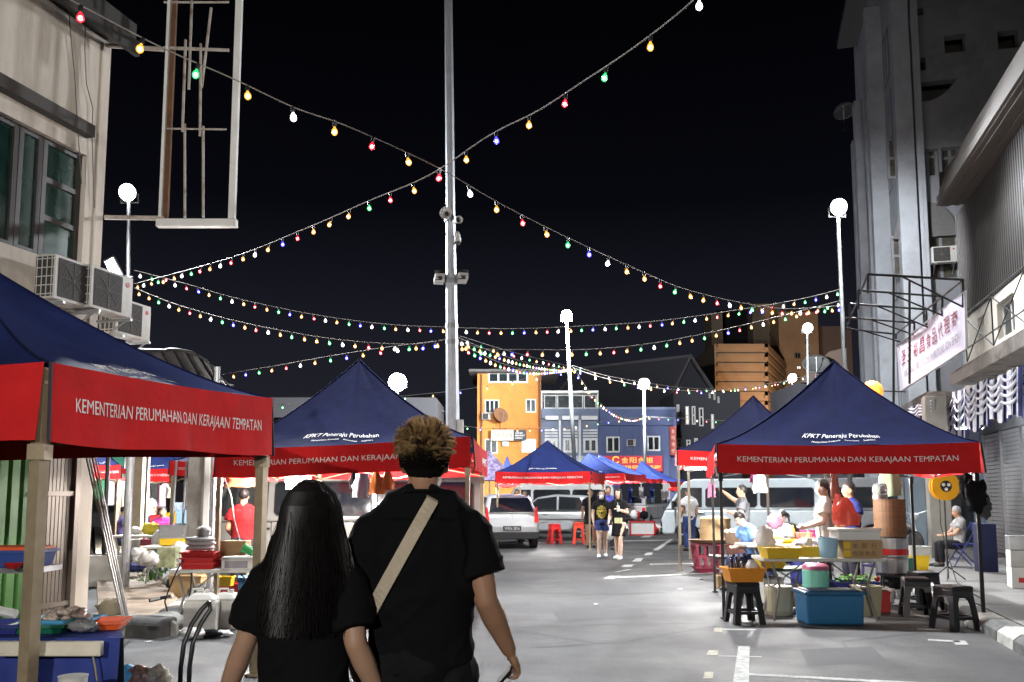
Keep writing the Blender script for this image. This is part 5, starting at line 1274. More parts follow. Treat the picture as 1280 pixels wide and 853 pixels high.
    # shirt
    def fold_d(sc, amt):
        def f(p, n):
            w = noise.noise(Vector((p.x*sc*.5+p.z*sc*.7, p.y*sc*.6, p.z*sc*.5-p.x*sc*.6))); r1 = 1-abs(2*w); q = noise.noise(Vector((p.x*sc*1.3-p.z*sc*1.5, p.y*sc, p.z*sc*.9+3))); r2 = 1-abs(2*q)
            return p + n*((r1**3-.25)*amt*.9 + (r2**4-.15)*amt*.55 + noise.noise(p*sc*3.1)*amt*.22)
        return f
    ex = .010*H + .004
    b = MB()
    hz = (hem-.525)/.30
    prof = [(.093*H*g_+ex*.6, hz), (.088*H*g_+ex*.8, .18), (.090*H*g_+ex, .40), (.101*H*g_+ex, .68), (.090*H*g_+ex, .90)]
    vs = []
    L = sp.length
    b.lathe([(r, k*L) for r, k in prof], J['pel'], 22, Mt, 1, .66)
    b.tube([J['nb']-up*.01*H, J['nb']+up*.022*H], [.046*H,.0395*H], 14)
    b.ball(tp(.66), (.100*H*g_+ex,.062*H*g_+ex,.108*H), 14, 10, Mt)
    limb(b, [J['lsh'], tp(.93), J['rsh']], [.034*H+ex*.6, .040*H+ex*.5, .034*H+ex*.6])
    for k_ in ('lsh','rsh'): b.tube([J['nb']+up*.014*H, J['nb'].lerp(J[k_],.5)+up*.007*H, J[k_]], [.030*H+ex*.55,.0335*H+ex*.6,.032*H+ex*.5], 12)
    for sd_ in 'rl':
        sh, el, wr = J[sd_+'sh'], J[sd_+'el'], J[sd_+'wr']
        if sleeve <= 1: e_ = sh.lerp(el, sleeve); b.ball(sh, .034*H*g_+ex*.6, 12, 8); b.tube([sh, sh.lerp(e_,.4), e_], [.034*H*g_+ex*.6, .036*H*g_+ex, .037*H*g_+ex*1.3], 14)
        else: e_ = el.lerp(wr, (sleeve-1)); limb(b, [sh, el, e_], [.036*H*g_+ex*.6, .030*H+ex*.6, .022*H+ex*.5])
    sh_mb = remesh(b, voxel*.95, 3, fold_d(9/H, fold*1.6)); shirt = build(sh_mb, 'shirt', cloth(top, topc), t, local=True, smooth=True)
    # lower clothes
    b = MB(); ex2 = .007*H
    if bot == 'skirt':
        b.lathe([(.110*H,-.20*H),(.100*H,-.06*H),(.088*H,.02*H),(.082*H,.05*H)], J['pel'], 22, Matrix.Identity(3), 1, .8)
    else:
        b.ball(tp(.03), (.090*H*g_+ex2,.064*H*g_+ex2,.070*H), 14, 10, Mt)
        for sd_ in 'rl':
            hp_, kn, an = J[sd_+'hip'], J[sd_+'kn'], J[sd_+'an']
            if bot == 'shorts': k = hp_.lerp(kn, .50); b.ball(hp_, .056*H+ex2, 10, 8); b.tube([hp_, k], [.056*H*g_+ex2, .056*H*g_+ex2], 12)
            else:
                k = kn.lerp(an, .93); limb(b, [hp_, hp_.lerp(kn,.45), kn], [.057*H*g_+ex2,.051*H*g_+ex2,.038*H+ex2]); b.tube([kn, k], [.038*H+ex2,.030*H+ex2], 10)
    nm = {'skirt':'skirt','shorts':'shorts','trousers':'trousers'}[bot]
    build(remesh(b, voxel*.95, 3, fold_d(10/H, fold)), nm, cloth(bot+str(int(botc[0]*999))+str(int(botc[2]*999)), botc), t, local=True, smooth=True)
    for sd_ in 'rl':
        an = J[sd_+'an']; fd = Vector(P.get(sd_+'ft', (0,1,-.05))).normalized(); M2 = fd.to_track_quat('Y','Z').to_matrix(); b = MB()
        b.ball(an+fd*.045*H+V3(0,0,-.018*H), (.030*H,.078*H,.026*H), 10, 8, M2); b.ball(an-V3(0,0,.012*H), (.028*H,.032*H,.030*H), 10, 8, M2)
        build(remesh(b, max(voxel,.01), 2), 'shoe', shoes, t, local=True, smooth=True)
    # hair
    hm = hairc or HAIRM
    if not skip_hair:
        b = MB(); b.ball(hp(0,-.012,.020), (.0465*H,.054*H,.056*H), 16, 12, Mh)
        if hair == 'long':
            b.ball(hp(0,-.030,-.03), (.047*H,.036*H,.07*H), 14, 10, Mh); b.ball(hp(0,-.045,-.11), (.052*H,.028*H,.08*H), 14, 10, Mh)
            for s_ in (-1,1): b.tube([hp(s_*.040,.010,.02), hp(s_*.050,.004,-.05), hp(s_*.052,.012,-.13)], [.016*H,.019*H,.010*H], 8)
        elif hair == 'tail': b.tube([hp(0,-.055,.03), hp(0,-.085,-.01), hp(0,-.08,-.08)], [.02*H,.018*H,.006*H], 8)
        d = MB(); r_ = remesh(b, max(.006, voxel*.6), 2, lambda p, n: p + n*noise.noise(p*60)*.006)
        # cut the face opening
        Mi = Mh.inverted(); keep = []
        for f in r_.f:
            c = sum((Vector(r_.v[i]) for i in f), Vector((0,0,0)))/len(f); q = Mi @ (c-hd)/H
            if q.y > .018 and q.z < .034 and abs(q.x) < .040: continue
            if hair == 'short' and q.z < -.020 and q.y > -.03: continue
            keep.append(f)
        r_.f = keep; build(r_, 'hair', hm, t, local=True, smooth=True)
    return t, J, hp, shirt
def pp(px, Y): return V3(W(px, 620, Y).x, Y, 0)
# ---- the walking man in front, seen from behind
gl_ = pp(528, 3.0)
man, JM, hpM, shM = person('young man with spiky bleached hair, black t-shirt and cream bag strap walking away', gl_, R(4), 1.69,
    pose=dict(nb=(0,-.008,.845), rsh=(.099,-.0,.786), lsh=(-.099,0,.786), rel=(.127,-.020,.655), rwr=(.176,.040,.549), lel=(-.140,.0,.63), lwr=(-.125,.05,.50), rkn=(.055,.06,.29), lkn=(-.055,-.02,.285), ran=(.058,.08,.05), lan=(-.058,-.12,.07), hd=(.004,.016,.924), face=R(-6)),
    top='black_tee', topc=(.0065,.0065,.0075), bot='trousers', botc=(.012,.012,.014), skip_hair=True, voxel=.0085, sleeve=.66, hem=.485, fold=.0085, curl=1.15, girth=1.04)
H = 1.69
# undercut and spiky bleached top
import mathutils.bvhtree as bt
def scalp_pts(n, fn):
    out = []
    while len(out) < n:
        a = random.uniform(0, 2*pi); z = random.uniform(-.55, 1.0); r = math.sqrt(max(0,1-z*z))
        p = Vector((r*cos(a), r*sin(a), z))
        if fn(p): out.append(p)
    return out
def strand(b, p0, d, L, r0, bend, nseg=4, sides=3):
    pts = []; p = Vector(p0); v = Vector(d).normalized()
    for k in range(nseg+1):
        pts.append(p.copy()); p = p + v*(L/nseg); v = (v + bend*(1.0/nseg)).normalized()
    b.tube(pts, [r0*(1-.85*k/nseg) for k in range(nseg+1)], sides, caps=False)
BL = mat('bleached_hair', (.36,.23,.105), .45, var=.5, scale=60, spec=.5); BR_ = mat('dark_brown_hair', (.035,.020,.012), .45, var=.4, scale=60)
hr = MB(); hr.ball(hpM(0,-.009,.014), (.0465*H,.0555*H,.057*H), 18, 14); r_ = remesh(hr, .006, 2, lambda p, n: p + n*noise.noise(p*90)*.004)
keep = []
for f in r_.f:
    c = sum((Vector(r_.v[i]) for i in f), Vector((0,0,0)))/len(f); q = (c-JM['hd'])/H
    if (q.y > .022 and q.z < .035) or (q.z < -.006 and q.y > -.014) or q.z < -.052 + .014*abs(q.x)/.04: continue
    keep.append(f)
r_.f = keep; MATTEH = mat('cropped_hair', (.010,.008,.006), .9, var=.4, scale=200, bump=1.0, bscale=420, spec=.15)
hair_o = build(r_, 'hair', MATTEH, man, local=True, smooth=True)
rad = Vector((.0465*H,.0555*H,.058*H)); hc = Vector(hpM(0,-.009,.014))
b = MB()
for p in scalp_pts(5200, lambda p: p.z > -.35 and p.y < .7 and p.z < .55 and not (p.y > -.1 and p.z < -.05)):
    q = hc + Vector((p.x*rad.x, p.y*rad.y, p.z*rad.z)); strand(b, q, p + V3(0,0,-.7), random.uniform(.008,.016), .0010, V3(0,0,-.8), 3)
build(b, 'clipped_hair', MATTEH, hair_o, local=True)
CL_ = None
for nm, n, m_, f in (('bleached_tips', 12000, BL, 1.0), ('dark_roots', 11000, BR_, .85)):
    b = MB()
    cl = CL_ = CL_ or [ (random.uniform(-pi,pi), random.uniform(.0,.98), Vector((random.gauss(0,.55), random.gauss(0,.4), random.uniform(-.3,.9))), random.random()) for _ in range(300)]
    for p in scalp_pts(n, lambda p: p.z > (.10 if p.y < .2 else .3) + .10*noise.noise(p*5) or (p.y < .1 and random.random() < math.exp((p.z-.1)/.07))):
        q = hc + Vector((p.x*rad.x, p.y*rad.y, p.z*rad.z))*1.0
        best = min(cl, key=lambda c: (math.atan2(p.y,p.x)-c[0])**2*.4 + (p.z-c[1])**2)
        if (best[3] < .62) != (nm == 'bleached_tips') and random.random() < .8: continue
        ca, cz, cv, cc = best; cr_ = math.sqrt(max(0,1-cz*cz)); cp = Vector((cr_*cos(ca), cr_*sin(ca), cz)); d = Vector((p.x*.9, p.y*.8-.10, p.z*.6+.42)) + cv*.50 + (cp-p)*.9
        L = random.uniform(.022,.050)*f*(1.0 if p.z > .35 else .75)
        strand(b, q, d, L, random.uniform(.0007,.0014), V3(p.x*.1, -.2+p.y*.2, -1.5 if p.z < .55 else (-.7 if p.z < .8 else .1)), 4)
    build(b, nm, m_, hair_o, local=True)
# neckline, strap and phone
dgs = bpy.context.evaluated_depsgraph_get(); bvh = bt.BVHTree.FromPolygons([tuple(v.co) for v in shM.data.vertices], [tuple(p.vertices) for p in shM.data.polygons])
def conform(x, z, side, off=.011):
    o = Vector((x, -1.0*side, z)); h = bvh.ray_cast(o, Vector((0, side, 0)))
    return (h[0] + Vector((0,-side*off,0))) if h[0] is not None else Vector((x, -.08*side, z))
STRAP = mat('cream_webbing', (.62,.53,.40), .85, var=.08, scale=80, bump=.3, bscale=200)
ax, az, bx, bz = .035, 1.435, -.175, 1.05
path = [(ax+(bx-ax)*k/26, az+(bz-az)*k/26) for k in range(27)]
nrm = Vector((-(bz-az), 0, bx-ax)).normalized(); b = MB()
def band(path, side):
    vs = []; raw = []
    for x, z in path:
        L_, R_ = conform(x-nrm.x*.021, z-nrm.z*.021, side), conform(x+nrm.x*.021, z+nrm.z*.021, side); raw.append([L_, R_])
    for _ in range(3):
        raw = [raw[0]] + [[(raw[i-1][j]+raw[i][j]*2+raw[i+1][j])/4 for j in (0,1)] for i in range(1, len(raw)-1)] + [raw[-1]]
    for L_, R_ in raw: o = Vector((0,-side*.003,0)); vs += [L_+o, R_+o]
    return vs
va = band(path, 1); n_ = len(va)//2; b.add(va, [(2*i,2*i+1,2*i+3,2*i+2) for i in range(n_-1)])
vb = band(path, -1); b.add(vb, [(2*i+2,2*i+3,2*i+1,2*i) for i in range(n_-1)])
b.add([va[0],va[1],(va[1]+vb[1])/2+V3(0,0,.035),(va[0]+vb[0])/2+V3(0,0,.035),vb[0],vb[1]], [(0,1,2,3),(3,2,5,4)])
b.add([va[-2],va[-1],vb[-1],vb[-2]], [(0,1,2,3)])
st_ = build(b, 'strap', STRAP, None, solid=.003); st_.name = 'shoulder_strap'; st_.location = gl_; st_.rotation_euler.z = R(4)
tag(st_, 'cream webbing bag strap worn diagonally across the man\'s black back', 'bag strap')
col_ = MB(); col_.tube([JM['nb'] + V3(.0405*H*cos(a), .0385*H*sin(a), .019*H + .004*H*(-sin(a))) for a in [k*pi/16 for k in range(33)]], .006, 6, caps=False); build(col_, 'collar', cloth('black_tee',(0,0,0)), man, local=True, smooth=True)
wr = JM['rwr']; ph = MB(); ph.box(wr + V3(-.030,.030,-.115), (.010,.070,.145), m=Matrix.Rotation(R(38),3,'Y')@Matrix.Rotation(R(20),3,'X'))
po = build(ph, 'phone', mat('black_phone', (.01,.01,.012), .6, spec=.25), None, bevel=.004); po.location = gl_; po.rotation_euler.z = R(4); tag(po, 'black mobile phone held low in the man\'s right hand', 'phone')
# ---- the woman beside him
gw = pp(386, 2.9); HW_ = 1.50
woman, JW, hpW, shW = person('woman with long straight black hair in a black t-shirt walking beside the man', gw, R(-4), HW_,
    pose=dict(hd=(.006,.012,.925), rsh=(.090,0,.787), lsh=(-.090,0,.787), rel=(.118,-.035,.660), rwr=(.160,.02,.535), lel=(-.130,.0,.655), lwr=(-.190,.030,.52), rkn=(.055,-.01,.285), lkn=(-.055,.05,.285), ran=(.05,-.10,.06), lan=(-.055,.06,.045)),
    top='black_tee_w', topc=(.007,.007,.008), bot='trousers', botc=(.010,.010,.012), skip_hair=True, voxel=.0085, sleeve=.80, hem=.49, fold=.006, skin=mat('skin_medium', (.50,.30,.20), .5, var=.08, sss=.08), curl=.5, girth=.97)
hb = MB(); hb.ball(hpW(0,-.012,.018), (.0485*HW_,.058*HW_,.060*HW_), 18, 14)
prevw = None
for k in range(6):
    z = .012-.029*k; w = .052+.0055*k; hb.ball(hpW(.001*k, -.026-.0050*k, z), (w*HW_, (.044-.0030*k)*HW_, .046*HW_), 18, 10)
r_ = remesh(hb, .008, 4, lambda p, n: p + n*(noise.noise(Vector((p.x*45,p.y*45,p.z*4)))*.006))
keep = []
for f in r_.f:
    c = sum((Vector(r_.v[i]) for i in f), Vector((0,0,0)))/len(f); q = (c-JW['hd'])/HW_
    if q.y > .020 and q.z < .036: continue
    keep.append(f)
r_.f = keep; hw_o = build(r_, 'hair', MATTEH, woman, local=True, smooth=True)
b = MB()
for _ in range(8000):
    a = random.uniform(-.98, .98)*pi*.62; side = a/(pi*.62)              # angle round the back of the head, 0 = straight back
    tp_ = random.uniform(0, 1)
    top = Vector((0.0, -.004*HW_, .080*HW_)) + Vector((random.gauss(0,.004), random.uniform(-.045,.03)*HW_*.7, 0))
    pts = []
    Ltot = random.choice((random.uniform(.13,.20), random.uniform(.17,.232))) + (.02 if abs(side) < .7 else -.02)
    rx, ry = .053*HW_*(random.uniform(.98,1.05) if random.random() < .93 else random.uniform(1.05,1.16)), .062*HW_*random.uniform(.98,1.05)
    jx, jy = random.gauss(0,.004), random.gauss(0,.004); fr = random.uniform(4,9); ph_ = random.uniform(0,6)
    for k in range(13):
        u = k/12
        if u < .30:
            v = u/.30*pi/2; x = rx*sin(v)*sin(a)*(1+.10*u/.3); y = -ry*sin(v)*cos(a); z = .078*HW_*cos(v)*1.0 - .0*HW_
            y -= .012*HW_
        else:
            w = (u-.30)/.70; fl = 1.10+.55*w; x = rx*sin(a)*fl; y = -ry*cos(a)*(1-.05*w) - .012*HW_ - .024*w*HW_; z = -w*Ltot*HW_
            x += .009*w*sin(w*fr+ph_) + jx*w*1.8; y += jy*w*1.5
        pts.append(JW['hd'] + Vector((x, y, z)))
    b.tube(pts, [.0006+.0008*min(1,k/3)*(1 - .8*max(0,(k-8)/4)) for k in range(13)], 3, caps=False)
build(b, 'hair_strands', HAIRM, hw_o, local=True)
b = MB()
for _ in range(420):
    a = random.uniform(-.95,.95)*pi*.62; u0 = random.uniform(.1,.9); k1 = random.uniform(1.02,1.10); L0 = random.uniform(.05,.13); pts = []; cx_, cy_ = random.gauss(0,.012), random.gauss(0,.008)
    for k in range(9):
        w = -.15+u0*.9+k/8*L0/.22; wv = max(0,w); x = .054*HW_*sin(a)*(1.10+.55*wv)*k1; y = -.062*HW_*cos(a)*k1 - .014*HW_ - .024*wv*HW_; z = -w*.225*HW_ if w > 0 else -w*.30*HW_
        if w < 0: s_ = math.sqrt(max(.2,1-(w/.28)**2)); x *= s_; y *= s_
        q = (k/8)**1.5; pts.append(JW['hd'] + Vector((x+cx_*q, y+cy_*q, z)))
    b.tube(pts, [.00055*(1-.6*k/8) for k in range(9)], 3, caps=False)
build(b, 'flyaway_strands', HAIRM, hw_o, local=True)
# ---- two women walking toward the viewer
pw = pp(752, 21.0); w1, J1, hp1, s1 = person('woman in white mask, black t-shirt with gold print and denim shorts', pw, R(172), 1.60,
    pose=dict(rkn=(.04,.05,.285), ran=(.045,.06,.045), lkn=(-.045,-.01,.285), lan=(-.05,-.05,.055), rel=(.135,.0,.64), lel=(-.14,.01,.64), rwr=(.12,.07,.52), lwr=(-.11,.08,.55)), top='black_print', topc=(.012,.012,.013), bot='shorts', botc=(.05,.07,.22), hair='long', skin=SKINP, shoes=SHOEW, hem=.47)
b = MB(); b.grid(lambda u, v: Vector(hp1(-.030+.060*u, .040+.020*sin(pi*u)*(.7+.3*sin(pi*v)), -.062+.052*v)), 8, 6); build(b, 'face_mask', mat('white_mask', (.78,.78,.78), .7), w1, local=True, smooth=True, solid=.003)
bv1 = bt.BVHTree.FromPolygons([tuple(v.co) for v in s1.data.vertices], [tuple(p.vertices) for p in s1.data.polygons])
def front_print(bv, x0, x1, z0, z1, m_, t, shape, name='shirt_print'):
    b = MB(); n = 12
    def f(u, v):
        h = bv.ray_cast(Vector((x0+(x1-x0)*u, 1, z0+(z1-z0)*v)), Vector((0,-1,0))); return (h[0] if h[0] is not None else Vector((x0+(x1-x0)*u,.1,z0+(z1-z0)*v))) + V3(0,.004,0)
    vs = [f(i/n, j/n) for j in range(n+1) for i in range(n+1)]; fs = []
    for j in range(n):
        for i in range(n):
            u, v = (i+.5)/n, (j+.5)/n
            if shape(u, v): fs.append((j*(n+1)+i, (j+1)*(n+1)+i, (j+1)*(n+1)+i+1, j*(n+1)+i+1))
    b.add(vs, fs); build(b, name, m_, t, local=True)
front_print(bv1, -.12, .12, .92, 1.22, mat('gold_print', (.50,.38,.06), .6, var=.5, scale=30), w1, lambda u, v: ((u-.5)/.5)**2+((v-.5)/.5)**2 < 1 and noise.noise(Vector((abs(u-.5)*9,v*8,3))) > -.28)
pw = pp(773, 20.4); w2, J2, hp2, s2 = person('woman in a short black dress with very long black hair holding a cup', pw, R(150), 1.62,
    pose=dict(rkn=(.045,-.01,.285), ran=(.05,-.05,.05), lkn=(-.04,.05,.285), lan=(-.045,.05,.045), lel=(-.135,.01,.66), lwr=(-.06,.12,.70), rel=(.13,0,.64), rwr=(.12,.08,.52)), top='black_dress', topc=(.01,.01,.012), bot='skirt', botc=(.01,.01,.012), hair='long', skin=SKINP, shoes=SHOEW, hem=.44)
def held(name, fnb, m_, p, rz, j, lab, cat):
    b = MB(); fnb(b, j); o = build(b, name, m_, None); o.location = p; o.rotation_euler.z = rz; return tag(o, lab, cat)
held('drink_cup', lambda b, j: (b.lathe([(.026,-.07),(.036,.05),(.038,.055),(.02,.065)], j+V3(0,.06,.03), 12), b.tube([j+V3(0,.06,.08), j+V3(.01,.06,.17)], .004, 5)), mat('milk_cup', (.7,.68,.62), .3), pw, R(150), J2['lwr'], 'clear drink cup with straw held by the woman in the black dress', 'cup')
held('shoulder_bag', lambda b, j: b.box(j+V3(-.02,.10,-.24), (.16,.07,.12)), mat('cream_green_bag', (.55,.55,.28), .7), pw, R(150), J2['lwr'], 'small pale green bag at the front of the woman in the black dress', 'bag')
# ---- others
def simple_person(label, px, Y, rz, H, **k): return person(label, pp(px, Y), R(rz), H, voxel=.016, **k)
simple_person('man in a striped shirt behind the two walking women', 760, 24.0, 180, 1.72, top='striped_blue', topc=(.08,.08,.40), bot='trousers', botc=(.05,.05,.07), hair='short', pose=dict(rwr=(.11,.10,.55), lwr=(-.13,.03,.49)))
b = MB(); P0 = bpy.context.scene.objects  # coloured bands of the striped shirt
simple_person('person in dark clothes half hidden by the tent leg beside the women', 738, 25.0, 175, 1.66, top='dark', topc=(.02,.02,.03), bot='shorts', botc=(.03,.03,.03), hair='short')
held('shopping_bag', lambda b, j: b.ball(j+V3(0,0,-.22), (.13,.08,.20), 10, 8), mat('white_plastic_bag', (.7,.68,.66), .4), pp(762,23.5), R(180), V3(0,0,.70), 'white plastic bag hanging between the two walking women', 'bag')
simple_person('person in a white shirt and blue trousers standing beyond the second right tent', 861, 23.5, 20, 1.68, top='offwhite', topc=(.5,.5,.5), bot='trousers', botc=(.03,.05,.15), hair='short')
STAND = dict(rel=(.145,.02,.66), rwr=(.10,.14,.62), lel=(-.145,.02,.66), lwr=(-.10,.14,.62))
# man in apron at stall
pa = pp(1030, 11.9); ap, JA, hpA, sA_ = person('cook in a white apron standing at the food stall facing left', pa, R(75), 1.68, pose=dict(STAND, nod=R(-12)), top='white_shirt', topc=(.62,.58,.54), bot='trousers', botc=(.05,.05,.06), hair='short', skin=SKINP, voxel=.014)
b = MB(); bvA = bt.BVHTree.FromPolygons([tuple(v.co) for v in sA_.data.vertices], [tuple(p.vertices) for p in sA_.data.polygons])
def apf(u, v):
    x = -.15+.30*u; z = .62+.66*v; h = bvA.ray_cast(Vector((x*(1-.35*v),1,max(z,.84))), Vector((0,-1,0))); y = h[0].y if h[0] is not None else .1; return Vector((x*(1-.35*v), y+.012+.01*sin(u*9), z))
b.grid(apf, 12, 14); build(b, 'apron', mat('cream_apron', (.66,.58,.50), .85, var=.06), ap, local=True, smooth=True)
b = MB(); b.tube([Vector((.08,.10,1.27)), JA['nb']+V3(.06,.0,.02), JA['nb']+V3(0,-.07,.03), JA['nb']+V3(-.06,0,.02), Vector((-.08,.10,1.27))], .006, 5); build(b, 'apron_strap', BLACK, ap, local=True)
simple_person('man in a navy blue t-shirt behind the hanging red bags', 1062, 12.6, 100, 1.66, pose=STAND, top='navy', topc=(.015,.02,.10), bot='trousers', botc=(.02,.02,.03), hair='short')
simple_person('standing person in a grey shirt reaching up beside the ice blue van', 928, 16.2, 80, 1.66, pose=dict(rel=(.12,.10,.84), rwr=(.06,.20,.92), lel=(-.14,.05,.66), lwr=(-.08,.16,.70)), top='grey', topc=(.10,.10,.11), bot='trousers', botc=(.03,.03,.03), hair='short')
SIT = dict(pel=(0,0,.30), nb=(0,.03,.60), ch=(0,.02,.5), hd=(0,.05,.70), rsh=(.100,.03,.575), lsh=(-.100,.03,.575), rel=(.125,.07,.43), rwr=(.07,.19,.40), lel=(-.125,.07,.43), lwr=(-.07,.19,.40), rhip=(.05,.02,.285), lhip=(-.05,.02,.285), rkn=(.06,.24,.285), lkn=(-.06,.24,.285), ran=(.06,.25,.045), lan=(-.06,.23,.045), nod=R(-15))
simple_person('boy in a blue shirt bent over a table inside the stall on the right', 943, 13.8, 110, 1.66, pose=dict(SIT, nb=(0,.10,.58), hd=(0,.17,.66), rsh=(.1,.10,.56), lsh=(-.1,.10,.56), nod=R(-35)), top='sky_blue', topc=(.20,.38,.72), bot='trousers', botc=(.03,.04,.1), hair='short', skin=SKINP)
simple_person('seated woman with a ponytail and white t-shirt inside the stall on the right', 981, 14.6, 110, 1.58, pose=SIT, top='white_tee', topc=(.6,.62,.65), bot='trousers', botc=(.03,.04,.1), hair='tail', skin=SKINP)
# old man on folding chair
po_ = V3(W(1196,620,16.6).x, 16.6, .13)
person('grey haired old man in white sitting on a folding chair in the covered way', po_, R(80), 1.46, pose=dict(SIT, rsh=(.1,-.02,.575), lsh=(-.1,-.02,.575), nb=(0,-.02,.60), hd=(0,.02,.70)), top='white_shirt2', topc=(.28,.28,.28), bot='trousers', botc=(.015,.015,.018), hair='short', hairc=mat('grey_hair', (.30,.30,.30), .6), voxel=.014)
# red shirt man by the pale van
simple_person('man in a red t-shirt standing with his back turned beside the pale grey van', 305, 12.6, 10, 1.56, pose=dict(rwr=(.10,.14,.58), lwr=(-.10,.12,.56)), top='dull_red', topc=(.20,.012,.014), bot='trousers', botc=(.02,.02,.03), hair='short')
# small figures under the rear left tents
simple_person('dark haired person in a purple check shirt sitting under the far left tent', 152, 19.5, -60, 1.6, pose=SIT, top='purple', topc=(.10,.08,.20), bot='trousers', botc=(.03,.04,.10), hair='short')
simple_person('person in magenta bending over goods behind the white jug', 206, 18.4, 180, 1.6, pose=SIT, top='magenta', topc=(.30,.03,.16), bot='trousers', botc=(.03,.03,.04), hair='short')
simple_person('pale shirted shopper under the left rear tent', 186, 24, 170, 1.65, top='pale', topc=(.45,.42,.5), bot='trousers', botc=(.03,.03,.06), hair='long')
simple_person('dark shirted shopper beside the hanging black clothes on the left', 228, 23, 175, 1.62, top='slate', topc=(.05,.06,.10), bot='trousers', botc=(.02,.02,.03), hair='short')
simple_person('far shopper in navy below the middle distance tent', 656, 33.0, 160, 1.66, top='navy', topc=(0,0,0), bot='trousers', botc=(.02,.02,.03), hair='short')
simple_person('far shopper in black beside the white hatchback roof', 646, 31.5, 190, 1.70, top='black_tee3', topc=(.012,.012,.014), bot='trousers', botc=(.02,.02,.03), hair='short')
# ================================================================== stall goods
def at(px, Y, z=0.0): return V3(W(px, 620, Y).x, Y, z)
def plas(name, c, **k): return mat('plastic_'+name, c, k.pop('rough', .4), var=.06, dirt=tuple(x*.6 for x in c), dscale=3, damt=.3, **k)
YEL = plas('yellow', (.75,.50,.02)); ORG = plas('orange', (.72,.26,.015)); REDP = plas('red', (.50,.02,.02)); BLUP = plas('blue', (.02,.15,.33)); NAVP = plas('navy', (.03,.04,.22))
WHP = plas('white', (.70,.70,.68)); GRP_ = plas('green', (.05,.42,.12)); PINK = plas('pink', (.70,.20,.36)); MAR = plas('maroon', (.20,.02,.045)); TEAL = plas('teal', (.20,.58,.46)); SKY = plas('sky', (.35,.58,.75))
BEI = plas('beige', (.42,.38,.26)); BLKP = plas('black', (.018,.018,.02), rough=.35); BAMB = mat('bamboo', (.45,.30,.15), .7, var=.2, scale=10, stretch=(1,1,8)); DBAMB = mat('dark_bamboo', (.13,.062,.026), .7, var=.35, scale=5, stretch=(.6,.6,10))
CARD = mat('cardboard', (.42,.28,.14), .85, var=.08, scale=5); STYRO = mat('styrofoam', (.75,.74,.71), .8, var=.03, bump=.15, bscale=90)
TABT = mat('table_top_plastic', (.62,.60,.56), .5, var=.06, dirt=(.3,.28,.25), dscale=4, damt=.4); LEGM = mat('table_leg_steel', (.26,.25,.24), .45, metal=.6)
ALU = mat('aluminium_pot', (.55,.55,.56), .3, metal=.9, var=.1); BAGW = mat('thin_white_bag', (.70,.70,.70), .45, var=.06, bump=.6, bscale=12); CLEARP = mat('clear_plastic', (.75,.78,.8), .15, trans=.75, var=.02)
def table(label, c, w, d, h, rz=0.0, mt=None):
    t = thing('folding_table', label, 'table', c, None, rz)
    b = MB(); b.box((0,0,h-.02), (w,d,.04)); build(b, 'table_top', mt or TABT, t, local=True, bevel=.008)
    for s_ in (-1,1):
        for q in (-1,1):
            b = MB(); b.tube([(s_*w*.42,q*d*.40,h-.05),(s_*w*.36,q*d*.36,h*.55),(s_*w*.42,q*d*.42,.0)], .014, 8); build(b, 'leg', LEGM, t, local=True)
        b = MB(); b.tube([(s_*w*.37,-d*.36,h*.5),(s_*w*.37,d*.36,h*.5)], .012, 6); b.tube([(s_*w*.38,0,h*.5),(s_*w*.10,0,h-.05)], .009, 6); build(b, 'brace', LEGM, t, local=True)
    return t
def stool(label, c, rz, m_=BLKP, h=.47, grp='black plastic stools'):
    t = thing('plastic_stool', label, 'stool', c, grp, rz)
    b = MB(); b.taper((0,0,h-.035), (.30,.30), (.275,.275), .035); b.box((0,0,h-.07), (.287,.287,.07)); build(b, 'seat', m_, t, local=True, bevel=.012)
    for q in range(4):                                                   # four moulded side panels, each with an arched opening
        Mz = Matrix.Rotation(q*pi/2, 3, 'Z'); ht = h-.055; tw_, bw = .135, .185; ti, bi, at_ = .075, .115, h*.74
        def P3(x, z, o=0.0): k_ = 1-z/ht; return Mz @ Vector((x, -(tw_+(bw-tw_)*k_)+o, z))
        pts = [(-bw,0),(-bi,0),(-ti-.012,at_*.8),(-ti+.02,at_),(ti-.02,at_),(ti+.012,at_*.8),(bi,0),(bw,0),(tw_,ht),(-tw_,ht)]
        n = len(pts); vs = [P3(x,z) for x,z in pts] + [P3(x*.99,z,.022) for x,z in pts]
        b = MB(); fs = [(0,1,2,9),(2,3,9),(3,4,8,9),(4,5,8),(5,6,7,8)]; fs += [tuple(reversed([i+n for i in f])) for f in fs]
        fs += [(i, i+n, (i+1)%n+n, (i+1)%n) for i in range(n)]
        b.add(vs, fs); build(b, 'leg_panel', m_, t, local=True)
    b = MB(); z = .13; k = .150
    for s_ in (-1,1): b.box((0,s_*k,z), (2*k,.018,.035)); b.box((s_*k,0,z), (.018,2*k,.035))
    build(b, 'lower_frame', m_, t, local=True)
    return t
stool('black plastic stool carrying the orange basin of bottles', at(926,10.3), R(8))
stool('black plastic stool with a glossy edge beside the tall steamers', at(1139,10.85), R(-14))
stool('black plastic stool directly behind the glossy one', at(1149,11.6), R(6))
stool('black plastic stool nearest the right kerb', at(1185,9.85), R(18))
rs = 'red plastic stools by the silver car'
stool('red plastic stool by the dark table at the silver car', at(693,27.0), R(20), REDP, .6, rs); stool('brighter red plastic stool right beside the walking women', at(723,27.0), R(0), plas('bright_red', (.75,.06,.03)), .65, rs)
def tub(name, label, cat, c, d0, d1, h, m_, rz=0.0, **k):
    b = MB(); b.tub((0,0,0), d0, d1, h, rz=0); o = build(b, name, m_, None, **k); o.location = c; o.rotation_euler.z = rz; return tag(o, label, cat)
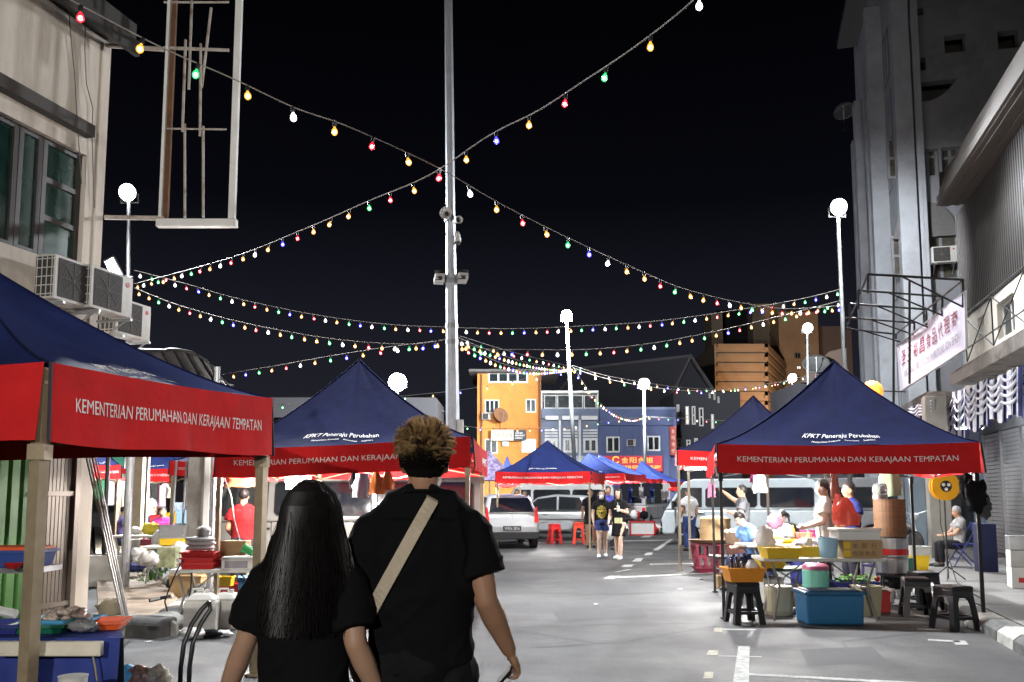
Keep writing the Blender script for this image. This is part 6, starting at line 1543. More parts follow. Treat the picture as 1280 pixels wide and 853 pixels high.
tub('basin', 'orange yellow plastic basin of bottles on the black stool', 'basin', at(926,10.3,.472), (.36,.26), (.43,.32), .16, ORG, R(4))
BOT = mat('brown_bottle', (.03,.012,.005), .1, spec=.9)
for i, px in enumerate((911.5, 918.5, 925)):
    t = thing('bottle', ('left','middle','right')[i]+'most dark sauce bottle in the orange basin' if i != 1 else 'dark sauce bottle between two others in the orange basin', 'bottle', at(px,10.25+.04*(i%2),.49), 'dark bottles in the orange basin')
    b = MB(); b.lathe([(.032,0),(.033,.16),(.013,.22),(.013,.27)], (0,0,0), 12); build(b, 'glass', BOT, t, local=True, smooth=True); b = MB(); b.lathe([(.015,.265),(.015,.285)], (0,0,0), 10); build(b, 'cap', WHP, t, local=True); b = MB(); b.lathe([(.0335,.05),(.0335,.12)], (0,0,0), 12); build(b, 'label', CARD, t, local=True)
def blob(name, label, cat, c, r, m_, seed=1, sc=6, amp=.25, **k):
    b = MB(); b.ball((0,0,0), r, 20, 14); rm = max(r) if hasattr(r,'__len__') else r
    b.v = [tuple(Vector(v)*(1+amp*noise.noise(Vector(v)*sc/rm*.5+Vector((seed*7.3,0,0))) + amp*.5*noise.noise(Vector(v)*sc/rm*1.4+Vector((seed,3,0))))) for v in b.v]
    o = build(b, name, m_, None, smooth=True); z = min(v[2] for v in b.v); o.location = Vector(c)-V3(0,0,z); return tag(o, label, cat)
blob('plastic_bag', 'white plastic bag at the back of the orange basin', 'bag', at(938,10.4,.56), (.07,.06,.07), BAGW, 3)
table('white topped folding table at the front of the food stall on the right', at(1018,10.75), 1.42, .62, .72, R(-2))
tub('crate', 'bright yellow crate on the left end of the front table', 'crate', at(972,10.55,.72), (.36,.26), (.42,.32), .13, YEL, R(3))
tub('crate', 'second yellow crate just behind on the front table', 'crate', at(1000,10.9,.72), (.36,.26), (.44,.30), .12, YEL, R(-3))
tub('crate', 'yellow crate beneath the front table top', 'crate', at(960,11.9,.50), (.30,.26), (.36,.30), .14, YEL)
table('low dark table behind the orange basin', at(960,12.1), 1.1, .5, .49, 0, BLKP)
blob('plastic_bag', 'big white plastic bag standing by the yellow crates', 'bag', at(955,11.0,.72), (.12,.10,.17), BAGW, 5)
b = MB(); b.lathe([(.155,0),(.17,.05),(.172,.30),(.165,.345),(.13,.35)], (0,0,0), 24); o = build(b, 'bucket', BEI, None, smooth=False); o.location = at(969,11.05); tag(o, 'dirty beige bucket under the front table', 'bucket')
bx = thing('storage_box', 'large blue plastic storage box under the front table', 'box', at(1031,10.35))
b = MB(); b.taper((0,0,0), (.635,.42), (.66,.44), .33); build(b, 'body', BLUP, bx, local=True, bevel=.02); b = MB(); b.box((0,0,.35), (.70,.48,.035)); b.box((0,0,.372), (.58,.36,.015)); build(b, 'lid', mat('plastic_darkblue', (.015,.10,.22), .4), bx, local=True, bevel=.01)
b = MB(); b.box((0,0,.003), (.22,.16,.006)); o = build(b, 'paper', WHP, None); o.location = at(1045,10.3,.380); o.rotation_euler.z = R(12); tag(o, 'pale sheet of paper on the lid of the blue storage box', 'paper')
tub('bin', 'cream bin just right of the blue storage box', 'bin', at(1078,10.95), (.22,.22), (.27,.27), .36, BEI, R(5))
tub('tray', 'navy tray of green vegetables under the front table', 'tray', at(1062,11.3,.30), (.50,.32), (.54,.36), .08, NAVP)
tub('crate', 'dark blue crate supporting the vegetable tray', 'crate', at(1062,11.3,.0), (.46,.32), (.46,.32), .285, NAVP)
LEAF = mat('leafy_green', (.10,.30,.03), .6, var=.5, scale=20)
g = coll()
for i in range(150):
    c = at(1062,11.3,.36)+V3(random.uniform(-.22,.22), random.uniform(-.14,.14), random.uniform(0,.09)); a = random.uniform(0,6.3); d = V3(cos(a),sin(a),random.uniform(-.1,.5))*random.uniform(.05,.10); w = V3(-sin(a),cos(a),.2)*.025
    g.add([c, c+d*.5+w, c+d, c+d*.5-w], [(0,1,2,3)])
tag(build(g, 'vegetables', LEAF, None), 'heap of leafy green vegetables in the navy tray', 'vegetables', kind='stuff')
b = MB(); b.ball((0,0,.035), .036, 12, 8); o = build(b, 'tomato', REDP, None, smooth=True); o.location = at(1092,11.2,.38); tag(o, 'small red tomato at the right of the green vegetables', 'tomato')
ck = thing('water_cooler', 'teal water cooler with a pink lid under the front table', 'cooler', at(1016,11.4,.28)); b = MB(); b.lathe([(.15,0),(.165,.02),(.165,.22),(.155,.24)], (0,0,0), 22); build(b, 'barrel', TEAL, ck, local=True, smooth=False); b = MB(); b.lathe([(.165,.24),(.16,.285),(.12,.31),(.04,.32)], (0,0,0), 22); build(b, 'lid', PINK, ck, local=True); b = MB(); b.tube([(-.15,0,.25),(-.12,0,.36),(.12,0,.36),(.15,0,.25)], .012, 6); build(b, 'handle', PINK, ck, local=True)
tub('crate', 'dark crate under the teal water cooler', 'crate', at(1016,11.4), (.34,.34), (.34,.34), .275, BLKP)
b = MB(); b.lathe([(.095,0),(.118,.22),(.122,.235),(.116,.235),(.093,.01)], (0,0,0), 22); o = build(b, 'bucket', SKY, None); o.location = at(1033,10.6,.72); tag(o, 'light blue bucket on the front table by the cardboard box', 'bucket')
cb = thing('cardboard_box', 'cardboard box with Chinese printing and yellow tape on the front table', 'box', at(1070,10.62,.72), None, R(-2)); b = MB(); b.box((0,0,.105), (.45,.32,.21)); build(b, 'carton', CARD, cb, local=True, bevel=.006)
b = MB()
for i, ch in enumerate('本厨行'): text_plane(b, ch, (-.12+i*.11,-.1625,.115), (.06,0,0), (0,0,.06))
text_plane(b, '包装食品', (-.12,-.1625,.03), (.27,0,0), (0,0,.055)); build(b, 'printing', mat('brown_print', (.12,.06,.03), .7), cb, local=True)
for z in (.15,.055):
    b = MB(); b.box((-.185,-.1615,z), (.08,.003,.075)); build(b, 'tape', YEL, cb, local=True)
sb_ = thing('styrofoam_box', 'white styrofoam box on top of the printed cardboard box', 'box', at(1066,10.62,.931)); b = MB(); b.box((0,0,.05), (.50,.32,.10)); build(b, 'body', STYRO, sb_, local=True, bevel=.01); b = MB(); b.box((0,0,.118), (.53,.34,.035)); build(b, 'lid', STYRO, sb_, local=True, bevel=.01)
# steamers
def steamer(label, c, r, n, th, m_, lid=True):
    t = thing('bamboo_steamer', label, 'steamer', c)
    for k in range(n):
        b = MB(); b.lathe([(r,0),(r,th*.9),(r*.97,th*.9),(r*.97,th*.95),(r*1.005,th*.95),(r*1.005,th)], (0,0,k*th), 28); build(b, 'tier', m_, t, local=True)
        b = MB(); b.tube([(r*1.005*cos(a*pi/14), r*1.005*sin(a*pi/14), k*th+th*.97) for a in range(29)], .010, 4, caps=False); build(b, 'band', m_, t, local=True)
    if lid: b = MB(); b.lathe([(r*1.01,0),(r*.9,.03),(r*.5,.05),(.03,.06)], (0,0,n*th), 28); build(b, 'lid', m_, t, local=True)
    return t
steamer('tall dark stack of bamboo steamers right of the front table', at(1111,12.1,.90), .205, 4, .125, DBAMB, False)
pt = thing('steel_pot', 'tall steel steaming pot under the dark bamboo steamers', 'pot', at(1111,12.1,.0)); b = MB(); b.lathe([(.20,.42),(.21,.60),(.20,.62),(.215,.64),(.215,.88),(.19,.895)], (0,0,0), 26); build(b, 'pot', ALU, pt, local=True, smooth=False); b = MB(); b.lathe([(.205,.66),(.219,.66),(.219,.74),(.205,.74)], (0,0,0), 26); build(b, 'red_band', REDP, pt, local=True); b = MB()
for k in range(4): a = k*pi/2+.5; b.tube([(.2*cos(a),.2*sin(a),0),(.17*cos(a),.17*sin(a),.42)], .014, 6)
b.lathe([(.2,.38),(.2,.42)], (0,0,0), 20); b.lathe([(.1,.2),(.14,.3),(.1,.36)], (0,0,0), 16); build(b, 'burner_stand', BLACK, pt, local=True)
jr = thing('jar', 'large clear jar with a steel base on top of the dark steamers', 'jar', at(1100,12.1,1.405)); b = MB(); b.lathe([(.095,.06),(.10,.14),(.085,.20),(.05,.215)], (0,0,0), 20); build(b, 'glass', CLEARP, jr, local=True, smooth=True); b = MB(); b.lathe([(.098,0),(.10,.062)], (0,0,0), 20); build(b, 'base', ALU, jr, local=True)
steamer('pale bamboo steamers on the round tray over the maroon basket', at(893,17.0,.62), .29, 3, .13, BAMB)
b = MB(); b.lathe([(.30,0),(.36,.05),(.37,.055),(.30,.02)], (0,0,0), 26); o = build(b, 'tray', DBAMB, None); o.location = at(883,17.0,.565); tag(o, 'round brown tray on the maroon basket', 'tray')
mb_ = thing('laundry_basket', 'maroon slatted plastic basket holding up a round tray', 'basket', at(881,17.1))
b = MB(); b.tub((0,0,0), (.36,.36), (.46,.46), .10); build(b, 'base', MAR, mb_, local=True)
for k in range(16):
    s_ = k % 4; q = (k//4-1.5)*.12; w0 = .18; w1 = .235
    b = MB()
    if s_ == 0: b.bar((q,-w0,.08),(q*1.25,-w1,.50),.035)
    elif s_ == 1: b.bar((q,w0,.08),(q*1.25,w1,.50),.035)
    elif s_ == 2: b.bar((-w0,q,.08),(-w1,q*1.25,.50),.035)
    else: b.bar((w0,q,.08),(w1,q*1.25,.50),.035)
    build(b, 'slat', MAR, mb_, local=True)
for z, w in ((.30,.43),(.53,.49)):
    b = MB()
    for s_ in (-1,1): b.box((0,s_*w/2,z), (w,.02,.05)); b.box((s_*w/2,0,z), (.02,w,.05))
    build(b, 'rim_band', MAR, mb_, local=True)
table('small black table holding brown basins behind the left leg', at(922,15.0), .95, .55, .45, 0, BLKP)
for i, (z, m_, lab) in enumerate(((.45, mat('brown_basin', (.22,.10,.08), .5), 'lower reddish brown basin stacked on the black table'), (.66, mat('tan_basin', (.36,.24,.15), .5), 'upper tan basin full of dumplings'))):
    b = MB(); b.lathe([(.24,0),(.30,.17),(.31,.18),(.295,.18),(.235,.012)], (0,0,0), 26); o = build(b, 'basin', m_, None); o.location = at(925,15.0-.1*i,z); tag(o, lab, 'basin')
DUMP = mat('dumpling', (.62,.60,.48), .6, var=.15, scale=15)
b = MB(); b.ball((0,0,.035), (.05,.04,.035), 8, 6); dm = None
for i in range(34):
    a = random.uniform(0,6.3); q = .25*math.sqrt(random.random()); p = at(925,14.9,.81+ .05*(1-q/.25))+V3(q*cos(a),q*sin(a),0)
    if dm is None: o = build(b, 'dumpling', DUMP, None, smooth=True); dm = o.data
    else: o = link('dumpling', dm, None, None)
    o.location = p; o.rotation_euler.z = a; tag(o, 'pale green white dumpling heaped in the tan basin', 'dumpling', 'dumplings heaped in the tan basin')
# back table with colourful goods
table('long back table in the stall before the ice blue van', at(985,13.4), 1.5, .6, .74, R(3))
for (px, Y, z, w, d, h, m_, lab, nm) in ((962,13.2,.74,.28,.2,.10,YEL,'flat yellow tray on the left of the back table','tray'),(985,13.3,.74,.40,.25,.06,YEL,'wide low yellow tray on the back table','tray'),
    (1003,13.5,.74,.18,.2,.16,plas('coral',(.75,.22,.15)),'coral red plastic box on the back table','box'),(1012,14.0,.76,.26,.2,.15,plas('magenta',(.35,.02,.15)),'magenta box behind the coral box','box'),
    (1023,13.2,.74,.16,.16,.10,ALU,'small steel pan at the right of the back table','pan'),(950,13.6,.74,.12,.12,.12,YEL,'small square yellow tub by the bending boy','tub'),(958,13.9,.76,.2,.14,.10,WHP,'white box beside the bending boy','box'),(970,13.0,.74,.14,.1,.07,WHP,'tiny white tub at the front of the back table','tub')):
    tub(nm, lab, nm, at(px,Y,z), (w*.85,d*.85), (w,d), h, m_, random.uniform(-.2,.2))
blob('plastic_bag', 'pink plastic bag beside the ponytail woman', 'bag', at(968,14.4,.9), (.12,.08,.13), plas('pale_pink',(.7,.35,.5)), 8)
blob('checked_cloth', 'black and white checked cloth bundle near the front table', 'cloth', at(1008,11.6,.70), (.20,.12,.10), mat('checked_cloth', (.45,.45,.5), .8, var=.95, scale=16), 9)
for (px, Y, z, r, h, m_, lab) in ((996,13.0,.74,.03,.16,REDP,'red sauce bottle on the back table'),(1008,13.0,.74,.028,.2,plas('lime',(.5,.6,.1)),'lime squeeze bottle on the back table'),(990,14.4,.76,.03,.22,YEL,'yellow bottle standing behind the ponytail woman')):
    b = MB(); b.lathe([(r,0),(r,h*.7),(r*.4,h*.85),(r*.35,h)], (0,0,0), 12); o = build(b, 'bottle', m_, None, smooth=True); o.location = at(px,Y,z); tag(o, lab, 'bottle')
# things right of the steamers
pc = thing('plastic_chair', 'dark purple plastic chair behind the steel pot', 'chair', at(1097,13.2), None, R(10)); PUR = plas('purple', (.06,.04,.20))
b = MB(); b.box((0,0,.42), (.40,.40,.03)); build(b, 'seat', PUR, pc, local=True, bevel=.01); b = MB(); b.box((0,.20,.66), (.40,.03,.42)); build(b, 'backrest', PUR, pc, local=True, bevel=.01)
for sx_ in (-1,1):
    for sy_ in (-1,1): b = MB(); b.tube([(sx_*.17,sy_*.17,.42),(sx_*.20,sy_*.20,0)], .018, 6); build(b, 'leg', PUR, pc, local=True)
def jerry(label, c, m_, w=.24, h=.36, rz=0, grp=None):
    t = thing('jerry_can', label, 'jerry can', c, grp, rz); b = MB(); b.taper((0,0,0), (w,w*.75), (w,w*.75), h*.72); b.taper((0,0,h*.72), (w,w*.75), (w*.55,w*.4), h*.16); build(b, 'body', m_, t, local=True, bevel=.02)
    b = MB(); b.lathe([(.025,h*.86),(.025,h*.96)], (w*.14,0,0), 12); build(b, 'cap', WHP, t, local=True); b = MB(); b.tube([(-w*.38,0,h*.72),(-w*.30,0,h*.97),(w*.0,0,h*.97),(w*.02,0,h*.86)], .014, 6); build(b, 'handle', m_, t, local=True); return t
jerry('grey white jerry can on the ground behind the stools', at(1116,14.4), mat('hazy_can', (.45,.45,.43), .5), .28, .42)
tub('crate', 'yellow bin on the pavement behind the stools', 'crate', at(1141,15.9,.14), (.30,.28), (.36,.32), .26, YEL); tub('crate', 'translucent tub stacked on the yellow bin', 'crate', at(1142,15.9,.40), (.30,.28), (.36,.32), .16, mat('hazy_can', (0,0,0)))
tub('crate', 'dark green crate between jerry can and yellow bin', 'crate', at(1127,15.2), (.2,.2), (.22,.22), .4, plas('bottle_green', (.02,.08,.05)))
b = MB(); b.box((0,0,.12), (.42,.32,.24)); o = build(b, 'grey_box', mat('hazy_can', (0,0,0)), None, bevel=.03); o.location = at(1083,13.6,.72); tag(o, 'grey rice cooker like box beyond the navy shirt man', 'box')
# cable reel on stand
cr_ = thing('cable_reel', 'yellow cable reel with sockets mounted on a thin black stand', 'cable reel', at(1180,14.0,.13)); c = at(1181,14.0,1.60); q = Matrix.Rotation(R(90),3,'X')
b = MB(); b.lathe([(.05,-.05),(.225,-.05),(.225,-.035),(.14,-.03),(.14,.03),(.225,.035),(.225,.05),(.05,.05)], c, 30, q); build(b, 'drum', mat('plastic_amber', (.70,.33,.01), .4), cr_, smooth=False)
b = MB(); b.lathe([(.09,.052),(.09,.058)], c, 20, q); build(b, 'hub', BLKP, cr_)
for k in range(3): b = MB(); a = k*2.1+.5; b.lathe([(.026,.058),(.026,.066)], c+V3(.048*cos(a),0,.048*sin(a)), 12, q); build(b, 'socket', WHP, cr_)
b = MB(); b.tube([c+V3(0,.02,-.15), at(1180,14.0,.16)], .014, 6)
for k in range(3): a = k*2.1; b.tube([at(1180,14.0,.35), at(1180,14.0,.14)+V3(.28*cos(a),.28*sin(a),0)], .010, 5)
build(b, 'stand', BLACK, cr_)
g = coll(); g.tube([c+V3(-.1,-.03,-.2), at(1174,13.9,1.0), at(1182,13.7,.5), at(1190,13.4,.17), at(1205,12.2,.155), at(1222,11.2,.16)], .008, 5); one(g, 'power_cable', RUBBER, 'thin black power cable trailing down from the yellow reel over the pavement', 'cable')
# folding chair
fc = thing('folding_chair', 'blue folding chair under the old man', 'chair', po_+V3(.02,0,0), None, R(80)); BLF = mat('chair_blue', (.02,.03,.18), .5)
b = MB(); b.box((0,0,.43), (.38,.38,.025)); build(b, 'seat', BLF, fc, local=True); b = MB(); b.box((0,-.25,.74), (.40,.02,.16)); build(b, 'backrest', BLF, fc, local=True, bevel=.008)
for s_ in (-1,1):
    b = MB(); b.tube([(s_*.20,-.27,.82),(s_*.20,.20,.0)], .012, 6); build(b, 'leg', BLF, fc, local=True); b = MB(); b.tube([(s_*.19,.14,.43),(s_*.19,-.25,.0)], .012, 6); build(b, 'leg', BLF, fc, local=True)
# garments on the right leg
JKT = cloth('black_jacket', (.008,.008,.01))
blob('jacket', 'black jacket bundle hung on the right tent leg', 'jacket', at(1220,10.05,1.24), (.12,.09,.19), JKT, 11, 7, .5)
blob('jacket', 'smaller black jacket hung beside the right tent leg', 'jacket', at(1210,10.3,1.33), (.09,.08,.17), JKT, 12, 7, .5)
blob('jacket', 'dark garment hanging low at the right tent leg', 'jacket', at(1230,10.2,1.17), (.07,.06,.13), mat('charcoal', (.05,.05,.05), .8), 13, 7, .5)
b = MB(); b.box((0,0,.42), (.30,.25,.84)); o = build(b, 'drum', mat('blue_panel', (.006,.010,.05), .6), None, bevel=.02); o.location = at(1228,15.5,.13); tag(o, 'dark blue upright cabinet behind the right tent leg', 'cabinet')
# boxes at the right edge
for (z, h, m_, lab) in ((.14,.30,WHP,'lowest white box with a red label at the right edge'),(.44,.24,mat('hazy_can',(0,0,0)),'grey box in the pile at the right edge'),(.68,.20,ALU,'silver box topping the pile at the right edge')):
    t = thing('packing_box', lab, 'box', at(1276,12.8,z), None, R(-20)); b = MB(); b.box((0,0,h/2), (.42,.36,h-.004)); build(b, 'carton', m_, t, local=True, bevel=.01)
    if z < .2: b = MB(); b.box((-.02,-.182,.12), (.2,.004,.07)); build(b, 'label', REDP, t, local=True)
# hanging red bags and cloths
def hang(name, label, cat, px, py0, py1, Y, w, m_, seed=0, waist=.35):
    a, b_ = W(px, py0, Y), W(px, py1, Y); h = a.z-b_.z; g = coll()
    def f(u, v):
        th = 2*pi*u; r = w*(waist+(1-waist)*min(1,(1-v)*1.6)) * (1+.16*sin(th*5+seed)+.10*sin(th*9+v*4))* (1+.35*noise.noise(Vector((cos(th)*2+seed*3, sin(th)*2, v*3))))
        return V3(b_.x + r*cos(th), Y + r*.45*sin(th), b_.z + h*v + .03*noise.noise(Vector((u*8,seed,0)))*(1-v))
    g.grid(f, 22, 10); o = one(g, name, m_, label, cat, smooth=True); return o
REDB = mat('red_plastic_bag', (.70,.08,.05), .35, bump=.5, bscale=10)
hang('plastic_bag', 'red plastic bag bundle hanging between the cook and the navy shirt man', 'bag', 1057, 622, 657, 11.0, .15, REDB, 1, .25)
hang('plastic_bag', 'smaller red plastic bag tied left of the big red bundle', 'bag', 1049, 618, 655, 11.1, .08, REDB, 2, .3)
hang('cloth', 'pale green cloth hanging from the tent frame above the steamers', 'cloth', 1113, 590, 620, 12.6, .15, mat('pale_green_cloth', (.45,.55,.36), .8), 3, .8)
hang('cloth', 'pink cloth hanging in front of the ice blue van window', 'cloth', 890, 603, 622, 16.5, .07, PINK, 4, .7)
hang('cloth', 'magenta cloth hanging left of the stall lamp', 'cloth', 943, 593, 603, 13.5, .06, plas('magenta',(0,0,0)), 5, .7)
hang('cloth', 'white towel hanging under the right tent', 'cloth', 950, 594, 616, 13.2, .10, WHP, 6, .8)
hang('cloth', 'brown red tied cloth at the tent frame above the navy shirt man', 'cloth', 1044, 592, 626, 11.4, .05, mat('brown_cloth', (.25,.10,.08), .8), 8, .7)
hang('plastic_bag', 'orange plastic bag hanging under the middle tent', 'bag', 470, 590, 618, 12.0, .10, mat('orange_bag', (.8,.25,.05), .4), 9)
hang('cloth', 'white garment hanging under the middle tent', 'cloth', 373+0, 588, 612, 12.2, .16, BAGW, 10, .8)
hang('cloth', 'large white bundle hanging under the middle tent', 'cloth', 452, 592, 622, 11.9, .11, BAGW, 11, .7)
hang('cloth', 'black cloth hanging under the middle tent', 'cloth', 443, 590, 612, 12.1, .06, JKT, 12, .8)
hang('plastic_bag', 'orange and cream bag near the right end of the middle tent', 'bag', 474+10, 589, 612, 12.0, .09, mat('orange_bag', (0,0,0)), 13)
hang('cloth', 'orange lit tarpaulin bundle at the left end of the middle tent', 'tarpaulin', 303, 592, 609, 12.6, .22, mat('orange_tarp', (.75,.25,.12), .5), 14, .9)
# stall lamps (really lit in the photograph)
def stall_lamp(label, p, W_, col=(1,.97,.93), tube_l=.5):
    t = thing('stall_lamp', label, 'lamp', p); b = MB(); b.box(p, (tube_l,.07,.05)); build(b, 'housing', WHITEM, t); b = MB(); b.box(p-V3(0,0,.03), (tube_l*.92,.05,.012)); build(b, 'tube', lampmat('tube_light', (1,.97,.93), 25), t)
    b = MB(); b.tube([p+V3(0,0,.02), p+V3(0,0,.35)], .006, 5); build(b, 'cord', RUBBER, t); point(t, p-V3(0,0,.10), W_, col, .12); return t
stall_lamp('bright lamp hanging at the front left of the right stall', W(980,588,12.2), 420)
stall_lamp('lamp hanging deeper inside the right stall', W(960,590,14.6), 620)
stall_lamp('lamp under the half hidden tent on the right', W(870,585,18.5), 430, (1,.98,.95))
stall_lamp('lamp hanging under the middle tent', W(430,583,12.3), 480)
stall_lamp('second lamp under the middle tent near its left end', W(330,583,12.0), 520, (1,.93,.85))
stall_lamp('lamp under the rear left tent', W(250,596,18), 650); stall_lamp('lamp under the farther left tent', W(185,596,22), 900); stall_lamp('lamp under the left tent behind the gate', W(135,596,21), 450)
stall_lamp('lamp under the middle distance tent', W(680,600,26), 350); stall_lamp('lamp under the farther blue tent in the lane', W(745,600,38), 700); stall_lamp('lamp under the small far tent', W(808,601,47), 900)
stall_lamp('lamp in the covered way behind the stalls', ST(20.5, 4.6, 2.9), 40, (.85,.92,1))
# ------------------------------------------------------------------ middle and left stalls
table('white folding table of red crates left of the middle tent', at(287,10.4), 1.15, .6, .62, R(4))
for i in range(3): tub('crate', ('bottom','middle','top')[i]+' red tray of the stack on the left table' if i != 1 else 'red tray in the middle of the stack on the left table', 'crate', at(254,10.3,.62+.06*i), (.34,.28), (.37,.31), .07, REDP, R(3), )
for i in range(4): blob('plastic_bag', ('flat white bundle of plastic bags lowest on the red trays','second flat bundle of plastic bags on the red trays','third flat bundle of plastic bags on the red trays','loose crumpled white bag topping the bundles')[i], 'bag', at(253+3*(i==3),10.3,.815+.05*i), (.17,.12,.035) if i < 3 else (.08,.08,.07), BAGW if i == 3 else mat('grey_bag', (.42,.41,.42), .5, bump=.4), 20+i, 5, .2)
b = MB(); b.box((0,0,.10), (.30,.24,.20)); o = build(b, 'cardboard_box', CARD, None, bevel=.008); o.location = at(297,10.6,.72); tag(o, 'open cardboard box at the back of the left table', 'box')
tub('tray', 'red tray under the open cardboard box', 'tray', at(297,10.6,.62), (.30,.26), (.34,.30), .09, REDP)
sb2 = thing('styrofoam_box', 'white styrofoam box with grey marks on the left table', 'box', at(308,10.25,.62)); b = MB(); b.box((0,0,.07), (.44,.28,.14)); build(b, 'body', STYRO, sb2, local=True, bevel=.01); b = MB(); b.box((-.05,-.143,.055), (.26,.004,.08)); build(b, 'stain_label', mat('grey_print', (.3,.27,.3), .6), sb2, local=True)
b = MB(); b.lathe([(.04,0),(.055,.12),(.058,.125)], (0,0,0), 16, Matrix.Rotation(R(-60),3,'Y')); o = build(b, 'cup', GRP_, None); o.location = at(318,10.2,.80); tag(o, 'green plastic cup lying on the styrofoam box', 'cup')
jerry('big white water can under the left table', at(258,9.7), mat('white_can', (.75,.75,.70), .4), .34, .46, R(8)); jerry('second white water can right of the big one', at(289,9.9), mat('white_can', (0,0,0)), .32, .44, R(-6))
tub('tub', 'small yellow tub behind the water cans', 'tub', at(286,11.5,.30), (.16,.14), (.18,.16), .12, YEL)
blob('plastic_bag', 'white crumpled bag lying on the road by the water cans', 'bag', at(247,9.15), (.13,.08,.05), BAGW, 31, 7, .5); blob('plastic_bag', 'black crumpled bag on the road beside the white one', 'bag', at(268,9.2), (.11,.07,.04), JKT, 32, 7, .5); blob('plastic_bag', 'second white bag lying right of the black one', 'bag', at(285,9.3), (.09,.06,.03), BAGW, 33, 7, .5)
# bent tube trolley handle
tr_ = thing('trolley_handle', 'bent black tube handle of a trolley at the near left', 'trolley', at(235,6.3,0)); 
for dx in (0, 11):
    b = MB(); b.tube([W(224+dx,880,6.2), W(226+dx,835,6.2), W(230+dx,805,6.2), W(240+dx,780,6.25), W(252+dx,762,6.3), W(262,752,6.3)], .016, 8); build(b, 'bent_tube', BLKP, tr_, smooth=True)
b = MB(); b.tube([at(224,6.2,.04), at(250,6.2,.04)], .02, 6); b.box(at(236,6.2,.06), (.3,.4,.03)); build(b, 'base', BLKP, tr_)
# near left table with blue cloth
TY = 5.75
bt_ = thing('market_table', 'table covered by a creased royal blue cloth at the lower left', 'table', at(60,TY))
x0, x1 = W(-60,700,TY).x, W(157,793,5.45).x
b = MB(); b.box(((x0+x1)/2-.25,TY+.05,.58), (x1-x0-.4,.7,.03)); build(b, 'table_top', TABT, bt_)
BCL = mat('royal_blue_cloth', (.015,.035,.22), .7, var=.2, bump=.4, bscale=8)
b = MB(); yf = TY-.37
b.grid(lambda u, v: Vector((x0+(x1-x0)*u, yf-.012*sin(u*40)*(1-v)-.03*(1-v), .05+.555*v)), 60, 4); b.grid(lambda u, v: Vector((x1+.02+.014*sin(u*20)*(1-v)+.03*(1-v)-.42*u, yf+.84*u, .05+.555*v)), 20, 4); b.grid(lambda u, v: Vector((x0+(x1+.02-.42*v-x0)*u, yf+.84*v, .605)), 4, 2); build(b, 'cloth', BCL, bt_, smooth=False)
for p in ((x0+.1,yf+.1),(x1-.08,yf+.1),(x0+.1,yf+.7),(x1-.50,yf+.7)): b = MB(); b.tube([(p[0],p[1],0),(p[0],p[1],.57)], .018, 6); build(b, 'leg', LEGM, bt_)
tub('tray', 'orange red tray at the right corner of the blue cloth table', 'tray', at(136,5.75,.61), (.24,.22), (.27,.25), .055, plas('vermilion', (.72,.10,.02)), R(10))
tub('tray', 'light blue tray of wrapped food on the blue cloth table', 'tray', at(88,5.8,.61), (.34,.26), (.38,.30), .06, plas('azure', (.08,.35,.62)), R(-6)); tub('tray', 'dark green tray in front of the light blue tray', 'tray', at(62,5.6,.61), (.30,.2), (.34,.24), .055, plas('dark_green', (.01,.14,.08)), R(4)); tub('tray', 'navy tray at the far left of the blue cloth table', 'tray', at(12,5.6,.61), (.30,.24), (.34,.28), .06, NAVP)
wm = mat('wrapped_food', (.52,.42,.36), .15, var=.55, scale=28, coat=.8, bump=.8, bscale=40); b = MB(); b.ball((0,0,.022), (.050,.036,.022), 14, 8)
b.v = [tuple(Vector(v)*(1+.3*noise.noise(Vector(v)*30))) for v in b.v]; wme = None
for i in range(14):
    p = at(72+3.4*i % 44, 5.70+.035*(i % 5), .655+.02*(i % 3))
    if wme is None: o = build(b, 'food_packet', wm, None, smooth=True); wme = o.data
    else: o = link('food_packet', wme, None, None)
    o.location = p; o.rotation_euler.z = i*1.3; tag(o, 'small clear wrapped food packet piled in the light blue tray', 'food packet', 'wrapped food packets in the light blue tray')
blob('plastic_bag', 'crumpled clear plastic bag between the trays on the blue cloth table', 'bag', at(112,5.55,.61), (.09,.06,.04), CLEARP, 41, 7, .4)
b = MB(); b.box((0,0,0), (.62,.05,.085)); b.box((0,-.02,-.03), (.60,.03,.02)); o = build(b, 'tube_lamp', mat('cream_fitting', (.68,.63,.52), .5), None, bevel=.008); o.location = W(62,811,5.30); tag(o, 'unlit cream fluorescent lamp fitting hanging across the blue cloth', 'lamp fitting')
g = coll(); g.tube([W(116,820,5.3), W(119,835,5.3), W(122,856,5.3)], .006, 5); one(g, 'cord', mat('straw_cord', (.35,.3,.2), .8), 'straw coloured cord dangling from the end of the unlit lamp fitting', 'cord')
b = MB(); b.lathe([(.065,0),(.075,.10),(.078,.105)], (0,0,0), 18); o = build(b, 'plastic_cup', WHP, None); o.location = W(91,853,4.9)-V3(0,0,.07); tag(o, 'white plastic tub at the bottom edge in front of the blue cloth', 'tub')
st2 = thing('stool_stand', 'small stand under the white plastic tub at the bottom edge', 'stand', V3(o.location.x,4.9,0)); b = MB(); b.taper(V3(o.location.x,4.9,0), (.3,.3), (.22,.22), o.location.z-.003); build(b, 'body', BLKP, st2)
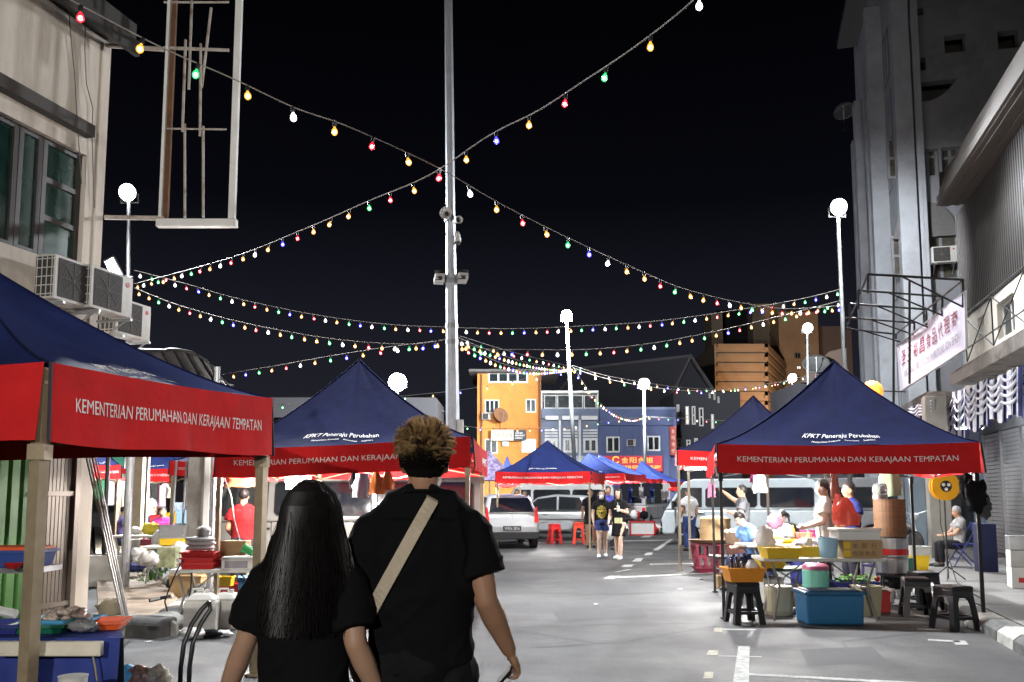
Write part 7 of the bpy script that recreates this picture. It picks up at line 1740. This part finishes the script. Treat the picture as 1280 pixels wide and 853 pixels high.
# shelf with blue tray at the left edge
sh_ = thing('metal_shelf', 'thin metal shelf at the left edge holding a blue tray', 'shelf', at(20,5.9)); zS = W(20,711,5.9).z
b = MB(); b.box((W(5,620,5.9).x, 5.9, zS), (.65,.35,.035)); build(b, 'board', ALU, sh_)
for px in (-20, 53): b = MB(); b.tube([at(px,5.9,0), at(px,5.9,zS)], .014, 6); build(b, 'post', LEGM, sh_)
b = MB(); b.tube([W(-10,762,5.7), W(20,768,5.7)], .03, 8); build(b, 'lower_rail', WHITEM, sh_)
tub('tray', 'navy tray on the metal shelf at the left edge', 'tray', V3(W(20,620,5.85).x,5.85,zS+.02), (.40,.24), (.44,.28), .11, plas('cobalt', (.03,.07,.28))); b = MB(); b.box((0,0,0), (.42,.26,.02)); o = build(b, 'red_lid', plas('vermilion',(0,0,0)), None); o.location = V3(W(20,620,5.85).x,5.85,zS+.14); tag(o, 'orange red lid lying on the navy tray at the left edge', 'lid')
b = MB(); b.lathe([(.03,0),(.06,.03),(.064,.035),(.028,.01)], (0,0,0), 16); o = build(b, 'ladle_bowl', REDP, None); o.location = W(17,703,5.65); o.location.z = zS+.02; tag(o, 'small red bowl on the shelf in front of the navy tray', 'bowl')
# leaning rods, posts, pillars
rods = thing('leaning_rods', 'bundle of long thin metal tubes leaning beside the gate', 'metal tubes', at(150,9.3))
for k in range(4): b = MB(); b.tube([W(158+2.5*k-4,778,9.0+.08*k), W(121+2.2*k,640-8*k,9.5)+V3(-.22,.1,.7)], .010, 6); build(b, 'tube', WHITEM if k % 2 else LEGM, rods)
def pillar(label, px, Y, w, m_, h=2.6, z1=None, n=4, cat='pillar', name='pillar'):
    g = coll(); 
    if n == 4: g.box(at(px,Y,h/2), (w,w,h))
    else: g.tube([at(px,Y,0), at(px,Y,h)], w/2, n)
    return one(g, name, m_, label, cat, bevel=.01 if n == 4 else 0)
pillar('square stained concrete pillar beside the red crates', 250, 14.0, .30, CONC, 3.0); pillar('dark steel post close to the middle tent left leg', 266, 11.9, .08, STEEL, 3.2, n=10, cat='post', name='post'); pillar('round grey steel post between the rear left tents', 161, 13.3, .12, STEEL, 3.2, n=12, cat='post', name='post'); pillar('beige square pillar behind the round grey post', 172, 17.5, .26, mat('beige_pillar', (.42,.36,.26), .8), 2.55); pillar('slim white board leaning on the stained concrete pillar', 259, 13.7, .09, WHP, 2.4, cat='board', name='board')
pillar('dark narrow pillar beside the beige one', 180.5, 17.6, .14, DARKCONC, 2.7)
# clutter between
table('small table with a plastic display box under the rear left tent', at(222,13.9), .9, .5, .68); table('table of bags and bottles deeper on the left', at(182,16.2), 1.0, .5, .74); table('narrow table with goods farther left', at(205,19), 1.4, .6, .8)
dbx = thing('display_box', 'clear plastic display box with a yellow base on the small table', 'box', at(221,13.9,.68)); b = MB(); b.box((0,0,.06), (.38,.3,.11)); build(b, 'base', YEL, dbx, local=True, bevel=.01); b = MB(); b.tub((0,0,.115), (.38,.3), (.40,.32), .20, .008); build(b, 'cover', CLEARP, dbx, local=True)
b = MB(); b.lathe([(.13,0),(.15,.26),(.155,.27),(.14,.27)], (0,0,0), 20); o = build(b, 'bucket', WHP, None); o.location = at(166,15.0,.45); tag(o, 'white bucket on the planter wall', 'bucket')
tub('tub', 'small yellow tub right of the white bucket', 'tub', at(182,15.4,.45), (.18,.15), (.22,.18), .14, YEL); b = MB(); b.box((0,0,.14), (.26,.22,.28)); o = build(b, 'carton', mat('printed_carton', (.30,.34,.2), .7, var=.6, scale=8), None); o.location = at(214,13.0,.42); tag(o, 'small printed carton standing on the planter wall', 'box')
for i, (px, Y, z, r, m_, lab) in enumerate(((190,15.9,.74,(.14,.10,.11),plas('lemon',(.78,.68,.05)),'yellow plastic bag on the deeper left table'),(203,14.2,.45,(.14,.10,.22),BAGW,'tall white plastic bag standing on the planter wall'),(199,13.9,.45,(.12,.08,.10),plas('pale_cyan',(.4,.65,.72)),'pale cyan bag leaning on the tall white bag'),(228,13.2,.45,(.14,.06,.15),BAGW,'white carrier bag hanging below the small table'),(172,16.2,.74,(.12,.1,.07),BAGW,'low white bag on the deeper left table'),(178,16.0,.0,(.3,.2,.12),NAVP,'navy cloth heap under the deeper left table'),(146,9.6,.10,(.14,.10,.12),mat('kraft_bag',(.33,.28,.2),.8),'brown kraft bag at the foot of the leaning tubes'),(132,9.0,.10,(.13,.10,.07),CLEARP,'clear plastic bag by the gate foot'))):
    blob('plastic_bag', lab, 'bag', at(px,Y,z), r, m_, 50+i, 6, .35)
# hanging clothes rows under the far tents
cols_ = [(.02,.02,.03),(.6,.6,.62),(.5,.05,.08),(.05,.25,.12),(.65,.55,.6),(.03,.04,.2),(.7,.7,.68),(.55,.2,.1),(.3,.5,.7),(.02,.02,.02),(.6,.35,.45),(.75,.72,.6)]
CN = ('black','pale grey','crimson','dark green','pinkish white','navy','white','rust orange','sky blue','black','dusty pink','cream')
ORD = ('first','second','third','fourth','fifth','sixth','seventh','eighth','ninth','tenth','eleventh','twelfth','thirteenth')
def garment(px, Y, z, w, h, i, grp, n=0):
    g = coll(); c = at(px, Y, z)
    pts = [(-.5,0),(-.32,.0),(-.28,-.0),(.28,0),(.32,0),(.5,0)]
    g.poly([c+V3(-.5*w,0,-.10*h), c+V3(-.28*w,0,0), c+V3(-.10*w,0,-.02*h), c+V3(.10*w,0,-.02*h), c+V3(.28*w,0,0), c+V3(.5*w,0,-.10*h), c+V3(.46*w,0,-.36*h), c+V3(.31*w,0,-.30*h), c+V3(.32*w,0,-h), c+V3(-.32*w,0,-h), c+V3(-.31*w,0,-.30*h), c+V3(-.46*w,0,-.36*h)], (0,.04,0))
    one(g, 'garment', cloth('garment%d' % (i % 12), cols_[i % 12]), '%s garment, %s from the left in the %s' % (CN[i % 12], ORD[n], grp), 'garment', 'garments hanging in the ' + grp)
for i in range(13): garment(126+i*10.5+random.uniform(-2,2), 24+.3*(i%3), 2.0, .48, random.uniform(.6,.9), i+3, 'rear left tents', i)
for i in range(12): garment(781+i*4.6, 34+.25*(i%3), 1.95, .40, random.uniform(.5,.8), [0,5,8,9,1,4][i % 6], 'white van display down the lane', i)
for i in range(6): garment(222+i*7, 16.5+.2*(i%2), 1.9, .34, random.uniform(.55,.9), [0,9,1,3,6,0][i], 'pale lit tent on the left', i)
# goods by the white vans
rt = table('dark long table in front of the silver car', at(700,28.3), 3.4, .6, .72, 0, BLKP)
b = MB(); b.box((0,0,.26), (.9,.6,.5)); cw = thing('counter_box', 'low white counter box with red edges near the walking women', 'box', at(801,33)); build(b, 'body', WHP, cw, local=True); b = MB()
for z in (.02,.50): b.box((0,-.31,z), (.94,.03,.06))
for x in (-.45,.45): b.box((x,-.31,.26), (.06,.03,.5))
build(b, 'red_edges', REDP, cw, local=True)
for i in range(9):
    px = 792+i*4.2; blob('goods_bag', '%s bag, %s from the left in the row before the white vans' % (('white','red','pale','black','yellow')[i % 5], ORD[i]), 'bag', at(px,33.6+.2*(i%3),.55 if i < 4 else .0), (.16,.12,.16), [BAGW,REDP,WHP,JKT,YEL][i % 5], 70+i, 5, .3); bpy.context.scene.objects; COL.objects[-1]['group'] = 'bags of goods before the white vans'
# litter on the ground
for i, (px, py, r, m_, lab) in enumerate(((1264,0,0,0,''),)): pass
blob('litter', 'crumpled white tissue by the foot of the right tent leg', 'litter', G(1214,787), (.06,.05,.05), WHP, 80, 7, .5); blob('litter', 'grey pink crumpled rag between the bucket and the blue storage box', 'litter', G(990,768), (.08,.07,.04), mat('pink_rag', (.40,.32,.30), .8), 81, 7, .4)
for i, (px, py) in enumerate(((877,725),(850,737),(745,756),(1056,725),(186,803),(198,775))):
    g = coll(); g.box(G(px,py)+V3(0,0,.006), (.07,.04,.012), random.uniform(0,3)); one(g, 'litter', JKT if i == 0 else WHP, ('small black scrap on the road left of the stall','tiny white scrap on the road by the long line','tiny white scrap in the bright middle of the road','small white scrap under the right stall','white scrap on the road near the left kerb','small white scrap on the left walkway')[i], 'litter')
# bags of snacks on the road in the lower left corner
for i, px in enumerate((170, 185, 204)):
    blob('snack_bag', ('blue snack bag at the bottom edge','patterned brown snack bag at the bottom edge','cream snack bag at the bottom edge')[i], 'bag', at(px,6.3,.0), (.12,.09,.13), [plas('azure',(0,0,0)), mat('brown_pattern',(.25,.15,.1),.5,var=.9,scale=25), mat('cream_pattern',(.5,.45,.35),.5,var=.6,scale=25)][i], 85+i, 6, .2)
# ------------------------------------------------------------------ street lamps behind the viewer (outside the picture)
for x, y, h, W_, lab, aim in ((-3.5,-15,6.2,8600,'street lamp behind the viewer on the left','l'), (6.5,-13,6.6,8800,'street lamp behind the viewer on the right','r')):
    t = thing('flood_lamp_post', lab, 'street lamp', (x,y,0)); b = MB(); b.tube([(x,y,0),(x,y,h)], [.1,.06], 10); build(b, 'pole', STEEL, t); b = MB(); b.box((x,y+.3,h+.03), (.4,.6,.1)); build(b, 'lamp_head', STEEL, t); b = MB(); b.box((x,y+.3,h-.025), (.32,.5,.01)); build(b, 'lens', LED, t)
    spot(t, (x,y+.4,h-.1), (x*.2, 14, 5.0), W_, (1,.96,.90), 62, 1.0, .12)

# cables and small lamp on the left ground
for i, (lab, pts, r) in enumerate((('black cable hanging from the crate table to the ground', [(232,695,10.2),(222,712,10.0),(212,735,10.0),(206,752,9.9),(212,775,9.8)], .009),
    ('second black cable looping beside the crate table', [(240,712,10.1),(238,740,10.0),(232,760,9.9),(220,775,9.8),(206,778,9.7)], .009), ('black cable lying on the walkway by the painted kerb', [(206,778,9.9),(225,770,9.9),(243,774,9.8),(252,780,9.7)], .010))):
    g = coll(); g.tube([W(*p) for p in pts], r, 5); one(g, 'cable', RUBBER, lab, 'cable')
t = thing('work_lamp', 'small flat work lamp lying by the cables on the walkway', 'lamp', W(200,750,9.9)); g = coll(); g.box(W(200,748,9.9), (.20,.12,.035), m=Matrix.Rotation(R(-12),3,'Y')); build(g, 'head', BLACK, t); g = coll(); g.box(W(194,749,9.83), (.10,.02,.02), m=Matrix.Rotation(R(-12),3,'Y')); build(g, 'lens', WHP, t)
g = coll(); g.tube([W(278,590,12.0), W(289,620,11.6), W(293,650,11.2), W(301,680,10.9), W(313,705,10.2)], .008, 5); one(g, 'cable', WHITEM, 'white cable hanging from the middle tent in front of the red shirt man', 'cable')
for i, px in enumerate((215, 228, 243)):
    g = coll(); g.tube([at(px, 15.1, 0), at(px+4, 15.0, 2.05)], .02, 6); one(g, 'tent_pole', STEEL, ('thin steel pole left of the display box','thin steel pole just right of the display box','thin pale pole by the concrete pillar')[i], 'pole')

# more goods on the tables
def lathe_thing(name, label, cat, c, prof, m_, n=16, grp=None):
    b = MB(); b.lathe(prof, (0,0,0), n); o = build(b, name, m_, None, smooth=False); o.location = c; return tag(o, label, cat, grp)
CUPM = plas('cup_white', (.72,.72,.70))
cup_labels = ('tall stack of white paper cups at the left of the styrofoam box','short stack of white paper cups beside the tall stack','stack of red plastic bowls behind the light blue bucket','stack of steel bowls at the rear of the front table')
for i, (px, Y, h, r, m_) in enumerate(((1010,10.95,.20,.035,CUPM),(1017,11.0,.12,.035,CUPM),(1040,10.95,.10,.07,REDP),(1025,11.0,.09,.075,ALU))):
    b = MB(); k = 0
    while k*.018 < h: b.lathe([(r*.8,k*.018),(r,k*.018+.012),(r*1.03,k*.018+.013),(r*1.03,k*.018+.017)], (0,0,0), 16); k += 1
    b.lathe([(r*.8,0),(r*.8,h)], (0,0,0), 12); o = build(b, 'stack_of_cups' if i < 2 else 'stack_of_bowls', m_, None); o.location = at(px,Y,.72); tag(o, cup_labels[i], 'cups' if i < 2 else 'bowls')
for i in range(7):
    m_ = [REDP, BOT, YEL, GRP_, WHP, mat('chili_oil', (.35,.05,.01), .2), BOT][i]
    lathe_thing('bottle', ['red chilli bottle at the left end of the back table row','brown sauce bottle second in the back table row','yellow mustard bottle third in the back table row','green bottle in the middle of the back table row','white bottle fifth in the back table row','orange chilli oil bottle sixth in the back table row','brown bottle at the right end of the back table row'][i], 'bottle', at(1027+5*i, 13.2, .78), [(.028,0),(.03,.02),(.03,.13),(.012,.17),(.012,.21),(.015,.215),(.015,.235)], m_, 12)
b = MB(); b.tub((0,0,0), (.34,.24), (.38,.28), .10); o = build(b, 'tray', WHP, None); o.location = at(1040,13.3,.69); tag(o, 'white tray carrying the row of sauce bottles', 'tray'); table('short table under the white tray of bottles', at(1042,13.35), .8, .5, .68)
for i, (px, Y, z, d, m_, lab) in enumerate(((989,11.9,.0,(.34,.26,.22),CARD,'cardboard carton on the ground behind the blue storage box'),(1040,12.2,.0,(.4,.3,.3),BLKP,'black crate on the ground behind the vegetable tray'),(1093,11.3,.0,(.24,.22,.26),REDP,'red box on the ground beside the steel pot'),(1082,12.4,.75,(.3,.22,.14),WHP,'white container on top of the rice cooker like box'),
    (905,14.2,.0,(.34,.26,.2),CARD,'cardboard carton under the black basin table'),(958,12.3,.0,(.3,.3,.34),WHP,'white bucket like bin under the low dark table'),(1003,14.9,.0,(.5,.3,.6),NAVP,'tall navy crate stack behind the ponytail woman'),
    (244,12.6,.0,(.5,.35,.35),CARD,'cardboard carton on the ground behind the crate table'),(300,12.0,.0,(.4,.3,.3),REDP,'red crate on the ground behind the white water cans'),(322,11.2,.0,(.4,.3,.45),BLUP,'blue crate beside the middle tent leg'),(140,14.5,.0,(.5,.4,.5),mat('hazy_can',(0,0,0)),'grey carton beyond the leaning tubes'),(186,17.5,.0,(.5,.35,.6),MAR,'maroon crate stack under the deeper left table'),(215,20.5,.82,(.4,.3,.25),YEL,'yellow crate on the farthest left table'),(198,20.3,.82,(.3,.25,.2),REDP,'red box on the farthest left table'),(232,20.4,.82,(.3,.25,.3),SKY,'pale blue box on the farthest left table'))):
    b = MB(); b.taper((0,0,0), (d[0]*.94,d[1]*.94), d[:2], d[2]); b.box((0,0,d[2]-.015), (d[0]*1.04,d[1]*1.04,.03)); o = build(b, 'box', m_, None, bevel=.008); o.location = at(px,Y,z); o.rotation_euler.z = random.uniform(-.3,.3); tag(o, lab, 'box')
for i, (px, Y, z, lab) in enumerate(((1024,11.9,.32,'white bag of buns on the crate behind the front table'),(238,12.6,.37,'white bag on the carton behind the crate table'),(270,12.2,.0,'crumpled white bag on the ground under the middle tent'),(318,10.3,.76,'small white bag on the styrofoam box'),(176,13.4,.42,'white bag slumped on the planter wall'),(190,12.7,.42,'grey white bag slumped by the printed carton'),(1123,13.0,.0,'white bag on the ground right of the steel pot'),(1100,11.9,.0,'small white bag by the burner stand'))):
    blob('plastic_bag', lab, 'bag', at(px,Y,z), (.14,.10,.11) if i != 3 else (.07,.05,.05), BAGW, 90+i, 6, .45)
